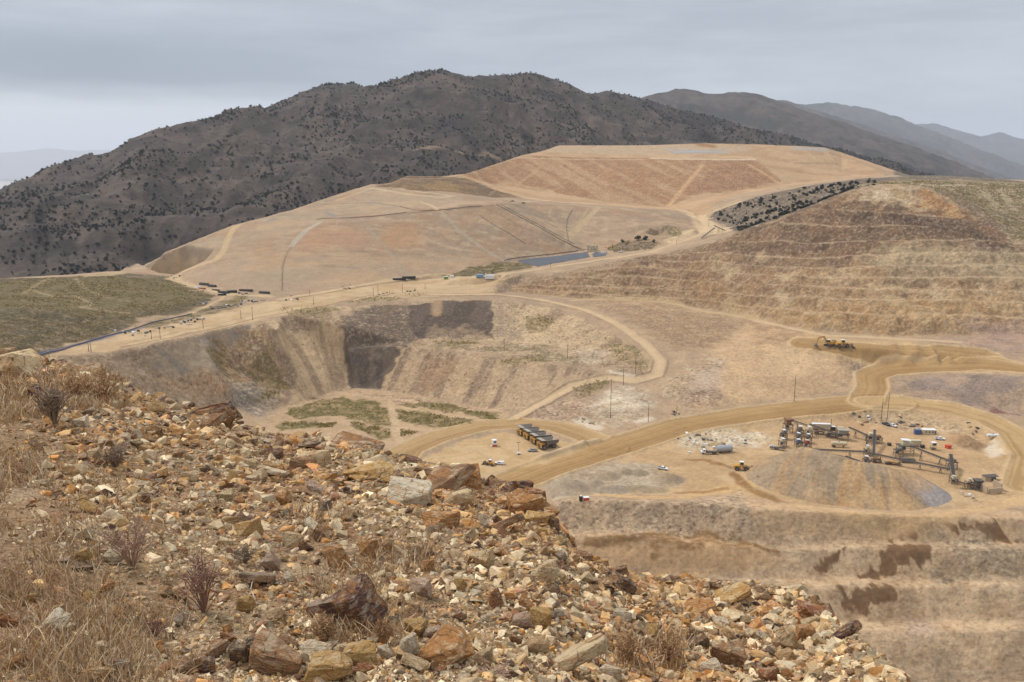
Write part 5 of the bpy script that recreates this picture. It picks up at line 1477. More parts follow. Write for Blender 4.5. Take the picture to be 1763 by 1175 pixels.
# u, v, width, height in photo pixels, colour, kind, tilt, label, [short name when used as a landmark]
RT = [
 (26, 634, 74, 62, 'cream', 'lump', 0, 'pale rounded boulder behind the dry grass on the crest at the far left', 'pale rounded boulder'),
 (150, 633, 60, 24, 'brown', 'slab', 0, 'flat brown slab on the highest point of the left crest', 'flat brown crest slab'),
 (188, 646, 26, 16, 'dark', 'block', 0, 'small dark block just right of the flat brown crest slab'),
 (136, 730, 24, 19, 'white', 'block', 0, 'cracked white stone alone on the left slope below the dry tufts', 'cracked white stone'),
 (67, 681, 34, 30, 'purple-brown', 'block', -.3, 'dark plum coloured rock beside the tall dry grass', 'plum coloured rock'),
 (55, 703, 30, 16, 'tan', 'slab', -.5, 'tan slab leaning below the plum coloured rock'),
 (48, 679, 18, 18, 'yellow', 'block', 0, 'mustard stone left of the plum coloured rock'),
 (161, 739, 12, 11, 'white', 'lump', 0, 'little white stone right of the cracked white stone'),
 (238, 750, 20, 26, 'white', 'wedge', -.6, 'upright white splinter in the middle of the left slope', 'upright white splinter'),
 (254, 733, 20, 10, 'white', 'slab', 0, 'flat white flake above the upright white splinter'),
 (223, 752, 20, 18, 'rust', 'wedge', 0, 'rusty wedge touching the upright white splinter'),
 (62, 768, 18, 24, 'brown', 'block', 0, 'brown block at the upper edge of the dry grass'),
 (196, 697, 24, 12, 'cream', 'slab', 0, 'cream flake below the left crest tufts'),
 (282, 669, 40, 20, 'grey', 'slab', .3, 'grey slab tipping over the crest above the pit', 'tipping grey slab'),
 (322, 696, 26, 20, 'purple-brown', 'slab', -.4, 'thin plum slab between the tipping grey slab and the dark outcrop'),
 (372, 702, 76, 44, 'purple-brown', 'block', .25, 'jagged dark plum outcrop on the crest beneath the grey pit wall', 'jagged plum outcrop'),
 (405, 722, 26, 24, 'dark', 'block', .2, 'blackish block at the right foot of the jagged plum outcrop'),
 (361, 729, 52, 20, 'brown', 'slab', -.2, 'long brown slab just below the jagged plum outcrop'),
 (417, 735, 18, 9, 'white', 'slab', 0, 'white flake on the crest right of the blackish block'),
 (326, 823, 26, 20, 'cream', 'block', 0, 'cream block with a rusty corner on the middle left slope'),
 (345, 854, 14, 15, 'white', 'wedge', 0, 'pointed white stone left of the cream and orange block'),
 (374, 832, 46, 30, 'brown', 'wedge', .4, 'twisted brown rock sloping down to the right', 'twisted brown rock'),
 (386, 856, 30, 20, 'cream', 'block', 0, 'cream and orange block under the twisted brown rock'),
 (403, 820, 14, 24, 'yellow', 'block', 0, 'narrow upright yellow stone right of the twisted brown rock'),
 (470, 785, 32, 20, 'purple-brown', 'block', 0, 'dark plum lump near the crest left of the long cream rock'),
 (541, 794, 58, 38, 'cream', 'block', .35, 'long cream and yellow rock near the crest', 'long cream rock'),
 (519, 800, 44, 25, 'brown', 'block', 0, 'smooth pinkish brown block leaning on the long cream rock'),
 (470, 815, 42, 22, 'white', 'slab', -.2, 'folded white slab below the dark plum lump'),
 (455, 760, 20, 12, 'white', 'slab', 0, 'white flake close under the crest left of the layered outcrop'),
 (432, 800, 22, 18, 'cream', 'block', 0, 'cream stone left of the folded white slab'),
 (636, 819, 88, 40, 'yellow', 'lump', .1, 'big yellow rock with a dark underside in the upper middle', 'big yellow rock'),
 (703, 854, 78, 42, 'white', 'block', .1, 'large white boulder with yellow stains, tallest in the upper middle', 'large white boulder'),
 (685, 824, 28, 14, 'dark', 'slab', 0, 'dark flat stone between the big yellow rock and the striped brown outcrop'),
 (678, 838, 34, 24, 'orange', 'wedge', 0, 'orange broken rock between the big yellow rock and the large white boulder'),
 (546, 840, 34, 28, 'pink', 'block', 0, 'pinkish cream block left below the big yellow rock'),
 (487, 860, 28, 34, 'orange', 'wedge', 0, 'orange rock with a plum cap in the middle of the slope'),
 (530, 872, 34, 30, 'cream', 'wedge', -.2, 'tall cream rock above the brown pyramid'),
 (558, 872, 24, 28, 'grey', 'block', 0, 'grey upright block right of the tall cream rock'),
 (424, 913, 44, 38, 'yellow', 'block', -.1, 'square grey block with a bright yellow top', 'yellow topped block'),
 (505, 931, 34, 30, 'cream', 'block', 0, 'ribbed cream and rust block left of the brown pyramid'),
 (556, 920, 36, 40, 'brown', 'wedge', 0, 'sharp pinkish brown pyramid in the middle of the slope', 'brown pyramid'),
 (529, 941, 26, 28, 'purple-brown', 'wedge', 0, 'plum wedge between the ribbed block and the brown pyramid'),
 (580, 962, 36, 54, 'orange', 'block', .55, 'tall orange brown rock leaning left below the brown pyramid', 'leaning orange rock'),
 (632, 945, 34, 36, 'orange', 'block', 0, 'orange rock with a white broken face right of the leaning orange rock'),
 (537, 903, 32, 18, 'white', 'block', 0, 'white slab end sticking out above the brown pyramid'),
 (672, 944, 40, 26, 'tan', 'slab', -.7, 'thin tan slab propped up on its edge', 'propped tan slab'),
 (690, 952, 36, 12, 'cream', 'slab', -.55, 'long cream splinter beside the propped tan slab'),
 (690, 968, 13, 10, 'white', 'lump', 0, 'small round white stone below the propped tan slab'),
 (757, 898, 56, 34, 'orange', 'block', .1, 'bright rust orange block below the large white boulder', 'rust orange block'),
 (722, 886, 30, 24, 'cream', 'slab', -.4, 'cream slab leaning left of the rust orange block'),
 (744, 913, 28, 15, 'grey', 'block', 0, 'pale grey stone touching the foot of the rust orange block'),
 (790, 862, 44, 26, 'cream', 'block', 0, 'weathered cream rock right of the large white boulder'),
 (806, 919, 27, 23, 'cream', 'block', 0, 'square cream stone right of the rust orange block'),
 (833, 899, 17, 26, 'white', 'wedge', 0, 'white tooth shaped stone left of the long grey brown rock'),
 (871, 906, 64, 38, 'brown', 'slab', .5, 'long grey brown rock sloping down below the orange cliff blocks', 'long grey brown rock'),
 (736, 975, 22, 28, 'orange', 'block', 0, 'orange brick shaped stone right of the propped tan slab'),
 (750, 961, 20, 20, 'white', 'wedge', .3, 'white leaf shaped stone above the orange brick shaped stone'),
 (764, 976, 12, 13, 'white', 'lump', 0, 'small white stone right of the orange brick shaped stone'),
 (829, 964, 40, 32, 'cream', 'block', 0, 'cream rock with a plum patch under the long grey brown rock', 'plum patched rock'),
 (618, 754, 92, 34, 'brown', 'slab', .15, 'layered brown outcrop on the crest above the sagebrush pit floor', 'layered brown outcrop'),
 (640, 752, 32, 28, 'dark', 'block', .5, 'dark end block of the layered brown outcrop'),
 (534, 768, 44, 16, 'dark', 'slab', 0, 'low dark rock below the layered brown outcrop'),
 (694, 776, 20, 9, 'dark', 'lump', 0, 'flat dark stone on the crest where the haul loop begins'),
 (768, 832, 84, 34, 'brown', 'slab', -.25, 'striped brown outcrop dipping left under the orange rock face', 'striped brown outcrop'),
 (750, 806, 66, 26, 'brown', 'slab', -.2, 'upper striped ledge behind the striped brown outcrop'),
 (806, 814, 48, 72, 'orange', 'block', .25, 'tall orange rock face on the crest left of the plum boulder', 'tall orange face'),
 (837, 820, 26, 40, 'purple-brown', 'block', 0, 'dark plum block in the gap right of the tall orange face'),
 (859, 829, 34, 30, 'brown', 'wedge', 0, 'brown peaked rock between the tall orange face and the plum boulder'),
 (890, 822, 50, 34, 'purple-brown', 'block', -.2, 'dark plum boulder on the crest beside the haul road', 'plum boulder'),
 (925, 834, 28, 30, 'rust', 'block', 0, 'rust red block on the crest right of the plum boulder'),
 (903, 846, 34, 26, 'orange', 'block', 0, 'orange block under the plum boulder'),
 (937, 858, 42, 36, 'orange', 'block', .2, 'large orange block forming the corner of the crest', 'orange corner block'),
 (905, 872, 50, 34, 'orange', 'block', .1, 'wide orange brown block left below the orange corner block'),
 (876, 866, 32, 38, 'purple-brown', 'wedge', 0, 'plum wedge left of the wide orange brown block'),
 (930, 890, 42, 30, 'yellow', 'block', .3, 'yellow brown block beneath the orange corner block'),
 (954, 898, 22, 34, 'dark', 'block', .3, 'dark sliver hanging at the outer edge of the crest corner'),
 (937, 992, 52, 40, 'cream', 'block', .1, 'angular cream and orange rock in the right scree', 'angular cream rock'),
 (965, 960, 28, 18, 'grey', 'lump', 0, 'smooth grey stone above the angular cream rock'),
 (1001, 944, 36, 24, 'brown', 'lump', 0, 'tan brown knob on the crest right of the corner'),
 (1036, 960, 26, 19, 'white', 'wedge', 0, 'white stone on the crest left of the plum crest rock'),
 (1060, 970, 44, 22, 'purple-brown', 'wedge', 0, 'plum crest rock with a pale right end'),
 (1066, 994, 50, 38, 'brown', 'slab', .4, 'orange brown slab holding up the black rock', 'orange brown slab'),
 (1080, 1012, 38, 32, 'dark', 'block', .3, 'black rock on the orange brown slab'),
 (1047, 1012, 20, 26, 'cream', 'wedge', .3, 'cream sliver left of the black rock'),
 (1105, 986, 26, 20, 'greenish', 'lump', 0, 'olive yellow knob on the crest left of the dark ledge'),
 (1148, 990, 60, 22, 'purple-brown', 'slab', 0, 'dark plum ledge on the right crest', 'dark plum ledge'),
 (911, 1042, 34, 38, 'orange', 'block', 0, 'tall orange rock above the mustard block'),
 (930, 1067, 34, 36, 'yellow', 'block', 0, 'mustard block in the lower right scree', 'mustard block'),
 (899, 1072, 34, 26, 'pink', 'block', .3, 'pinkish block left of the mustard block'),
 (959, 1057, 20, 20, 'white', 'lump', 0, 'white stone right of the mustard block'),
 (951, 1040, 28, 20, 'pink', 'block', 0, 'pale pink rock above the white stone near the mustard block'),
 (1026, 1057, 26, 22, 'cream', 'wedge', 0, 'cream wedge midway between the mustard block and orange crest slabs'),
 (1072, 1062, 32, 22, 'white', 'block', 0, 'white rock right of the cream wedge in the right scree'),
 (1208, 1050, 66, 24, 'orange', 'slab', .1, 'flat orange slab below the golden ridge slab', 'flat orange slab'),
 (1264, 1030, 78, 28, 'yellow', 'slab', .25, 'long golden slab near the right crest', 'golden slab'),
 (1263, 1132, 70, 58, 'brown', 'wedge', .3, 'grey brown boulder in the lower right', 'grey brown boulder'),
 (1224, 1152, 34, 22, 'white', 'block', .3, 'white stone at the left foot of the grey brown boulder'),
 (985, 1146, 130, 60, 'cream', 'slab', .42, 'very big cream slab cut by the lower edge', 'very big cream slab'),
 (925, 1116, 40, 26, 'tan', 'block', 0, 'tan stone just above the very big cream slab'),
 (1362, 1104, 40, 46, 'cream', 'wedge', .5, 'twisted cream rock near the right edge of the scree', 'twisted cream rock'),
 (1388, 1093, 32, 26, 'orange', 'block', 0, 'orange stone touching the twisted cream rock'),
 (1362, 1016, 66, 28, 'cream', 'slab', .55, 'pale upper end of the banded slab on the right crest', 'pale banded slab'),
 (1412, 1052, 80, 32, 'rust', 'slab', .62, 'rusty banded slab lying down the right crest', 'rusty banded slab'),
 (1458, 1092, 54, 24, 'purple-brown', 'slab', .65, 'plum banded slab lowest on the right crest'),
 (1552, 1160, 26, 18, 'rust', 'block', 0, 'rust red block at the lower right tip of the ridge'),
 (603, 1058, 92, 92, 'purple-brown', 'block', -.5, 'biggest boulder in the foreground, plum brown with white patches', 'biggest plum boulder'),
 (545, 1050, 36, 36, 'pink', 'lump', -.3, 'pinkish tan stone left of the biggest plum boulder'),
 (766, 1122, 96, 48, 'orange', 'lump', .1, 'smooth orange brown boulder near the lower edge', 'smooth orange boulder'),
 (702, 1116, 34, 48, 'white', 'block', 0, 'upright pale greenish white block left of the smooth orange boulder'),
 (618, 1134, 60, 38, 'yellow', 'block', .1, 'flat yellow rock below the biggest plum boulder', 'flat yellow rock'),
 (590, 1122, 34, 22, 'cream', 'block', -.2, 'cream stone left of the flat yellow rock'),
 (663, 1125, 28, 26, 'white', 'block', 0, 'white and rust stone right of the flat yellow rock'),
 (708, 1143, 44, 26, 'cream', 'slab', -.2, 'cream slab under the upright pale block'),
 (545, 1124, 54, 34, 'white', 'block', .2, 'bright white rock above the orange topped boulder'),
 (551, 1158, 78, 42, 'yellow', 'lump', 0, 'rounded boulder with a pale top at the lower edge', 'rounded lower boulder'),
 (474, 1142, 88, 58, 'brown', 'block', -.35, 'long brown and white rock at the lower edge', 'long brown and white rock'),
 (414, 1130, 34, 42, 'dark', 'block', 0, 'black rock with a white crust on top', 'black crusted rock'),
 (442, 1108, 56, 32, 'dark', 'wedge', .2, 'dark and orange rock right of the black crusted rock'),
 (495, 1105, 32, 28, 'brown', 'block', 0, 'pinkish brown stone above the long brown and white rock'),
 (624, 1156, 36, 18, 'rust', 'lump', 0, 'reddish oval stone below the flat yellow rock'),
 (713, 1083, 42, 34, 'yellow', 'block', .2, 'striped yellow brown rock above the upright pale block'),
 (743, 1096, 38, 28, 'pink', 'block', 0, 'rough pink and white rock above the smooth orange boulder'),
 (725, 1017, 36, 36, 'pink', 'block', -.2, 'pinkish white rock high in the middle gravel', 'pinkish white rock'),
 (817, 1026, 24, 19, 'white', 'lump', 0, 'round white stone in the gravel right of the pinkish white rock'),
 (763, 1005, 18, 22, 'brown', 'wedge', 0, 'small brown wedge right of the pinkish white rock'),
 (791, 1008, 17, 24, 'yellow', 'block', 0, 'small yellow block right of the small brown wedge'),
 (852, 1035, 24, 38, 'rust', 'block', .2, 'narrow rust red rock left of the tall orange rock'),
 (829, 1129, 38, 32, 'cream', 'block', 0, 'cream and brown stone right of the smooth orange boulder'),
 (498, 994, 20, 17, 'white', 'block', 0, 'white stone on the bare soil left of the leaning orange rock'),
 (463, 972, 28, 36, 'pink', 'block', -.4, 'pinkish rock leaning below the yellow topped block'),
 (86, 1083, 46, 30, 'white', 'block', -.75, 'white bone shaped rock in the dry grass', 'white bone shaped rock'),
 (181, 1014, 32, 20, 'orange', 'slab', -.7, 'orange slab tilted in the soil near the red weeds', 'tilted orange slab'),
 (150, 1032, 26, 20, 'yellow', 'wedge', -.6, 'mustard splinter left below the tilted orange slab'),
 (232, 1017, 24, 17, 'dark', 'wedge', 0, 'black stone right of the tilted orange slab'),
 (167, 1118, 26, 20, 'cream', 'lump', 0, 'cream stone half buried right of the white bone shaped rock'),
 (278, 1122, 20, 15, 'orange', 'block', 0, 'small orange stone on the bare lower soil'),
 (206, 1153, 30, 28, 'grey', 'wedge', 0, 'grey plum stone at the lower left edge'),
 (314, 1155, 44, 30, 'brown', 'lump', 0, 'dull brown boulder left of the plum and white block', 'dull brown boulder'),
 (350, 1150, 36, 28, 'purple-brown', 'block', 0, 'plum and white block between the dull brown and black rocks'),
 (420, 1042, 28, 34, 'yellow', 'lump', 0, 'egg shaped yellow stone on the soil', 'egg shaped yellow stone'),
 (440, 999, 58, 34, 'grey', 'slab', -.2, 'flat greyish plum rock above the egg shaped yellow stone', 'flat greyish rock'),
 (370, 1121, 38, 26, 'brown', 'lump', -.2, 'rounded brown rock above the plum and white block'),
 (395, 1098, 36, 26, 'rust', 'wedge', -.4, 'rust brown rock above the black crusted rock'),
 (166, 1167, 54, 22, 'tan', 'lump', 0, 'low tan rock at the very bottom left', 'low tan rock'),
 (97, 1053, 24, 17, 'tan', 'block', 0, 'tan stone above the white bone shaped rock'),
 (14, 1071, 30, 26, 'rust', 'wedge', 0, 'rust coloured rock at the left edge in the grass'),
 (54, 1086, 34, 26, 'rust', 'wedge', 0, 'dark rusty rock left of the white bone shaped rock'),
 (24, 1142, 30, 24, 'orange', 'slab', -.4, 'orange slab in the grass at the lower left'),
 (300, 1070, 34, 16, 'grey', 'slab', 0, 'pale grey slab sunk in the soil below the red weeds'),
]
random.seed(21)
LM = []
for r in RT:
    rock(*r[:4], r[4], r[5], r[7], tilt=r[6])
    if len(r) > 8: LM.append((r[0], r[1], r[2], r[3], r[8]))
# further stones, each told apart by look and by the nearest landmark rock
taken = set(x['label'] for x in COL.objects if 'label' in x)
tries = 0; made = 0
NAUTO = 298 - len(RT)
while made < NAUTO and tries < 40000:
    tries += 1
    u = random.uniform(10, 1540); cv = float(np.interp(u, [s[0] for s in SIL], [s[1] for s in SIL]))
    v = cv + 6 + (1160 - cv) * random.random() ** 0.9
    if v > 1165 or cv > 1150: continue
    if random.random() < float(soilness(np.array([u]), np.array([v]))[0]) * 0.93: continue
    s = random.choice([13, 15, 17, 20, 24, 28]) * (0.8 + 0.45 * (v - cv) / (1175 - cv + 1))
    if any(abs(u - q[0]) < (s + q[2]) * 0.42 and abs(v - q[1]) < (s * 0.7 + q[3]) * 0.42 for q in ROCKS): continue
    colr = random.choices(['tan', 'white', 'cream', 'orange', 'rust', 'brown', 'purple-brown', 'grey', 'yellow', 'pink', 'dark', 'greenish'], [16, 12, 14, 10, 9, 13, 7, 4, 7, 6, 3, 1])[0]
    kd = random.choices(['block', 'slab', 'wedge', 'lump'], [4, 3, 4, 1.5])[0]
    lm = min(LM, key=lambda q: math.hypot((u - q[0]) * 0.8, v - q[1]))
    du, dv = u - lm[0], v - lm[1]
    if abs(du) > 1.4 * abs(dv): rel = 'left of' if du < 0 else 'right of'
    elif abs(dv) > 1.4 * abs(du): rel = 'above' if dv < 0 else 'below'
    else: rel = ('above and ' if dv < 0 else 'below and ') + ('left of' if du < 0 else 'right of')
    dist_ = math.hypot(du, dv)
    far = '' if dist_ < 60 else 'well ' if dist_ < 120 else 'far '
    size = 'small ' if s < 17 else 'medium ' if s < 24 else 'large '
    nm = {'block': 'blocky stone', 'slab': 'flat stone', 'wedge': 'pointed stone', 'lump': 'rounded stone'}[kd]
    cn = {'purple-brown': 'plum', 'greenish': 'olive'}.get(colr, colr)
    lab = f"{size}{cn} {nm} {far}{rel} the {lm[4]}"
    if lab in taken: continue
    taken.add(lab); made += 1
    rock(u, v, s, s * {'block': .75, 'slab': .42, 'wedge': .8, 'lump': .72}[kd] * random.uniform(.85, 1.15), colr, kd, lab, tilt=random.uniform(-.5, .6))

# ------------------------------------------------------------------ dry grass, weeds, dead sticks
M_grass, n, b = new_mat("dry_grass")
ca = n.n('ShaderNodeAttribute', attribute_name='Col'); n.l(ca.outputs['Color'], b.inputs['Base Color'])
b.inputs['Transmission Weight'].default_value = 0.0


def blades(name, spots, hts, cols, wid=0.00055, per=1, lean=0.5, kind='stuff'):
    """thin curved blades; spots (n,3), hts (n,), cols (n,3)"""
    n_ = len(spots); g = RNG
    az_ = g.uniform(0, 2 * np.pi, n_); ln = np.abs(g.normal(lean, 0.3, n_)); d = np.linalg.norm(spots, axis=1)
    w_ = np.maximum(d * wid, 0.0012) * g.uniform(0.6, 1.3, n_)
    dx, dy = np.cos(az_), np.sin(az_)
    sx, sy = spots[:, 1] / np.hypot(spots[:, 0], spots[:, 1]), -spots[:, 0] / np.hypot(spots[:, 0], spots[:, 1])
    rnda = g.uniform(-0.8, 0.8, n_); sx, sy = sx * np.cos(rnda) - sy * np.sin(rnda), sx * np.sin(rnda) + sy * np.cos(rnda)
    V = []
    for t, ww in ((0, 1.0), (0.4, 0.85), (0.75, 0.6), (1.0, 0.25)):
        off_ = ln * hts * t * t
        c = np.stack([spots[:, 0] + dx * off_, spots[:, 1] + dy * off_, spots[:, 2] - 0.02 + hts * t * (1 - 0.25 * ln * t)], -1)
        s = np.stack([sx, sy, 0 * sx], -1) * (w_ * ww)[:, None]
        V += [c - s, c + s]
    V = np.stack(V, 1).reshape(-1, 3)
    base_ = (np.arange(n_) * 8)[:, None]
    F = np.concatenate([base_ + np.array([[2 * k, 2 * k + 1, 2 * k + 3, 2 * k + 2]]) for k in range(3)])
    me = np_mesh(name, V, F, {'Col': np.repeat(cols, 8, axis=0)}, M_grass)
    ob = bpy.data.objects.new(name, me); COL.objects.link(ob)
    if kind: ob['kind'] = kind
    return ob


GP = np.array([pal(c) for c in [(222, 190, 146), (204, 166, 118), (232, 208, 172), (186, 150, 112), (212, 190, 160), (192, 168, 142)]])
def tufts(n_t, box, per, h, spread, dens=None):
    u = RNG.uniform(box[0], box[2], n_t); v = RNG.uniform(box[1], box[3], n_t)
    cr = np.interp(u, [s[0] for s in SIL], [s[1] for s in SIL]); m = v > cr - 1
    if dens is not None: m &= RNG.random(n_t) < dens(u, v)
    u, v = u[m], v[m]
    p, ok_ = fore_pick(u, v); p = p[ok_]
    p = np.repeat(p, per, axis=0); r = RNG.normal(0, spread, (len(p), 2))
    p[:, 0] += r[:, 0]; p[:, 1] += r[:, 1]
    p[:, 2] = fore(p[:, 0], p[:, 1])
    hh = h * RNG.uniform(0.5, 1.3, len(p))
    c = GP[RNG.integers(len(GP), size=len(p))] * RNG.uniform(0.75, 1.15, (len(p), 1))
    return p, hh, c
A_ = [tufts(800, (-60, 880, 230, 1175), 10, 0.085, 0.06, lambda u, v: sstep(230, 110, u - 60 * np.sin(v / 40)) * sstep(0.36, 0.56, fbm(u, v * 1.6, 60, 3, 761))),
      tufts(250, (-60, 700, 110, 880), 11, 0.15, 0.08, lambda u, v: sstep(95, 10, u) * sstep(0.34, 0.56, fbm(u, v * 1.6, 60, 3, 762))),
      tufts(170, (-60, 640, 90, 720), 12, 0.2, 0.14, lambda u, v: sstep(100, 70, u)),
      tufts(90, (105, 645, 205, 705), 18, 0.2, 0.16),
      tufts(60, (150, 1040, 330, 1175), 12, 0.09, 0.05), tufts(90, (60, 1100, 260, 1175), 14, 0.10, 0.06),
      tufts(45, (540, 970, 660, 1110), 16, 0.13, 0.06), tufts(26, (640, 920, 760, 990), 12, 0.12, 0.07), tufts(34, (660, 1040, 720, 1120), 12, 0.10, 0.05),
      tufts(40, (1060, 1100, 1180, 1160), 16, 0.14, 0.06), tufts(30, (180, 760, 420, 900), 9, 0.10, 0.06), tufts(16, (520, 880, 600, 930), 12, 0.14, 0.06),
      tufts(90, (60, 760, 240, 960), 8, 0.10, 0.06), tufts(50, (250, 900, 460, 1010), 8, 0.08, 0.05)]
blades('dry_grass', np.concatenate([a[0] for a in A_]), np.concatenate([a[1] for a in A_]), np.concatenate([a[2] for a in A_]))


def stick_mesh(name, paths, mat):
    """bent twigs: list of (points, r0, r1)"""
    V, F = [], []
    for pts, r0, r1 in paths:
        pts = [Vector(p) for p in pts]; m = len(pts); k0 = len(V)
        for i, p in enumerate(pts):
            d = (pts[min(i + 1, m - 1)] - pts[max(i - 1, 0)]).normalized(); a_ = d.orthogonal().normalized(); b_ = d.cross(a_)
            r = r0 + (r1 - r0) * i / (m - 1)
            for q in range(4):
                t = q * math.pi / 2; V.append(p + a_ * math.cos(t) * r + b_ * math.sin(t) * r)
        for i in range(m - 1):
            for q in range(4):
                F.append((k0 + 4 * i + q, k0 + 4 * i + (q + 1) % 4, k0 + 4 * i + 4 + (q + 1) % 4, k0 + 4 * i + 4 + q))
    me = bpy.data.meshes.new(name); me.from_pydata(V, [], F); me.materials.append(mat); return me

def simple_mat(name, c, rgh=0.6, metal=0.0, var=0.0, sc=1.0):
    m, n, b = new_mat(name)
    b.inputs['Roughness'].default_value = rgh; b.inputs['Metallic'].default_value = metal; b.inputs['Specular IOR Level'].default_value = 0.35
    tcg = n.n('ShaderNodeTexCoord')
    q = n.noise(tcg.outputs['Object'], 2.0 * sc, 5, 0.65)
    n.l(n.mix(n.math('MULTIPLY', n.ramp(q, [(0.4, 0.0), (0.7, 1.0)]), var), tuple(x * ALB for x in lin(c)), tuple(x * ALB for x in lin((176, 148, 114)))), b.inputs['Base Color'])
    return m

M_redweed = simple_mat("red_weed", (158, 122, 104), 0.9)
M_pinkw = simple_mat("pink_weed", (182, 150, 128), 0.9)
M_stick = simple_mat("bleached_wood", (205, 186, 160), 0.9)
M_brownw = simple_mat("brown_weed", (178, 142, 104), 0.9)
M_greyw = simple_mat("grey_weed", (158, 138, 116), 0.9)


def weed(u, v, hpx, wpx, mat, label, name='dried_weed', seed=0, cnt=70, cat='weed'):
    p, _ = fore_pick(u, v + hpx * 0.4); p = p[0]; d = np.linalg.norm(p); Hh = hpx * d / FPX; Wd = wpx * d / FPX
    g = random.Random(seed); paths = []
    for k in range(cnt):
        a_ = g.uniform(0, 6.28); s = g.random() ** 0.6
        tip = Vector((math.cos(a_) * Wd * 0.5 * s, math.sin(a_) * Wd * 0.5 * s, Hh * g.uniform(0.5, 1.05) * (1.1 - 0.4 * s)))
        mid = Vector((tip.x * 0.35, tip.y * 0.35, tip.z * 0.5)) + Vector((g.gauss(0, .04), g.gauss(0, .04), 0)) * Wd
        paths.append(((Vector((0, 0, -0.02)), mid, tip), 0.0009 * d * 0.8, 0.0004 * d))
        for q in range(4):
            t = g.uniform(0.3, 0.95); b0 = mid.lerp(tip, t); e = b0 + Vector((g.gauss(0, 1), g.gauss(0, 1), g.uniform(0.1, 1))).normalized() * Hh * 0.16
            paths.append(((b0, b0.lerp(e, .5), e), 0.0006 * d, 0.0004 * d))
    o = bpy.data.objects.new(name, stick_mesh(name, paths, mat)); COL.objects.link(o); o.location = p
    o['label'] = label; o['category'] = cat; o['group'] = 'weeds and sticks on the ridge'
    return o
weed(228, 940, 95, 80, M_pinkw, 'pinkish red weed left of the taller red weed on the soil', seed=1, cnt=30)
weed(352, 1010, 110, 70, M_redweed, 'tall dark red weed in the bare soil left of the flat greyish rock', seed=2, cnt=30)
weed(270, 1082, 26, 40, M_redweed, 'little red weed on the soil below the two big ones', seed=3, cnt=24)
weed(180, 672, 50, 70, M_brownw, 'brown dry bush just under the left crest', seed=4, cnt=30)
weed(135, 672, 46, 60, M_brownw, 'brown dry bush left of the other one under the left crest', seed=14, cnt=30)
weed(1082, 1120, 60, 44, M_brownw, 'thin brown weed in the lower right scree', seed=5, cnt=34)
weed(1150, 1118, 56, 44, M_brownw, 'thin brown weed right of its twin in the lower right scree', seed=6, cnt=34)
weed(395, 725, 40, 40, M_brownw, 'brown dry bush beside the jagged plum outcrop', seed=7, cnt=40)
weed(95, 705, 70, 50, M_greyw, 'grey dry weed among the tall grass at the left', seed=8, cnt=50)
weed(660, 1092, 50, 36, M_brownw, 'brown dry weed right of the biggest plum boulder', seed=9, cnt=50)
weed(560, 1090, 56, 44, M_brownw, 'brown dry weed left of the biggest plum boulder', seed=10, cnt=50)
weed(200, 790, 34, 40, M_greyw, 'grey dry weed on the middle left slope', seed=11, cnt=40)
weed(850, 1160, 14, 70, M_pinkw, 'low pink weed at the bottom edge', seed=12, cnt=60)
weed(420, 960, 30, 40, M_greyw, 'grey dry weed below the yellow topped block', seed=13, cnt=40)


def deadstick(pts, r, label):
    w_ = []
    for (u, v, up) in pts:
        p, _ = fore_pick(u, v); w_.append(Vector(p[0]) + Vector((0, 0, up)))
    o0 = w_[0].copy()
    sub = []
    for a_, b_ in zip(w_[:-1], w_[1:]): sub += [a_ - o0, (a_ + b_) / 2 - o0 + Vector((random.gauss(0, .01), random.gauss(0, .01), random.uniform(0, .02)))]
    sub.append(w_[-1] - o0)
    paths = [(sub, r, r * 0.4)]
    for k in range(1, len(sub) - 1):
        e = sub[k] + Vector((random.gauss(0, .09), random.gauss(0, .09), random.uniform(0.02, .12)))
        paths.append(((sub[k], sub[k].lerp(e, .5), e), r * 0.6, r * 0.25))
    o = bpy.data.objects.new('dead_stick', stick_mesh('dead_stick', paths, M_stick)); COL.objects.link(o); o.location = o0
    o['label'] = label; o['category'] = 'stick'; o['group'] = 'weeds and sticks on the ridge'
deadstick([(135, 922, .1), (160, 940, .05), (200, 960, .0)], 0.004, 'bleached stick running towards the pinkish red weed')
deadstick([(90, 965, .1), (130, 962, .05), (180, 955, .02)], 0.004, 'bleached branch in the grass left of the pinkish red weed')
deadstick([(200, 985, .02), (222, 972, .03), (242, 965, .04)], 0.003, 'bleached twig below the pinkish red weed')
deadstick([(610, 838, .0), (620, 828, .08), (628, 820, .15)], 0.012, 'pale twisted stump at the foot of the big yellow rock')
deadstick([(614, 842, .0), (640, 838, .05), (660, 836, .05)], 0.010, 'pale fallen branch in front of the big yellow rock')
deadstick([(432, 1058, .0), (438, 1040, .05), (436, 1022, .08)], 0.006, 'curved grey stick beside the egg shaped yellow stone')
deadstick([(690, 990, .0), (698, 972, .06), (702, 950, .1)], 0.003, 'thin pale twig below the propped tan slab')
deadstick([(290, 1045, .0), (320, 1065, .03), (345, 1075, .02)], 0.003, 'thin pale twig at the foot of the tall dark red weed')

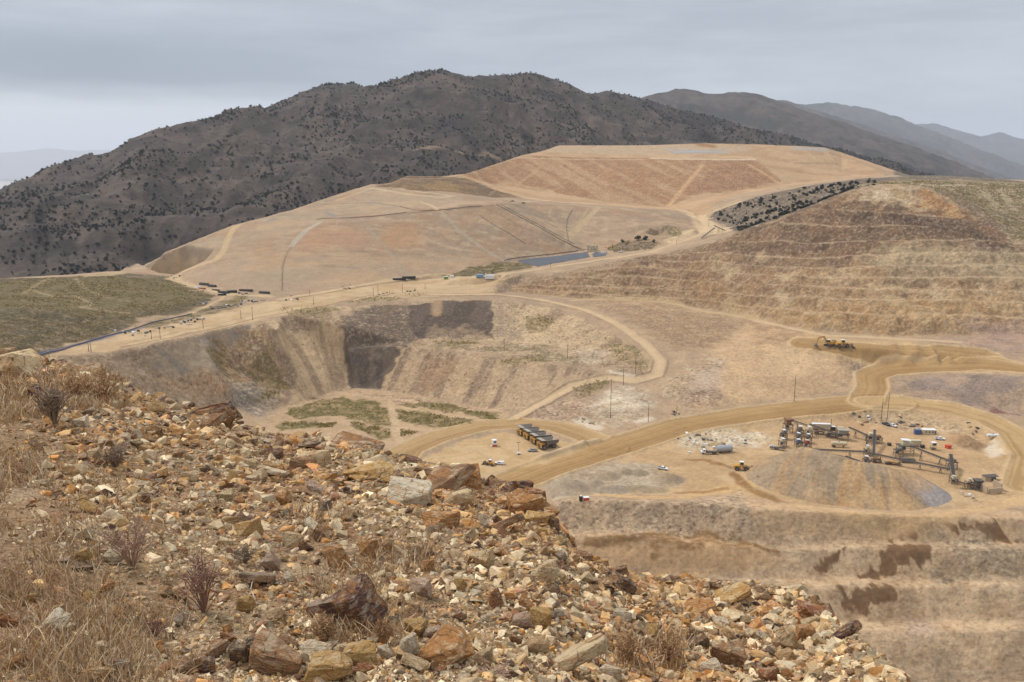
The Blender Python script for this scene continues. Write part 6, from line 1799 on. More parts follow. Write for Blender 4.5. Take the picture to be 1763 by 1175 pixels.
# ------------------------------------------------------------------ builders for machines and buildings
class MB:
    """collects shapes and links them as one mesh object"""
    def __init__(s): s.v, s.f = [], []
    def _add(s, vs, fs):
        k = len(s.v); s.v += [tuple(x) for x in vs]; s.f += [tuple(k + i for i in f) for f in fs]; return s
    def box(s, c, d, rz=0.0, rx=0.0, ry=0.0, top=1.0):
        hx, hy, hz = d[0] / 2, d[1] / 2, d[2] / 2
        M = Matrix.Rotation(rz, 3, 'Z') @ Matrix.Rotation(ry, 3, 'Y') @ Matrix.Rotation(rx, 3, 'X')
        vs = []
        for z in (-hz, hz):
            t = top if z > 0 else 1.0
            for x, y in ((-hx, -hy), (hx, -hy), (hx, hy), (-hx, hy)): vs.append(Vector(c) + M @ Vector((x * t, y * t, z)))
        return s._add(vs, [(0, 3, 2, 1), (4, 5, 6, 7), (0, 1, 5, 4), (1, 2, 6, 5), (2, 3, 7, 6), (3, 0, 4, 7)])
    def cyl(s, p, q, r, n_=12, r2=None):
        p, q = Vector(p), Vector(q); d = (q - p).normalized(); a_ = d.orthogonal().normalized(); b_ = d.cross(a_); r2 = r if r2 is None else r2
        vs = []
        for k in range(n_):
            t = 2 * math.pi * k / n_; e = a_ * math.cos(t) + b_ * math.sin(t); vs += [p + e * r, q + e * r2]
        fs = [(2 * k, 2 * ((k + 1) % n_), 2 * ((k + 1) % n_) + 1, 2 * k + 1) for k in range(n_)]
        fs += [tuple(2 * k for k in reversed(range(n_))), tuple(2 * k + 1 for k in range(n_))]
        return s._add(vs, fs)
    def beam(s, p, q, w_=0.15, h_=None):
        p, q = Vector(p), Vector(q); h_ = h_ or w_; d = (q - p).normalized()
        a_ = d.cross(Vector((0, 0, 1)));
        if a_.length < 1e-3: a_ = Vector((1, 0, 0))
        a_.normalize(); b_ = a_.cross(d).normalized()
        vs = [x + a_ * i * w_ / 2 + b_ * j * h_ / 2 for x in (p, q) for i, j in ((-1, -1), (1, -1), (1, 1), (-1, 1))]
        return s._add(vs, [(0, 1, 2, 3), (7, 6, 5, 4), (0, 4, 5, 1), (1, 5, 6, 2), (2, 6, 7, 3), (3, 7, 4, 0)])
    def prism(s, prof, y0, y1):
        """side outline in x,z pushed from y0 to y1"""
        n_ = len(prof); vs = [(x, y0, z) for x, z in prof] + [(x, y1, z) for x, z in prof]
        fs = [tuple(range(n_)), tuple(reversed(range(n_, 2 * n_)))] + [(k, k + n_, (k + 1) % n_ + n_, (k + 1) % n_) for k in range(n_)]
        return s._add(vs, fs)
    def build(s, name, mat, parent=None, bevel=0.0):
        me = bpy.data.meshes.new(name); me.from_pydata(s.v, [], s.f); me.materials.append(mat)
        o = bpy.data.objects.new(name, me); COL.objects.link(o)
        bmm = bmesh.new(); bmm.from_mesh(me); bmesh.ops.recalc_face_normals(bmm, faces=bmm.faces)
        if bevel: bmesh.ops.bevel(bmm, geom=list(bmm.edges), offset=bevel, segments=1, affect='EDGES', clamp_overlap=True)
        bmm.to_mesh(me); bmm.free()
        if parent: o.parent = parent
        return o


def thing(name, label, cat, loc, rz=0.0, group=None):
    o = bpy.data.objects.new(name, None); COL.objects.link(o); o.location = loc; o.rotation_euler = (0, 0, rz)
    o['label'] = label; o['category'] = cat
    if group: o['group'] = group
    return o


def tagged(o, label, cat, group=None):
    o['label'] = label; o['category'] = cat
    if group: o['group'] = group
    return o

MY_ = simple_mat("machine_yellow", (206, 152, 52), 0.5, var=0.5)
MYD = simple_mat("dusty_yellow", (186, 148, 84), 0.7, var=0.6)
MW = simple_mat("white_paint", (240, 242, 244), 0.4, var=0.12)
MSV = simple_mat("silver_paint", (176, 180, 186), 0.35, 0.3, var=0.2)
MK = simple_mat("black_rubber", (46, 44, 44), 0.8, var=0.25)
MKK = simple_mat("black_plastic", (30, 31, 34), 0.5, var=0.05)
MBK = simple_mat("black_paint", (34, 36, 42), 0.3, var=0.1)
MG = simple_mat("grey_steel", (108, 104, 100), 0.55, 0.1, var=0.35)
MBD = simple_mat("worn_bed_steel", (172, 164, 152), 0.85, 0.0, var=0.12)
MGD = simple_mat("dark_steel", (78, 76, 76), 0.6, 0.2, var=0.3)
MBELT = simple_mat("conveyor_belt", (52, 52, 56), 0.8, var=0.12)
MGL = simple_mat("window_glass", (36, 44, 52), 0.15)
MOR = simple_mat("orange_paint", (216, 84, 44), 0.5, var=0.1)
MRED = simple_mat("red_paint", (160, 50, 44), 0.5, var=0.2)
MBL = simple_mat("blue_paint", (62, 98, 150), 0.5, var=0.2)
MLB = simple_mat("light_blue_paint", (120, 166, 200), 0.5, var=0.1)
MGRN = simple_mat("green_paint", (110, 160, 60), 0.5, var=0.1)
MBEI = simple_mat("beige_paint", (214, 200, 168), 0.6, var=0.4)
MWOOD = simple_mat("pole_wood", (104, 84, 68), 0.9)
MCON = simple_mat("concrete", (196, 176, 148), 0.9, var=0.5)
MRUST = simple_mat("rusty_steel", (136, 96, 66), 0.8, var=0.4)
MLIN = simple_mat("pond_liner", (80, 86, 96), 0.8, var=0.12, sc=0.05)


def wheel(x, y, r, w_, parent, sgn):
    a_ = MB().cyl((x, y - w_ / 2, r), (x, y + w_ / 2, r), r, 18).build('wheel', MK, parent, 0.0)
    yo = y + sgn * w_ / 2
    MB().cyl((x, yo - 0.02, r), (x, yo + sgn * 0.05, r), r * 0.55, 12).build('rim', MG, a_)
    return a_


def haul_truck(label, loc, rz):
    t = thing('haul_truck', label, 'dump truck', loc, rz, 'haul trucks parked in a row')
    c = MB(); c.box((0.2, 0, 1.9), (9.4, 1.5, 0.9)).box((3.6, 0, 2.3), (2.6, 2.9, 1.7)).box((-3.0, 0, 1.9), (1.6, 3.2, 1.0)); c.build('chassis', MYD, t)
    d = MB(); d.box((4.3, 0, 3.5), (2.6, 6.2, 0.25)).box((5.5, 0, 2.3), (0.3, 5.6, 2.2)); d.build('deck', MY_, t)
    g = MB()
    for k in range(5): g.box((5.72, 0, 1.6 + 0.38 * k), (0.08, 2.6, 0.16))
    g.build('grille', MGD, t)
    cb = MB().prism([(3.6, 3.65), (5.3, 3.65), (5.1, 5.3), (3.6, 5.4)], 0.5, 2.6).build('cab', MY_, t)
    MB().box((5.24, 1.55, 4.75), (0.1, 1.8, 0.8), ry=-0.12).build('windscreen', MGL, cb)
    MB().box((4.4, 2.63, 4.75), (1.3, 0.05, 0.8)).build('side_window', MGL, cb)
    hl = lambda y: MB().box((5.72, y, 1.5), (0.1, 0.5, 0.3)).build('headlight', MW, t)
    hl(-2.3); hl(2.3)
    l_ = MB()
    for y in (-1.9, -2.5): l_.beam((5.9, y, 0.6), (5.6, y, 3.5), 0.08)
    for k in range(7): l_.beam((5.88 - k * 0.04, -1.9, 0.8 + k * 0.4), (5.88 - k * 0.04, -2.5, 0.8 + k * 0.4), 0.06)
    l_.build('ladder', MY_, t)
    r_ = MB()
    for y in (-3.0, 3.0):
        r_.beam((3.2, y, 4.6), (5.5, y, 4.6), 0.06)
        for x in (3.2, 4.3, 5.5): r_.beam((x, y, 3.6), (x, y, 4.6), 0.06)
    r_.beam((5.5, -3, 4.6), (5.5, 0.3, 4.6), 0.06); r_.build('handrail', MY_, t)
    # dump body: sloping floor, flared sides, canopy over the cab
    b_ = MB(); prof = [(-5.9, 3.3), (-5.3, 2.6), (1.9, 2.9), (2.6, 5.3), (5.6, 5.75), (5.6, 5.95), (2.4, 5.6), (-5.9, 4.3)]
    b_.prism([(-5.9, 3.35), (-4.9, 2.7), (2.0, 2.9), (2.75, 5.4), (2.45, 5.4), (1.75, 3.15), (-4.8, 2.95), (-5.8, 3.6)], -3.15, 3.15)
    for s in (-1, 1):
        b_.prism([(-5.9, 3.35), (-4.9, 2.7), (2.0, 2.9), (2.75, 5.5), (-6.1, 4.9)], s * 3.3 - 0.12, s * 3.3 + 0.12)
        for k in range(6): b_.box((-4.2 + k * 1.15, s * 3.5, 3.9), (0.22, 0.22, 2.1))
        b_.box((-1.7, s * 3.42, 5.15), (8.9, 0.35, 0.28), ry=-0.07)
    b_.prism([(2.6, 5.3), (5.7, 5.75), (5.7, 5.95), (2.6, 5.55)], -3.3, 3.3)
    bo = b_.build('dump_body', MG, t)
    lin_ = MB().prism([(-5.7, 3.65), (-4.8, 3.0), (1.7, 3.2), (2.4, 5.42), (2.3, 5.42), (1.6, 3.3), (-4.75, 3.1), (-5.65, 3.75)], -3.1, 3.1)
    for s in (-1, 1): lin_.prism([(-5.8, 3.7), (-4.8, 3.1), (1.8, 3.3), (2.4, 5.45), (-5.9, 4.85)], s * 3.14 - 0.04, s * 3.14 + 0.04)
    lin_.prism([(2.6, 5.58), (5.7, 5.97), (5.7, 6.0), (2.6, 5.6)], -3.25, 3.25)
    lin_.build('bed_lining', MBD, bo)
    for s in (-1, 1):
        wheel(3.7, s * 2.75, 1.5, 1.0, t, s); wheel(-3.0, s * 2.9, 1.5, 0.95, t, s); wheel(-3.0, s * 1.8, 1.5, 0.95, t, s)
        MB().cyl((0.6, s * 1.6, 1.6), (2.2, s * 1.6, 1.6), 0.6, 12).build('fuel_tank', MYD, t)
    return t


def pickup(label, loc, rz, mat=None, name='pickup_truck', cat='pickup truck', group='light vehicles', bed=None, box=None):
    mat = mat or MW
    t = thing(name, label, cat, loc, rz, group)
    b_ = MB(); b_.prism([(-2.8, 0.55), (2.8, 0.55), (2.9, 0.95), (2.75, 1.18), (1.3, 1.25), (-2.8, 1.25)], -0.98, 0.98)
    bo = b_.build('body', mat, t, 0.04)
    MB().prism([(-0.75, 1.25), (1.35, 1.25), (0.65, 1.9), (-0.6, 1.92)], -0.85, 0.85).build('cab', mat, t, 0.04)
    MB().prism([(0.78, 1.3), (1.38, 1.28), (0.72, 1.85), (0.62, 1.85)], -0.78, 0.78).build('windscreen', MGL, t)
    for s in (-1, 1): MB().box((-0.05, s * 0.87, 1.6), (1.2, 0.03, 0.4)).build('side_window', MGL, t)
    if box is None: MB().box((-1.8, 0, 1.24), (1.8, 1.6, 0.06)).build('load_bed', bed or MGD, t)
    else: MB().box((-1.75, 0, 1.6), (2.0, 1.95, 0.7)).box((-2.2, 0, 2.1), (0.5, 1.6, 0.3)).build('service_box', box, t)
    for s in (-1, 1):
        for x in (-1.9, 1.85): wheel(x, s * 0.86, 0.42, 0.28, t, s)
        MB().box((2.86, s * 0.7, 0.95), (0.06, 0.35, 0.2)).build('headlight', MSV, t)
    return t


def big_truck(label, loc, rz, load, group='light vehicles'):
    t = thing('truck', label, 'truck', loc, rz, group)
    MB().box((0, 0, 0.95), (9.0, 0.9, 0.35)).build('chassis', MGD, t)
    MB().prism([(2.6, 1.0), (4.7, 0.9), (4.75, 1.75), (3.9, 1.95), (3.6, 2.9), (2.2, 2.95), (2.2, 1.0)], -1.15, 1.15).build('cab', MW, t, 0.05)
    MB().prism([(3.62, 2.0), (3.95, 2.0), (3.64, 2.75), (3.56, 2.75)], -1.0, 1.0).build('windscreen', MGL, t)
    for s in (-1, 1): MB().box((3.0, s * 1.17, 2.35), (0.9, 0.03, 0.6)).build('side_window', MGL, t)
    MB().cyl((2.0, 0.9, 1.2), (2.0, 0.9, 3.3), 0.1, 8).build('exhaust', MSV, t)
    if load == 'dump':
        b_ = MB().box((-1.4, 0, 1.35), (6.2, 2.3, 0.2))
        for s in (-1, 1): b_.box((-1.4, s * 1.2, 2.0), (6.2, 0.12, 1.3))
        b_.box((1.7, 0, 2.1), (0.12, 2.4, 1.5)).box((-4.5, 0, 2.0), (0.12, 2.4, 1.3)).build('dump_body', MBD, t)
    else:
        b_ = MB().box((-1.4, 0, 1.3), (6.2, 2.4, 0.25)).box((1.6, 0, 1.9), (0.15, 2.4, 1.2))
        for k in range(5): b_.box((-4.0 + k * 1.2, 0, 1.6), (0.7, 2.2, 0.4))
        b_.build('load_bed', MGD, t)
    for s in (-1, 1):
        for x in (3.7, -2.2, -3.5): wheel(x, s * 1.0, 0.52, 0.4, t, s)
    return t


def loader(label, loc, rz, sc=1.0, group='loaders'):
    t = thing('wheel_loader', label, 'wheel loader', loc, rz, group); t.scale = (sc, sc, sc)
    MB().prism([(-4.2, 1.0), (-0.6, 1.0), (-0.6, 2.6), (-3.9, 2.4), (-4.2, 1.9)], -1.25, 1.25).build('engine_hood', MY_, t, 0.06)
    MB().prism([(0.0, 0.9), (2.4, 0.9), (2.6, 1.6), (1.6, 2.2), (0.0, 2.2)], -0.9, 0.9).build('front_frame', MYD, t)
    cb = MB().prism([(-1.4, 2.5), (0.2, 2.3), (0.3, 4.0), (-1.3, 4.1)], -0.85, 0.85).build('cab', MY_, t)
    MB().prism([(-1.2, 2.9), (0.32, 2.8), (0.34, 3.8), (-1.1, 3.85)], -0.88, 0.88).build('cab_window', MGL, cb)
    MB().box((-0.5, 0, 4.15), (2.0, 1.9, 0.14)).build('roof', MW, cb)
    ar = MB()
    for s in (-1, 1): ar.beam((1.6, s * 0.75, 2.1), (4.3, s * 0.75, 0.8), 0.3, 0.5)
    ar.build('lift_arm', MY_, t)
    MB().prism([(4.1, 0.15), (6.0, 0.1), (5.9, 0.25), (4.6, 0.5), (4.3, 1.3), (4.8, 1.9), (4.5, 1.95), (3.9, 1.3)], -1.8, 1.8).build('bucket', MGD, t)
    for s in (-1, 1):
        for x in (-2.6, 1.6): wheel(x, s * 1.35, 1.0, 0.8, t, s)
    return t


def excavator(label, loc, rz):
    t = thing('excavator', label, 'excavator', loc, rz)
    for s in (-1, 1):
        tr = MB().prism([(-3.6, 0.5), (-3.0, 0.05), (3.0, 0.05), (3.6, 0.5), (3.5, 1.2), (2.9, 1.5), (-2.9, 1.5), (-3.5, 1.2)], s * 2.0 - 0.4, s * 2.0 + 0.4).build('crawler_track', MGD, t)
    MB().cyl((0, 0, 1.3), (0, 0, 1.9), 1.3, 16).build('turntable', MGD, t)
    MB().prism([(-4.6, 1.9), (2.0, 1.9), (2.0, 3.0), (0.4, 4.0), (-4.4, 4.0), (-4.7, 3.2)], -2.2, 2.2).build('house', MY_, t, 0.08)
    MB().box((-3.4, 0, 4.3), (2.2, 3.4, 0.6)).build('counterweight_deck', MG, t)
    cb = MB().prism([(0.6, 3.0), (2.5, 2.9), (2.4, 5.3), (0.6, 5.4)], 0.5, 2.2).build('cab', MYD, t)
    MB().prism([(0.8, 3.9), (2.56, 3.8), (2.5, 5.1), (0.8, 5.2)], 0.47, 2.23).build('cab_window', MGL, cb)
    MB().box((1.5, 1.35, 5.48), (2.2, 1.9, 0.14)).build('roof', MW, cb)
    MB().prism([(1.2, 2.6), (2.0, 2.4), (5.4, 7.2), (9.0, 6.2), (9.2, 6.8), (5.0, 8.2), (4.4, 7.9)], -0.5, 0.3).build('boom', MY_, t)
    MB().prism([(8.6, 7.2), (9.4, 7.0), (10.6, 2.2), (10.0, 2.0)], -0.35, 0.15).build('stick', MY_, t)
    MB().prism([(9.9, 2.6), (11.0, 2.4), (11.8, 1.2), (11.2, 0.2), (9.6, 0.1), (8.9, 0.9), (9.4, 1.0), (10.2, 0.7), (10.8, 1.4)], -1.3, 1.1).build('bucket', MG, t)
    MB().beam((2.8, -0.1, 2.6), (5.4, -0.1, 5.6), 0.3).beam((6.0, -0.1, 8.2), (8.9, -0.1, 7.4), 0.25).build('hydraulic_ram', MSV, t)
    return t


def conveyor(label, p, q, w_=1.8, truss=MG, legs=2, group='conveyors of the crushing plant', name='conveyor'):
    """belt conveyor between two points in space"""
    p, q = Vector(p), Vector(q); mid = (p + q) / 2; rz = math.atan2(q.y - p.y, q.x - p.x)
    t = thing(name, label, 'conveyor', (mid.x, mid.y, 0), rz, group)
    Mi = (Matrix.Translation((mid.x, mid.y, 0)) @ Matrix.Rotation(rz, 4, 'Z')).inverted()
    a_, b_ = Mi @ p, Mi @ q; L = (b_ - a_).length; ex = (b_ - a_) / L
    MB().beam(a_, b_, w_ * 0.72, 0.14).build('belt', MBELT, t)
    fr = MB(); up = Vector((0, 0, 0.10)); dn = Vector((0, 0, -0.75)); side = Vector((0, 1, 0))
    n_ = max(3, int(L / 2.0))
    for s in (-1, 1):
        o_ = side * s * w_ / 2
        fr.beam(a_ + o_ + up, b_ + o_ + up, 0.14, 0.22).beam(a_ + o_ + dn, b_ + o_ + dn, 0.12)
        for k in range(n_):
            x0_ = a_ + ex * L * k / n_; x1_ = a_ + ex * L * (k + 1) / n_
            fr.beam(x0_ + o_ + (up if k % 2 else dn), x1_ + o_ + (dn if k % 2 else up), 0.09)
    fr.build('truss', truss, t)
    MB().cyl(a_ + side * -w_ / 2, a_ + side * w_ / 2, 0.3, 10).build('tail_pulley', MGD, t)
    MB().cyl(b_ + side * -w_ / 2, b_ + side * w_ / 2, 0.35, 10).build('head_pulley', MGD, t)
    for k in range(legs):
        f = (k + 0.6) / legs if legs > 1 else 0.6
        c = a_ + ex * L * f; wc = Mi.inverted() @ c; g = gz(wc.x, wc.y)
        if c.z - 0.8 - g > 0.6:
            lg = MB()
            for s in (-1, 1): lg.beam((c.x - 0.5, s * (w_ / 2 + .3), g - .1), c + side * s * w_ / 2 + dn, 0.18).beam((c.x + 0.7, s * (w_ / 2 + .3), g - .1), c + side * s * w_ / 2 + dn, 0.14)
            lg.beam((c.x - .5, -w_ / 2, (g + c.z) / 2), (c.x - .5, w_ / 2, (g + c.z) / 2), 0.12)
            lg.build('leg', truss, t)
    return t


def px_conv(label, u1, v1, h1, u2, v2, h2, **kw):
    """conveyor whose ends lie on the sight lines of two pixels at heights h1, h2 over the yard"""
    def end(u, v, h):
        g = spot(u, v).z
        for _ in range(6):
            a_, b_ = ray(u, v); y = (g + h) / float(b_); x = float(a_) * y; g = gz(x, y)
        return Vector((x, y, g + h))
    return conveyor(label, end(u1, v1, h1), end(u2, v2, h2), **kw)


def plant_unit(label, u, v, w_, d_, h_, body=None, rz=0.0, roof=None, hopper=False, seed=0, name='screen_unit', cat='crusher'):
    """steel-framed crusher or screen: legs, deck, machine body, hopper, rails, ladder, motor"""
    p = spot(u, v); t = thing(name, label, cat, p, rz, 'machines of the crushing plant'); g = random.Random(seed)
    body = body or MG
    fr = MB()
    for x in (-w_ / 2, w_ / 2):
        for y in (-d_ / 2, d_ / 2): fr.beam((x, y, -0.3), (x, y, h_ * 0.62), 0.2)
    for z in (h_ * 0.3, h_ * 0.62):
        for x in (-w_ / 2, w_ / 2): fr.beam((x, -d_ / 2, z), (x, d_ / 2, z), 0.16)
        for y in (-d_ / 2, d_ / 2): fr.beam((-w_ / 2, y, z), (w_ / 2, y, z), 0.16)
    fr.beam((-w_ / 2, -d_ / 2, 0), (w_ / 2, -d_ / 2, h_ * .6), 0.1).beam((w_ / 2, d_ / 2, 0), (w_ / 2, -d_ / 2, h_ * .6), 0.1)
    fr.build('frame', MGD, t)
    MB().box((0, 0, h_ * 0.62), (w_ * 1.15, d_ * 1.2, 0.12)).build('walkway', MGD, t)
    MB().box((g.uniform(-.1, .1) * w_, 0, h_ * 0.74), (w_ * 0.7, d_ * 0.75, h_ * 0.24), rz=g.uniform(-.1, .1), ry=g.uniform(-.15, .15)).build('machine_body', body, t, 0.05)
    MB().box((-w_ * 0.25, -d_ * 0.3, h_ * 0.45), (w_ * 0.4, d_ * 0.35, h_ * 0.2)).build('motor', MBL if seed % 3 == 0 else MGD, t)
    if hopper: MB().box((w_ * .05, 0, h_ * 0.95), (w_ * 0.8, d_ * 0.8, h_ * 0.2), top=1.35).build('hopper', body, t)
    if roof: MB().box((0, 0, h_ * 1.02), (w_ * 0.62, d_ * 0.7, 0.12), ry=0.08).build('roof', roof, t)
    r = MB()
    for s in (-1, 1):
        r.beam((-w_ * .57, s * d_ * .6, h_ * .62 + 1.0), (w_ * .57, s * d_ * .6, h_ * .62 + 1.0), 0.06)
        for k in range(4): r.beam((-w_ * .57 + k * w_ * .38, s * d_ * .6, h_ * .62), (-w_ * .57 + k * w_ * .38, s * d_ * .6, h_ * .62 + 1.0), 0.06)
    r.build('handrail', MYD, t)
    ld = MB()
    for y in (-.25, .25): ld.beam((w_ * .75, y, 0), (w_ * .57, y, h_ * .62), 0.07)
    for k in range(6): ld.beam((w_ * .75 - w_ * .18 * k / 6, -.25, h_ * .62 * k / 6 + .1), (w_ * .75 - w_ * .18 * k / 6, .25, h_ * .62 * k / 6 + .1), 0.05)
    ld.build('ladder', MG, t)
    return t


def container(label, u, v, L, W, H, mat, rz=0.0, roof=None, name='container', cat='container', win=0, wheels=False, group='containers and trailers'):
    p = spot(u, v); t = thing(name, label, cat, p, rz, group); z0_ = 1.0 if wheels else 0.0
    MB().box((0, 0, z0_ + H / 2 - 0.1), (L, W, H)).build('wall', mat, t)
    MB().box((0, 0, z0_ + H - 0.02), (L + 0.15, W + 0.15, 0.12)).build('roof', roof or MW, t)
    if win:
        for k in range(win): MB().box((-L / 2 + L * (k + 1) / (win + 1), -W / 2 - 0.03, z0_ + H * 0.55), (0.9, 0.08, 0.8)).build('window', MGL, t)
        MB().box((L * 0.42, -W / 2 - 0.03, z0_ + H * 0.42), (0.9, 0.06, H * 0.7)).build('door', MG, t)
    else:
        MB().box((L / 2 + 0.03, 0, z0_ + H * 0.48), (0.06, W * 0.85, H * 0.8)).build('door', MG, t)
        rb_ = MB()
        for k in range(int(L / 0.8)): rb_.box((-L / 2 + 0.5 + k * 0.8, -W / 2 - 0.02, z0_ + H / 2 - .1), (0.12, 0.06, H * 0.86))
        rb_.build('rib', mat, t)
    if wheels:
        for s in (-1, 1):
            for x in (-L * 0.38, -L * 0.28): wheel(x, s * W * 0.4, 0.5, 0.3, t, s)
        MB().beam((L * 0.35, -0.6, -0.1), (L * 0.35, -0.6, 1.0), 0.14).beam((L * 0.35, 0.6, -0.1), (L * 0.35, 0.6, 1.0), 0.14).build('landing_leg', MGD, t)
    return t


def tank(label, u, v, L, r, mat, rz=0.0, legs=True, name='tank', wheels=False):
    p = spot(u, v); t = thing(name, label, 'tank', p, rz, 'tanks round the yard'); zc_ = r + (0.9 if wheels else 0.4)
    b_ = MB().cyl((-L / 2, 0, zc_), (L / 2, 0, zc_), r, 20).cyl((-L / 2 - r * .3, 0, zc_), (-L / 2, 0, zc_), r * .55, 20, r).cyl((L / 2, 0, zc_), (L / 2 + r * .3, 0, zc_), r, 20, r * .55)
    b_.build('shell', mat, t)
    for x in (-L * .3, L * .3): MB().box((x, 0, zc_ - r * 0.85), (0.5, r * 1.4, r * 0.9 + (.5 if wheels else 0))).build('saddle', MGD, t)
    MB().cyl((0, 0, zc_ + r - .05), (0, 0, zc_ + r + .3), .35, 10).build('hatch', MGD, t)
    if wheels:
        for s in (-1, 1):
            for x in (-L * .4, -L * .28): wheel(x, s * r * .8, 0.5, 0.3, t, s)
    return t


def pole(u, v, v2, label, arm=True, sway=0.0):
    p = spot(u, v); d = p.length; h_ = (v - v2) * d / FPX * 1.02
    t = thing('utility_pole', label, 'utility pole', p, random.uniform(0, 3), 'utility poles')
    MB().cyl((0, 0, -0.5), (sway, 0, h_), 0.20, 8, 0.13).build('post', MWOOD, t)
    if arm:
        MB().beam((sway, -1.1, h_ - 0.5), (sway, 1.1, h_ - 0.5), 0.14).build('crossarm', MWOOD, t)
        ins = MB()
        for y in (-1.0, 0, 1.0): ins.cyl((sway, y, h_ - .42), (sway, y, h_ - .1), 0.07, 6)
        ins.build('insulator', MG, t)
    return t

# ------------------------------------------------------------------ parking ground
HT = math.atan2(-4.0, -7.2)
for k, (u, v, lb) in enumerate([(942, 771, 'nearest of four yellow haul trucks in a row, grey bed, beside the silver pickup'), (930, 762.5, 'second yellow haul truck from the front of the parked row'),
                                (918, 755, 'third yellow haul truck from the front of the parked row'), (906.5, 748, 'farthest yellow haul truck of the parked row, nearest the white booth')]):
    haul_truck(lb, spot(u, v), HT + random.uniform(-.03, .03))
pickup('silver pickup in front of the yellow haul trucks', spot(917, 778), HT - 0.5, MSV)
pickup('white service truck with equipment box beside the small yellow loader', spot(860, 800), R(165), MW, box=MW, name='service_truck', cat='service truck')
loader('small yellow loader half hidden by the crest rocks, behind the white service truck', spot(843, 801), R(150), 0.8)
t = thing('guard_booth', 'white booth standing on an orange base at the left of the parking ground', 'booth', spot(851, 768), R(12))
MB().box((0, 0, 0.5), (2.6, 2.6, 1.1)).build('base', MOR, t); bw = MB().box((0, 0, 2.5), (2.4, 2.4, 2.7)).build('wall', MW, t)
MB().box((0.3, -1.22, 2.9), (1.3, 0.06, 1.0)).build('window', MGL, bw); MB().box((0, 0, 3.9), (2.7, 2.7, 0.14)).build('roof', MW, t)
MB().box((-2.0, -1.4, 0.5), (0.9, 0.9, 1.0)).build('step', MW, t)
t = thing('light_tower', 'small light tower on a white trailer in the parking ground', 'light tower', spot(893, 783), 0.3)
MB().box((0, 0, 0.8), (2.2, 1.2, 0.9)).build('trailer', MW, t); MB().beam((0, 0, 1.2), (0, 0, 7.2), 0.16).build('mast', MGD, t)
MB().beam((-1.0, 0, 7.2), (1.0, 0, 7.2), 0.12).build('crossbar', MGD, t)
for x in (-.9, -.35, .35, .9): MB().box((x, -0.1, 7.35), (0.4, 0.2, 0.35)).build('lamp', MGD, t)
for s in (-1, 1): wheel(-0.2, s * .7, .35, .2, t, s)
t = thing('water_tank', 'dark upright tank beside the orange box under the gravel heaps', 'tank', spot(1000, 863), 0)
MB().cyl((0, 0, -.1), (0, 0, 2.3), 0.85, 14).build('shell', MBK, t); MB().cyl((0, 0, 2.3), (0, 0, 2.5), .5, 12).build('lid', MW, t)
container('orange box with white lid right of the dark upright tank', 1009, 862, 2.6, 1.8, 1.5, MOR, 0.2, MW)
# ------------------------------------------------------------------ yard in the middle
pickup('white pickup alone on the dirt above the grey gravel heaps', spot(1141, 809), R(-25), MW)
big_truck('white truck with a dark loaded flatbed beside the grey tank', spot(1221, 782), R(178), 'flat')
tank('big dusty grey tank behind the white flatbed truck', 1247, 779, 8.5, 2.0, MSV, R(12))
loader('big yellow loader working at the left foot of the gravel pile', spot(1278, 810), R(-8), 1.15)
big_truck('white cab dump truck with grey body at the foot of the gravel pile', spot(1318, 830), R(-38), 'dump')
t = thing('pump_skid', 'small white and dark pump on a skid left of the plant', 'pump', spot(1283, 764), 0.2)
MB().box((0, 0, .3), (2, 1.2, .3)).build('skid', MGD, t); MB().box((0, 0, 1.1), (1.5, 1.0, 1.3)).build('housing', MW, t); MB().box((0, 0, 2.0), (1.3, .9, .5)).build('engine', MGD, t)
def scrap(label, u, v, n_, sp_, seed, mats=None):
    """a loose heap of steel sheets, beams and boxes"""
    g = random.Random(seed); p = spot(u, v); t = thing('scrap_heap', label, 'scrap heap', p, 0, 'heaps of spare steel')
    mats = mats or [MG, MGD, MRUST, MBD, MW]
    for k in range(n_):
        x, y = g.gauss(0, sp_), g.gauss(0, sp_ * 1.6); z = gz(p.x + x, p.y + y) - p.z
        m = MB()
        if g.random() < .5: m.box((x, y, z + .25), (g.uniform(1, 3), g.uniform(.6, 1.8), g.uniform(.2, .8)), rz=g.uniform(0, 3), rx=g.uniform(-.2, .2)); nm = 'plate'
        elif g.random() < .6: m.beam((x - g.uniform(.6, 2), y, z + .2), (x + g.uniform(.6, 2), y + g.uniform(-1, 1), z + g.uniform(.2, .8)), .22); nm = 'beam'
        else: m.box((x, y, z + .6), (1.3, 1.2, 1.2), rz=g.uniform(0, 3)); nm = 'box'
        m.build(nm, g.choice(mats), t)
scrap('grey steel sheets lying on the pale ground below the haul road', 1216, 752, 8, 2.6, 1, [MG, MBD, MGD])
scrap('scattered spare parts on the pale ground left of the white flatbed truck', 1195, 766, 10, 4.5, 2)
scrap('dark parts behind the grey tank', 1246, 769, 6, 1.8, 3, [MGD, MG])
scrap('white scraps at the left end of the crushing plant', 1333, 772, 7, 2.4, 4, [MW, MW, MG])
scrap('pile of red and white parts behind the crushing plant', 1488, 727, 12, 3.2, 5, [MW, MRED, MGD, MG, MRUST])
scrap('yellow beams behind the plant right of the pickups', 1553, 728, 8, 2.6, 6, [MY_, MG, MGD])
scrap('beams and timber behind the office trailer', 1576, 734, 7, 2.6, 7, [MWOOD, MG, MGD])
scrap('dark steel parts above the white long building', 1677, 742, 6, 2.0, 8, [MGD, MG, MKK])
scrap('broken pale concrete below the retaining wall', 1672, 856, 9, 2.0, 9, [MCON, MW])
scrap('dark junk on the slope left of the haul road', 1163, 713, 5, 1.6, 10, [MGD, MRED])
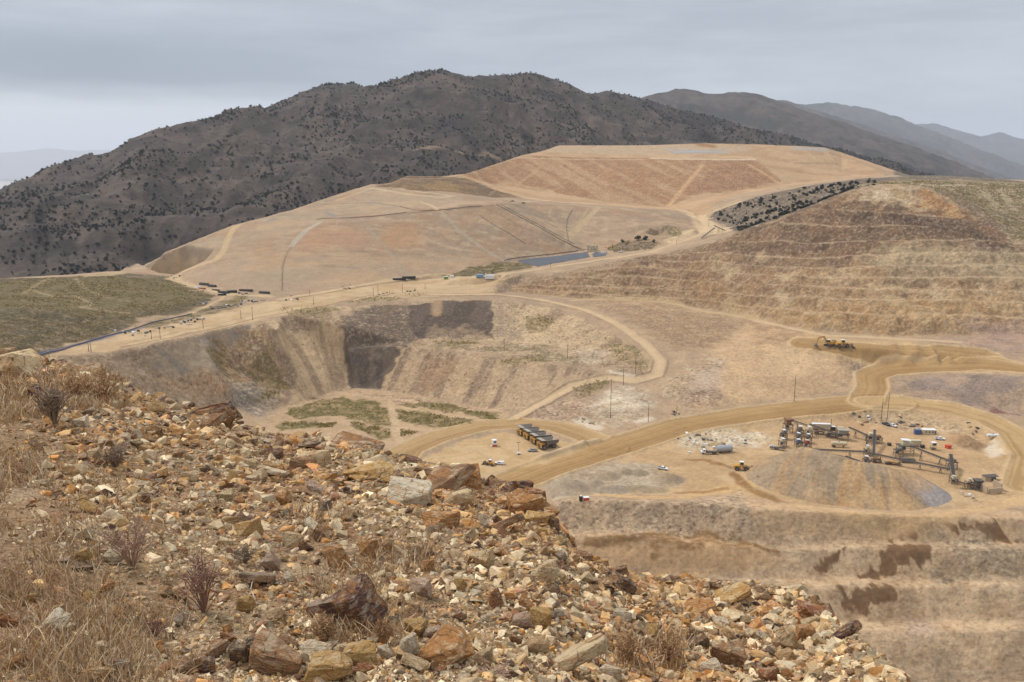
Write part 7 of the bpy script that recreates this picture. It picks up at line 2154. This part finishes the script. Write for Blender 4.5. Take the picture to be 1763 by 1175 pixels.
# ------------------------------------------------------------------ crushing plant
px_conv('conveyor climbing to the left tower, upper left of the plant', 1391, 733, 4.5, 1362, 723, 8, legs=1)
px_conv('long conveyor from the tall left tower down past the white van trailer', 1394, 731, 7.0, 1440, 747, 3.0)
px_conv('conveyor between the blue grey hopper and the middle tower', 1462, 736, 6.0, 1500, 753, 2.5)
px_conv('steep dark conveyor rising away from the camera at the plant centre', 1504, 783, 1.8, 1506, 741, 8.5, w_=1.7)
px_conv('level conveyor from the pile top to the middle transfer point', 1490, 778, 5.0, 1402, 774, 7.0)
px_conv('dark conveyor just above the gravel pile, left half', 1452, 787, 4.0, 1404, 777, 6.0, legs=1)
px_conv('dark conveyor just above the gravel pile, right half', 1491, 799, 3.0, 1456, 786, 5.0, legs=1)
px_conv('longest conveyor, running low above the pile to the right tower', 1496, 780, 5.0, 1634, 808, 3.0, truss=MG, legs=4)
px_conv('conveyor from the beige crusher down to the right tower', 1568, 768, 7.5, 1632, 793, 3.5)
px_conv('short double conveyor rising at the right end of the plant', 1642, 824, 2.0, 1637, 783, 8.0, w_=2.0)
px_conv('low dark conveyor leading to the concrete walls', 1684, 838, 1.5, 1646, 829, 3.5, truss=MRUST, legs=1)
px_conv('low grey conveyor at the left foot of the plant', 1326, 770, 1.2, 1352, 772, 1.6, legs=1)
px_conv('short grey conveyor peeking over the top of the pile', 1385, 772, 3.0, 1404, 778, 3.0, legs=1)
px_conv('short conveyor joining the two left towers', 1344, 750, 3.0, 1356, 738, 6.0, legs=1)
px_conv('narrow feed conveyor under the middle tower', 1490, 776, 3.0, 1493, 760, 6.5, w_=1.0, legs=1)
U = plant_unit
U('tall left tower of the crushing plant with rusty panels', 1356, 745, 4.5, 4.5, 8.5, MRUST, .1, hopper=True, seed=1, name='crusher_tower')
U('grey screen below the tall left tower', 1349, 757, 3.2, 3.2, 6, MG, .1, roof=MW, seed=2)
U('lowest white topped screen in the left column', 1347, 769, 3.6, 3.4, 5, MBEI, .1, roof=MW, seed=3)
U('upper screen in the second column', 1377, 752, 3.4, 3.2, 6.5, MG, .05, roof=MW, seed=4)
U('white topped screen in the middle of the second column', 1374, 761, 3.2, 3.2, 5.5, MG, .05, roof=MW, seed=5)
U('blue motor screen at the foot of the second column', 1374, 769, 3.4, 3.0, 4.6, MBL, .05, roof=MW, seed=6)
U('upper screen of the third column with beige top', 1392, 753, 3.4, 3.2, 6.5, MBEI, 0, roof=MW, seed=7)
U('middle screen of the third column', 1391, 763, 3.2, 3.2, 5.5, MG, 0, roof=MW, seed=8)
U('lowest screen of the third column with a red panel', 1389, 772, 3.8, 3.2, 5.2, MRED, 0, roof=MBEI, seed=9)
U('dark rusty feeder under the long left conveyor', 1410, 748, 5.5, 2.5, 2.6, MRUST, -.15, seed=10, name='feeder')
U('dark low feeder right of the rusty one', 1430, 752, 5.5, 2.4, 2.6, MGD, -.2, seed=11, name='feeder')
U('big blue grey hopper unit at the end of the long left conveyor', 1450, 756, 6.5, 4.0, 6.0, MBD, -.2, hopper=True, seed=13, name='hopper_unit')
U('beige rail topped unit behind the blue grey hopper', 1447, 747, 5.0, 3.0, 5.2, MBEI, -.1, seed=12)
U('middle tower beside the steep dark conveyor', 1499, 761, 4.0, 4.0, 7.0, MBEI, 0, seed=14, name='transfer_tower')
U('dark unit right of the steep conveyor', 1512, 762, 3.2, 3.2, 5.5, MRUST, 0, seed=16, name='transfer_tower')
U('small transfer unit where the level conveyor meets the longest one', 1492, 784, 2.6, 2.6, 6, MBEI, 0, roof=MW, seed=17, name='transfer_tower')
U('lower transfer unit at the foot of the dark pile conveyors', 1491, 800, 3.0, 2.8, 5, MG, 0, roof=MW, seed=18, name='transfer_tower')
U('brown low machine under the start of the longest conveyor', 1508, 796, 4.5, 2.6, 2.6, MRUST, 0, seed=19, name='feeder')
U('large beige cone crusher with white engine on top', 1557, 782, 8.0, 5.0, 8.5, MBEI, -.1, hopper=False, roof=MW, seed=20, name='cone_crusher')
U('grey screen deck left of the beige crusher', 1546, 786, 4.0, 3.6, 6.0, MG, -.1, seed=22, name='screen_unit')
U('grey low unit under the longest conveyor beside the beige crusher', 1562, 796, 7.0, 3.0, 3.0, MG, -.1, seed=21, name='feeder')
U('yellow base frame under the longest conveyor', 1536, 800, 7.0, 2.0, 1.8, MY_, -.1, seed=23, name='feeder')
U('right tower holding the short double conveyor', 1638, 806, 4.2, 4.2, 6.5, MG, 0, seed=25, name='transfer_tower')
U('beige headed feeder at the lower end of the double conveyor', 1641, 832, 3.0, 3.0, 4.2, MBEI, 0, roof=MBEI, seed=26, name='feeder')
U('white legged platform over the low conveyor at the right', 1668, 838, 3.0, 3.0, 4.5, MBEI, 0, roof=MBEI, seed=28, name='platform')
U('dark jaw crusher against the concrete wall', 1682, 842, 4.0, 4.0, 5.0, MGD, 0, hopper=True, seed=29, name='jaw_crusher')
container('long white van trailer behind the long left conveyor', 1413, 740, 11.0, 2.6, 2.9, MBEI, -.12, MW, name='van_trailer', cat='trailer', wheels=True)
container('dark generator box beside the white van trailer', 1434, 741, 2.4, 2.2, 2.6, MBK, -.1, MW, name='generator', cat='generator')
container('long dusty trailer behind the beige crusher', 1567, 768, 11.5, 2.4, 2.6, MBEI, -.08, MBEI, name='van_trailer', cat='trailer', wheels=True)
container('office trailer with a white roof and two windows', 1598, 748, 8.2, 3.4, 2.8, MBEI, -.08, MW, name='office_trailer', cat='trailer', win=3)
container('blue container at the left end of the office trailer', 1579, 748, 3.6, 2.6, 2.7, MBL, -.08, MBL)
container('black box standing alone in the middle of the yard', 1531, 767, 1.8, 1.6, 1.6, MBK, 0.1, MGD)
container('black box right of the long dusty trailer', 1588, 772, 1.8, 1.6, 1.9, MBK, 0.1, MGD)
container('small orange container on the right of the yard', 1632, 773, 2.8, 2.2, 2.0, MOR, 0.3, MOR)
tank('long dusty white tank trailer in the open middle of the yard', 1444, 770, 8.5, 1.25, MBEI, -.12, wheels=True, name='tank_trailer')
tank('long white tank on the pale pad at the far right', 1709, 754, 6.5, 0.9, MW, -.05)
t = thing('control_booth', 'raised control booth with dark windows right of the long dusty trailer', 'booth', spot(1606, 775), 0)
MB().box((0, 0, 0.9), (2.8, 2.4, 0.15)).build('floor_deck', MGD, t); fr = MB()
for x in (-1.2, 1.2):
    for y in (-1, 1): fr.beam((x, y, -.2), (x, y, 2.4), .14)
fr.beam((-1.2, -1, .9), (1.2, -1, .9), .1).beam((-1.2, 1, .9), (1.2, 1, .9), .1).beam((-1.2, -1, .95), (-1.2, 1, .95), .1).beam((1.2, -1, .95), (1.2, 1, .95), .1); fr.build('frame', MGRN, t); MB().box((0, 0, 3.4), (2.6, 2.2, 2.0)).build('wall', MBEI, t); MB().box((.2, -1.12, 3.5), (1.9, .06, 1.1)).build('window', MGL, t); MB().box((0, 0, 4.5), (2.9, 2.5, .14)).build('roof', MW, t)
pickup('black pickup parked behind the plant below the twin poles', spot(1525, 733), R(-65), MBK)
pickup('white and blue pickup right of the black one', spot(1536, 735), R(-60), MW, bed=MBL)
pickup('white pickup with blue bed right of the office trailer', spot(1618, 758), R(-20), MW, bed=MBL)
# retaining walls and shed
t = thing('retaining_wall', 'pale concrete retaining walls stepping back at the right of the plant', 'wall', spot(1690, 846), 0.15)
MB().box((0.4, 0, 2.2), (0.6, 7, 3.6)).build('wing', MCON, t); MB().box((5.0, -3.6, 1.8), (7, 0.6, 2.6)).build('wing', MCON, t); MB().box((9.6, 1, 2.6), (.6, 6, 3.6)).build('wing', MCON, t)
t = thing('crusher_shed', 'low open shed with a dark roof built into the concrete walls', 'shed', spot(1702, 826), 0.1)
MB().box((0, 0, 1.0), (6, 3, 2.4)).build('wall', MCON, t); MB().box((1.6, -1.53, .9), (2.6, .1, 1.8)).build('dark_opening_panel', MGD, t); MB().box((.6, -.2, 2.4), (7.4, 3.8, .2), ry=-.04).build('roof', MGD, t)  # dark panel on the closed wall stands for the shade inside the opening
# ------------------------------------------------------------------ gravel pile
crest = [pz(1383, 768, -148.5), pz(1430, 779, -149), pz(1480, 793, -150.5), pz(1530, 802, -152), pz(1570, 811, -154.5), pz(1600, 830, -161)]
hx_, hy_ = np.meshgrid(np.linspace(100, 240, 300), np.linspace(355, 462, 230)); px_, py_ = hx_.ravel(), hy_.ravel()
Hh = np.full(len(px_), -1e9); arc = np.zeros(len(px_)); acc = 0.0; dd = np.zeros(len(px_))
for a_, b_ in zip(crest[:-1], crest[1:]):
    ex, ey = b_[0] - a_[0], b_[1] - a_[1]; L_ = math.hypot(ex, ey)
    tq = np.clip(((px_ - a_[0]) * ex + (py_ - a_[1]) * ey) / (L_ * L_), 0, 1)
    vx, vy = px_ - a_[0] - tq * ex, py_ - a_[1] - tq * ey; d = np.hypot(vx, vy)
    h_ = a_[2] + (b_[2] - a_[2]) * tq - 0.60 * np.sqrt(d * d + 1.0)
    m = h_ > Hh
    ang = np.arctan2(vx, -vy)       # fans the streaks out round the ends
    arc = np.where(m, acc + tq * L_ + ang * 9.0, arc); Hh = np.where(m, h_, Hh); dd = np.where(m, d, dd); acc += L_
Hh += (fbm(arc, dd * .2, 5.0, 3, 811) - .5) * 0.9
gzz = GH(px_, py_)
PCOL = np.tile(pal((192, 160, 120)), (len(px_), 1)).astype(np.float32)
def play(m, c):
    m = np.clip(m, 0, 1)[:, None]; PCOL[:] = PCOL * (1 - m) + pal(c)[None] * m
play(sstep(.46, .6, fbm(arc, dd * .10, 7, 3, 821)) * .9, (190, 152, 106))
play(sstep(.52, .62, fbm(arc + 50, dd * .12, 4, 3, 822)) * .8, (160, 142, 120))
play(sstep(.54, .62, fbm(arc, dd * .2, 3, 3, 823)) * sstep(3, 12, dd * 1.0) * .4, (168, 124, 80))
play(sstep(-8, 6, 14 - arc) * .45, (172, 152, 126))
bl = sstep(50, 56, arc) * sstep(8, 13, dd) * (1 - sstep(80, 92, arc))
play(bl * .95, (158, 158, 158)); play(sstep(44, 50, arc) * sstep(2, 8, dd) * .4, (180, 160, 148))
q = np.arange(hx_.size).reshape(hx_.shape); Q = np.stack([q[:-1, :-1], q[:-1, 1:], q[1:, 1:], q[1:, :-1]], -1).reshape(-1, 4)
keep = (Hh > gzz - 0.6)[Q].any(1)
Q = Q[keep]; used = np.unique(Q); remap = np.full(hx_.size, -1); remap[used] = np.arange(len(used))
me = np_mesh('gravel_pile', np.stack([px_, py_, np.maximum(Hh, gzz - 1.2)], -1)[used], remap[Q], {'Col': PCOL[used], 'rough': np.full(len(used), .8, np.float32)}, M_ground, True)
o = bpy.data.objects.new('gravel_pile', me); COL.objects.link(o)
tagged(o, 'huge long gravel pile with tan, brown and blue grey streaks below the conveyors', 'gravel pile')

# ------------------------------------------------------------------ pond, yard and leach pad things
def sheet(name, px, mat, lift=0.25, step=2.0, sag=0.0, parent=None):
    """a lined surface laid over the ground inside a photo outline, with real edges turned down"""
    poly = drape(list(px) + [px[0]], 6)
    x0_, x1_, y0_, y1_ = poly[:, 0].min(), poly[:, 0].max(), poly[:, 1].min(), poly[:, 1].max()
    gx2, gy2 = np.meshgrid(np.arange(x0_, x1_ + step, step), np.arange(y0_, y1_ + step, step))
    fxs, fys = gx2.ravel(), gy2.ravel(); ins = inpoly(fxs, fys, poly)
    z = np.array([gz(a_, b_) for a_, b_ in zip(fxs, fys)]) + lift
    q = np.arange(gx2.size).reshape(gx2.shape); Q = np.stack([q[:-1, :-1], q[:-1, 1:], q[1:, 1:], q[1:, :-1]], -1).reshape(-1, 4)
    Q = Q[ins[Q].all(1)]
    used = np.unique(Q); rm = np.full(gx2.size, -1); rm[used] = np.arange(len(used))
    me = np_mesh(name, np.stack([fxs, fys, z], -1)[used], rm[Q], {}, mat, True)
    o = bpy.data.objects.new(name, me); COL.objects.link(o)
    return o
tagged(sheet('lined_pond', [(884, 450), (905, 446), (960, 440.5), (1013, 433), (1017, 444), (970, 451), (925, 460)], MLIN), 'long blue grey lined pond at the foot of the pale leach pad', 'pond', 'lined ponds')
tagged(sheet('lined_pond', [(1019, 436), (1030, 433), (1048, 437), (1040, 442), (1019, 444)], MLIN), 'short blue grey lined pond right of the long one', 'pond', 'lined ponds')
tagged(sheet('pond_liner', [(1150, 261), (1200, 260), (1252, 263), (1250, 265), (1160, 264)], simple_mat("pale_liner", (160, 160, 160), .6, var=.2, sc=.05)), 'pale grey sheet on the front top edge of the far pad', 'liner sheet', 'liner sheets')
def pipeline(px, r, mat, label, name='pipeline', lift=0.3, group='pipelines'):
    pts = drape(px, 5); pts = [Vector((a_, b_, gz(a_, b_) + lift)) for a_, b_ in pts]
    o0 = pts[0].copy()
    o = bpy.data.objects.new(name, stick_mesh(name, [([p - o0 for p in pts], r, r)], mat)); COL.objects.link(o); o.location = o0
    return tagged(o, label, 'pipeline', group)
MPIP = simple_mat("black_pipe", (126, 112, 98), .6, var=.2)
MPG = simple_mat("grey_pipe", (112, 108, 118), .6, var=.1)
pipeline([(854, 352), (880, 366), (915, 385), (950, 404), (985, 423), (1005, 432)], .5, MPIP, 'thick dark pipeline running down the leach pad to the pond')
pipeline([(858, 350), (884, 364), (920, 384), (955, 403), (990, 421)], .28, MPIP, 'thin dark pipeline just above the thick one')
pipeline([(985, 362), (976, 378), (975, 395), (978, 412), (984, 422)], .4, MPIP, 'curved dark pipe on the slope right of the pipelines')
pipeline([(688, 356), (710, 362), (748, 364), (790, 359), (830, 354)], .3, MPIP, 'sagging dark pipe across the upper bench of the near pad')
pipeline([(545, 378), (600, 376), (660, 371), (700, 366)], .4, MPIP, 'dark pipe on the bench left of the sagging one')
pipeline([(868, 449), (880, 446), (930, 440), (980, 434), (1010, 430)], .5, MPIP, 'dark pipe along the upper edge of the long pond')
pipeline([(826, 372), (850, 388), (880, 405), (905, 420)], .3, MPIP, 'faint dark pipe down the middle of the near pad')
pipeline([(486, 500), (486, 480), (487, 462), (492, 442)], .16, MPIP, 'dark hose down the left part of the near pad')
pipeline([(222, 460), (245, 450), (270, 439), (300, 426)], .6, MPIP, 'dark drain line along the left edge of the near pad')
pipeline([(66, 612), (110, 601), (160, 586), (210, 573), (262, 556)], .5, MPG, 'blue grey pipeline beside the road at the far left')
pipeline([(262, 556), (300, 548), (330, 541)], .5, MPG, 'thin end of the blue grey pipeline near the scrap rows')
def pipe_stack(u, v, L, n_, r, label, rz=0.0, mat=None):
    L *= .8; r *= .62; p = spot(u, v); t = thing('pipe_stack', label, 'pipe stack', p, rz, 'stacks of black pipe')
    k = 0
    for row in range(3):
        for j in range(n_ - row):
            y = (j - (n_ - row) / 2) * 2 * r; z = r + row * 1.7 * r
            MB().cyl((-L / 2 + random.uniform(-.4, .4), y, z), (L / 2 + random.uniform(-.4, .4), y, z), r, 8).build('pipe', mat or MKK, t)
    return t
pipe_stack(352, 491, 14, 4, .55, 'long black pipe stack at the left foot of the pad', R(-28)); pipe_stack(366, 494, 12, 4, .55, 'black pipe stack just right of the longest one', R(-28))
pipe_stack(386, 505, 12, 6, .6, 'thickest black pipe stack where the roads meet', R(-10)); pipe_stack(399, 504, 11, 6, .6, 'black pipe stack right of the thickest one', R(10)); pipe_stack(382, 509, 9, 4, .45, 'low black pipe stack below the thickest one', R(30))
pipe_stack(372, 501, 10, 3, .4, 'thin black pipe stack left of the thickest one', R(-20)); pipe_stack(424, 501, 16, 4, .5, 'grey black pipe stack on the road edge', R(-8)); pipe_stack(456, 505, 12, 5, .6, 'rightmost black pipe stack at the foot of the pad', R(-15))
pipe_stack(688, 482, 16, 4, .5, 'black pipe stack beside the road, left half of the pair', R(14)); pipe_stack(704, 479, 16, 4, .6, 'black pipe stack beside the road, right half of the pair', R(14))
pipe_stack(340, 496, 8, 3, .4, 'white pipe stack at the edge of the scrub', R(-10), MW); pipe_stack(348, 498, 10, 3, .4, 'dark red pipe stack at the edge of the scrub', R(-20), MRED)
def junk(label, u, v, n_, su_, sv_, seed):
    scrap(label, u, v, n_, 3.5, seed, [MGD, MG, MKK, MBD, MW])
for k, (u, v, lb) in enumerate([(375, 532, 'row of dark and white crates below the scrub point'), (392, 528, 'grey plates in the middle of the storage rows'), (408, 526, 'mixed grey parts right of the middle plates'), (427, 520, 'blue grey drums near the road corner'),
                                (442, 517, 'dark blue tubs nearest the road corner'), (330, 552, 'scrap steel row beside the rim road'), (345, 548, 'dark scrap right of the rim road row'), (318, 556, 'left end of the scrap steel row'), (258, 573, 'rusty parts on the road verge far left'),
                                (278, 565, 'grey scrap on the road verge'), (217, 573, 'white bundles beside the blue grey pipeline'), (412, 508, 'pale bags right of the black pipe stacks'), (300, 478, 'dark scrap at the bend of the pad road'),
                                (352, 524, 'crates at the left end of the storage rows'), (850, 472, 'rubble left of the long pond'), (660, 508, 'blue parts on the wide road'), (706, 501, 'dark parts on the wide road above the pit'), (500, 516, 'flat steel plates on the wide road'), (600, 498, 'pale bundles beside the upper road')]):
    junk(lb, u, v, 9, 1, 1, 40 + k)
container('white shed beside the blue one on the rim road', 843, 480, 9, 4, 3.6, MW, .1, MW, name='shed', cat='shed'); container('light blue shed left of the white one', 826, 477, 7, 4, 2.4, MLB, .1, MLB, name='shed', cat='shed')
container('green cab machine box parked left of the blue shed', 768, 481, 4, 2.6, 2.6, MGRN, .1, MW, name='machine_box', cat='machine'); container('small white container left of the blue shed', 778, 479, 4, 2.6, 2.2, MW, .1, MW)
container('tiny white container at the foot of the mountain', 188, 464, 5, 3, 3.4, MW, .2, MW)
container('pump house with pale walls at the corner of the long pond', 1020, 433, 7, 5, 5, MBEI, 0, MG, name='pump_house', cat='shed', win=2)
for k, (u, v, lb) in enumerate([(1027, 432, 'pale upright tank right of the pump house'), (1013, 432, 'pale upright tank left of the pump house')]):
    t = thing('storage_tank', lb, 'tank', spot(u, v), 0, 'tanks by the pond'); MB().cyl((0, 0, -.3), (0, 0, 5.5), 1.8, 16).build('shell', MBEI, t); MB().cyl((0, 0, 5.5), (0, 0, 6.2), 1.8, 16, .3).build('lid', MG, t)
pickup('white pickup right of the pump house', spot(1037, 438), 0.2); pickup('white pickup on the saddle road near the dark trees', spot(1070, 435), 0.3)
pickup('small dark pickup on the road below the far red pad', spot(901, 351), 0.1, MBK); pickup('small red pickup on the road below the brown hummock', spot(882, 348), 0.1, MRED)
scrap('dark machinery above the pump house', 1017, 424, 8, 5, 70, [MGD, MG, MKK])
scrap('white trucks and boxes between the pump house and the saddle road', 1044, 437, 7, 4, 71, [MW, MBD])
px_conv('long pale stacker conveyor on the saddle', 1208, 410, 1.5, 1230, 393, 7.0, truss=MBEI, legs=2, w_=2.2, group='conveyors on the saddle'); px_conv('short dark conveyor at the top of the stacker', 1248, 397, 2.0, 1230, 389, 8.5, truss=MG, legs=1, w_=2.0, group='conveyors on the saddle')
excavator('yellow excavator with its boom reaching left on the upper dirt pad', spot(1428, 596), R(186))
loader('dark dusty loader parked right behind the excavator', spot(1452, 598), R(-5), 1.35)
# trees by the pad
for k, (u, v, s, lb) in enumerate([(1098, 415, 4.6, 'wide dark tree, left of the pair on the pad toe'), (1110, 414, 4.2, 'dark tree, right of the pair on the pad toe'), (1071, 418, 3.0, 'small dark tree alone left of the pair on the pad toe'), (1126, 418, 2.8, 'low dark bush right of the pair on the pad toe')]):
    o = juniper_thing(20 + k); o.location = spot(u, v); o.scale = (s, s, s * .9); o['label'] = lb; o['category'] = 'tree'; o['group'] = 'trees on the pad toe'
# ------------------------------------------------------------------ utility poles
for (u, v, v2, lb, arm) in [(1051, 721, 654, 'tallest pole, in the rubble gully above the haul road', 1), (1116, 728, 695, 'pole right of the tallest one at the haul road', 1), (1073, 664, 632, 'pole on the inside of the switchback bend', 1), (1094, 645, 612, 'pole at the tip of the switchback bend', 1),
                           (1165, 713, 699, 'short pole on the slope left of the haul road', 0), (1367, 692, 651, 'lone pole on the far side of the haul road', 0), (1517, 724, 690, 'left one of the twin poles behind the plant', 0), (1527, 725, 684, 'right one of the twin poles behind the plant', 0),
                           (868, 604, 584, 'pole on the inner plateau of the filled pit', 1), (977, 618, 594, 'pole at the right end of the inner plateau', 1), (435, 551, 530, 'pole at the corner above the grey pit wall', 1), (415, 549, 535, 'pole just left of the one above the grey pit wall', 0), (350, 566, 551, 'pole beside the railing of the rim road', 1),
                           (276, 583, 566, 'pole on the rim road near the grey slope', 1), (261, 584, 570, 'pole just left of the one near the grey slope', 0), (157, 607, 592, 'right one of two close poles at the far left', 0), (153, 606, 592, 'left one of two close poles at the far left', 0), (85, 617, 608, 'leftmost pole behind the ridge crest', 0),
                           (533, 508, 500, 'short pole at the foot of the near pad', 0), (540, 525, 512, 'pole on the wide road left of the blue parts', 0), (643, 511, 496, 'left pole of a pair on the wide road', 1), (651, 509, 493, 'right pole of a pair on the wide road', 1), (693, 505, 490, 'pole on the wide road near the dark parts', 0),
                           (732, 499, 489, 'pole at the end of the wide road', 0), (948, 462, 451, 'short pole at the near edge of the long pond', 1), (1165, 421, 411, 'pole on the saddle road below the green slope', 0), (1220, 392, 382, 'pole left of the stacker', 0), (1243, 402, 390, 'pole right of the stacker', 0), (1430, 741, 722, 'thin mast behind the white van trailer', 0), (671, 508, 502, 'short post on the wide road', 0)]:
    pole(u, v, v2, lb, arm)

# ------------------------------------------------------------------ the air: even haze round everything
hb = bpy.data.meshes.new('haze')
x0, x1, y0, y1, z0, z1 = -72000, 72000, -1500, 45000, -770, 900
hb.from_pydata([(x0, y0, z0), (x1, y0, z0), (x1, y1, z0), (x0, y1, z0), (x0, y0, z1), (x1, y0, z1), (x1, y1, z1), (x0, y1, z1)], [],
               [(0, 3, 2, 1), (4, 5, 6, 7), (0, 1, 5, 4), (1, 2, 6, 5), (2, 3, 7, 6), (3, 0, 4, 7)])
M_haze = bpy.data.materials.new('haze'); M_haze.use_nodes = True
t = M_haze.node_tree; t.nodes.clear(); n = NT(t)
o = n.n('ShaderNodeOutputMaterial'); pv = n.n('ShaderNodeVolumePrincipled')
pv.inputs['Color'].default_value = (0.80, 0.88, 1.0, 1); pv.inputs['Density'].default_value = 0.000048
n.l(pv.outputs[0], o.inputs['Volume'])
hb.materials.append(M_haze)
ho = bpy.data.objects.new('haze', hb); COL.objects.link(ho); ho['kind'] = 'stuff'
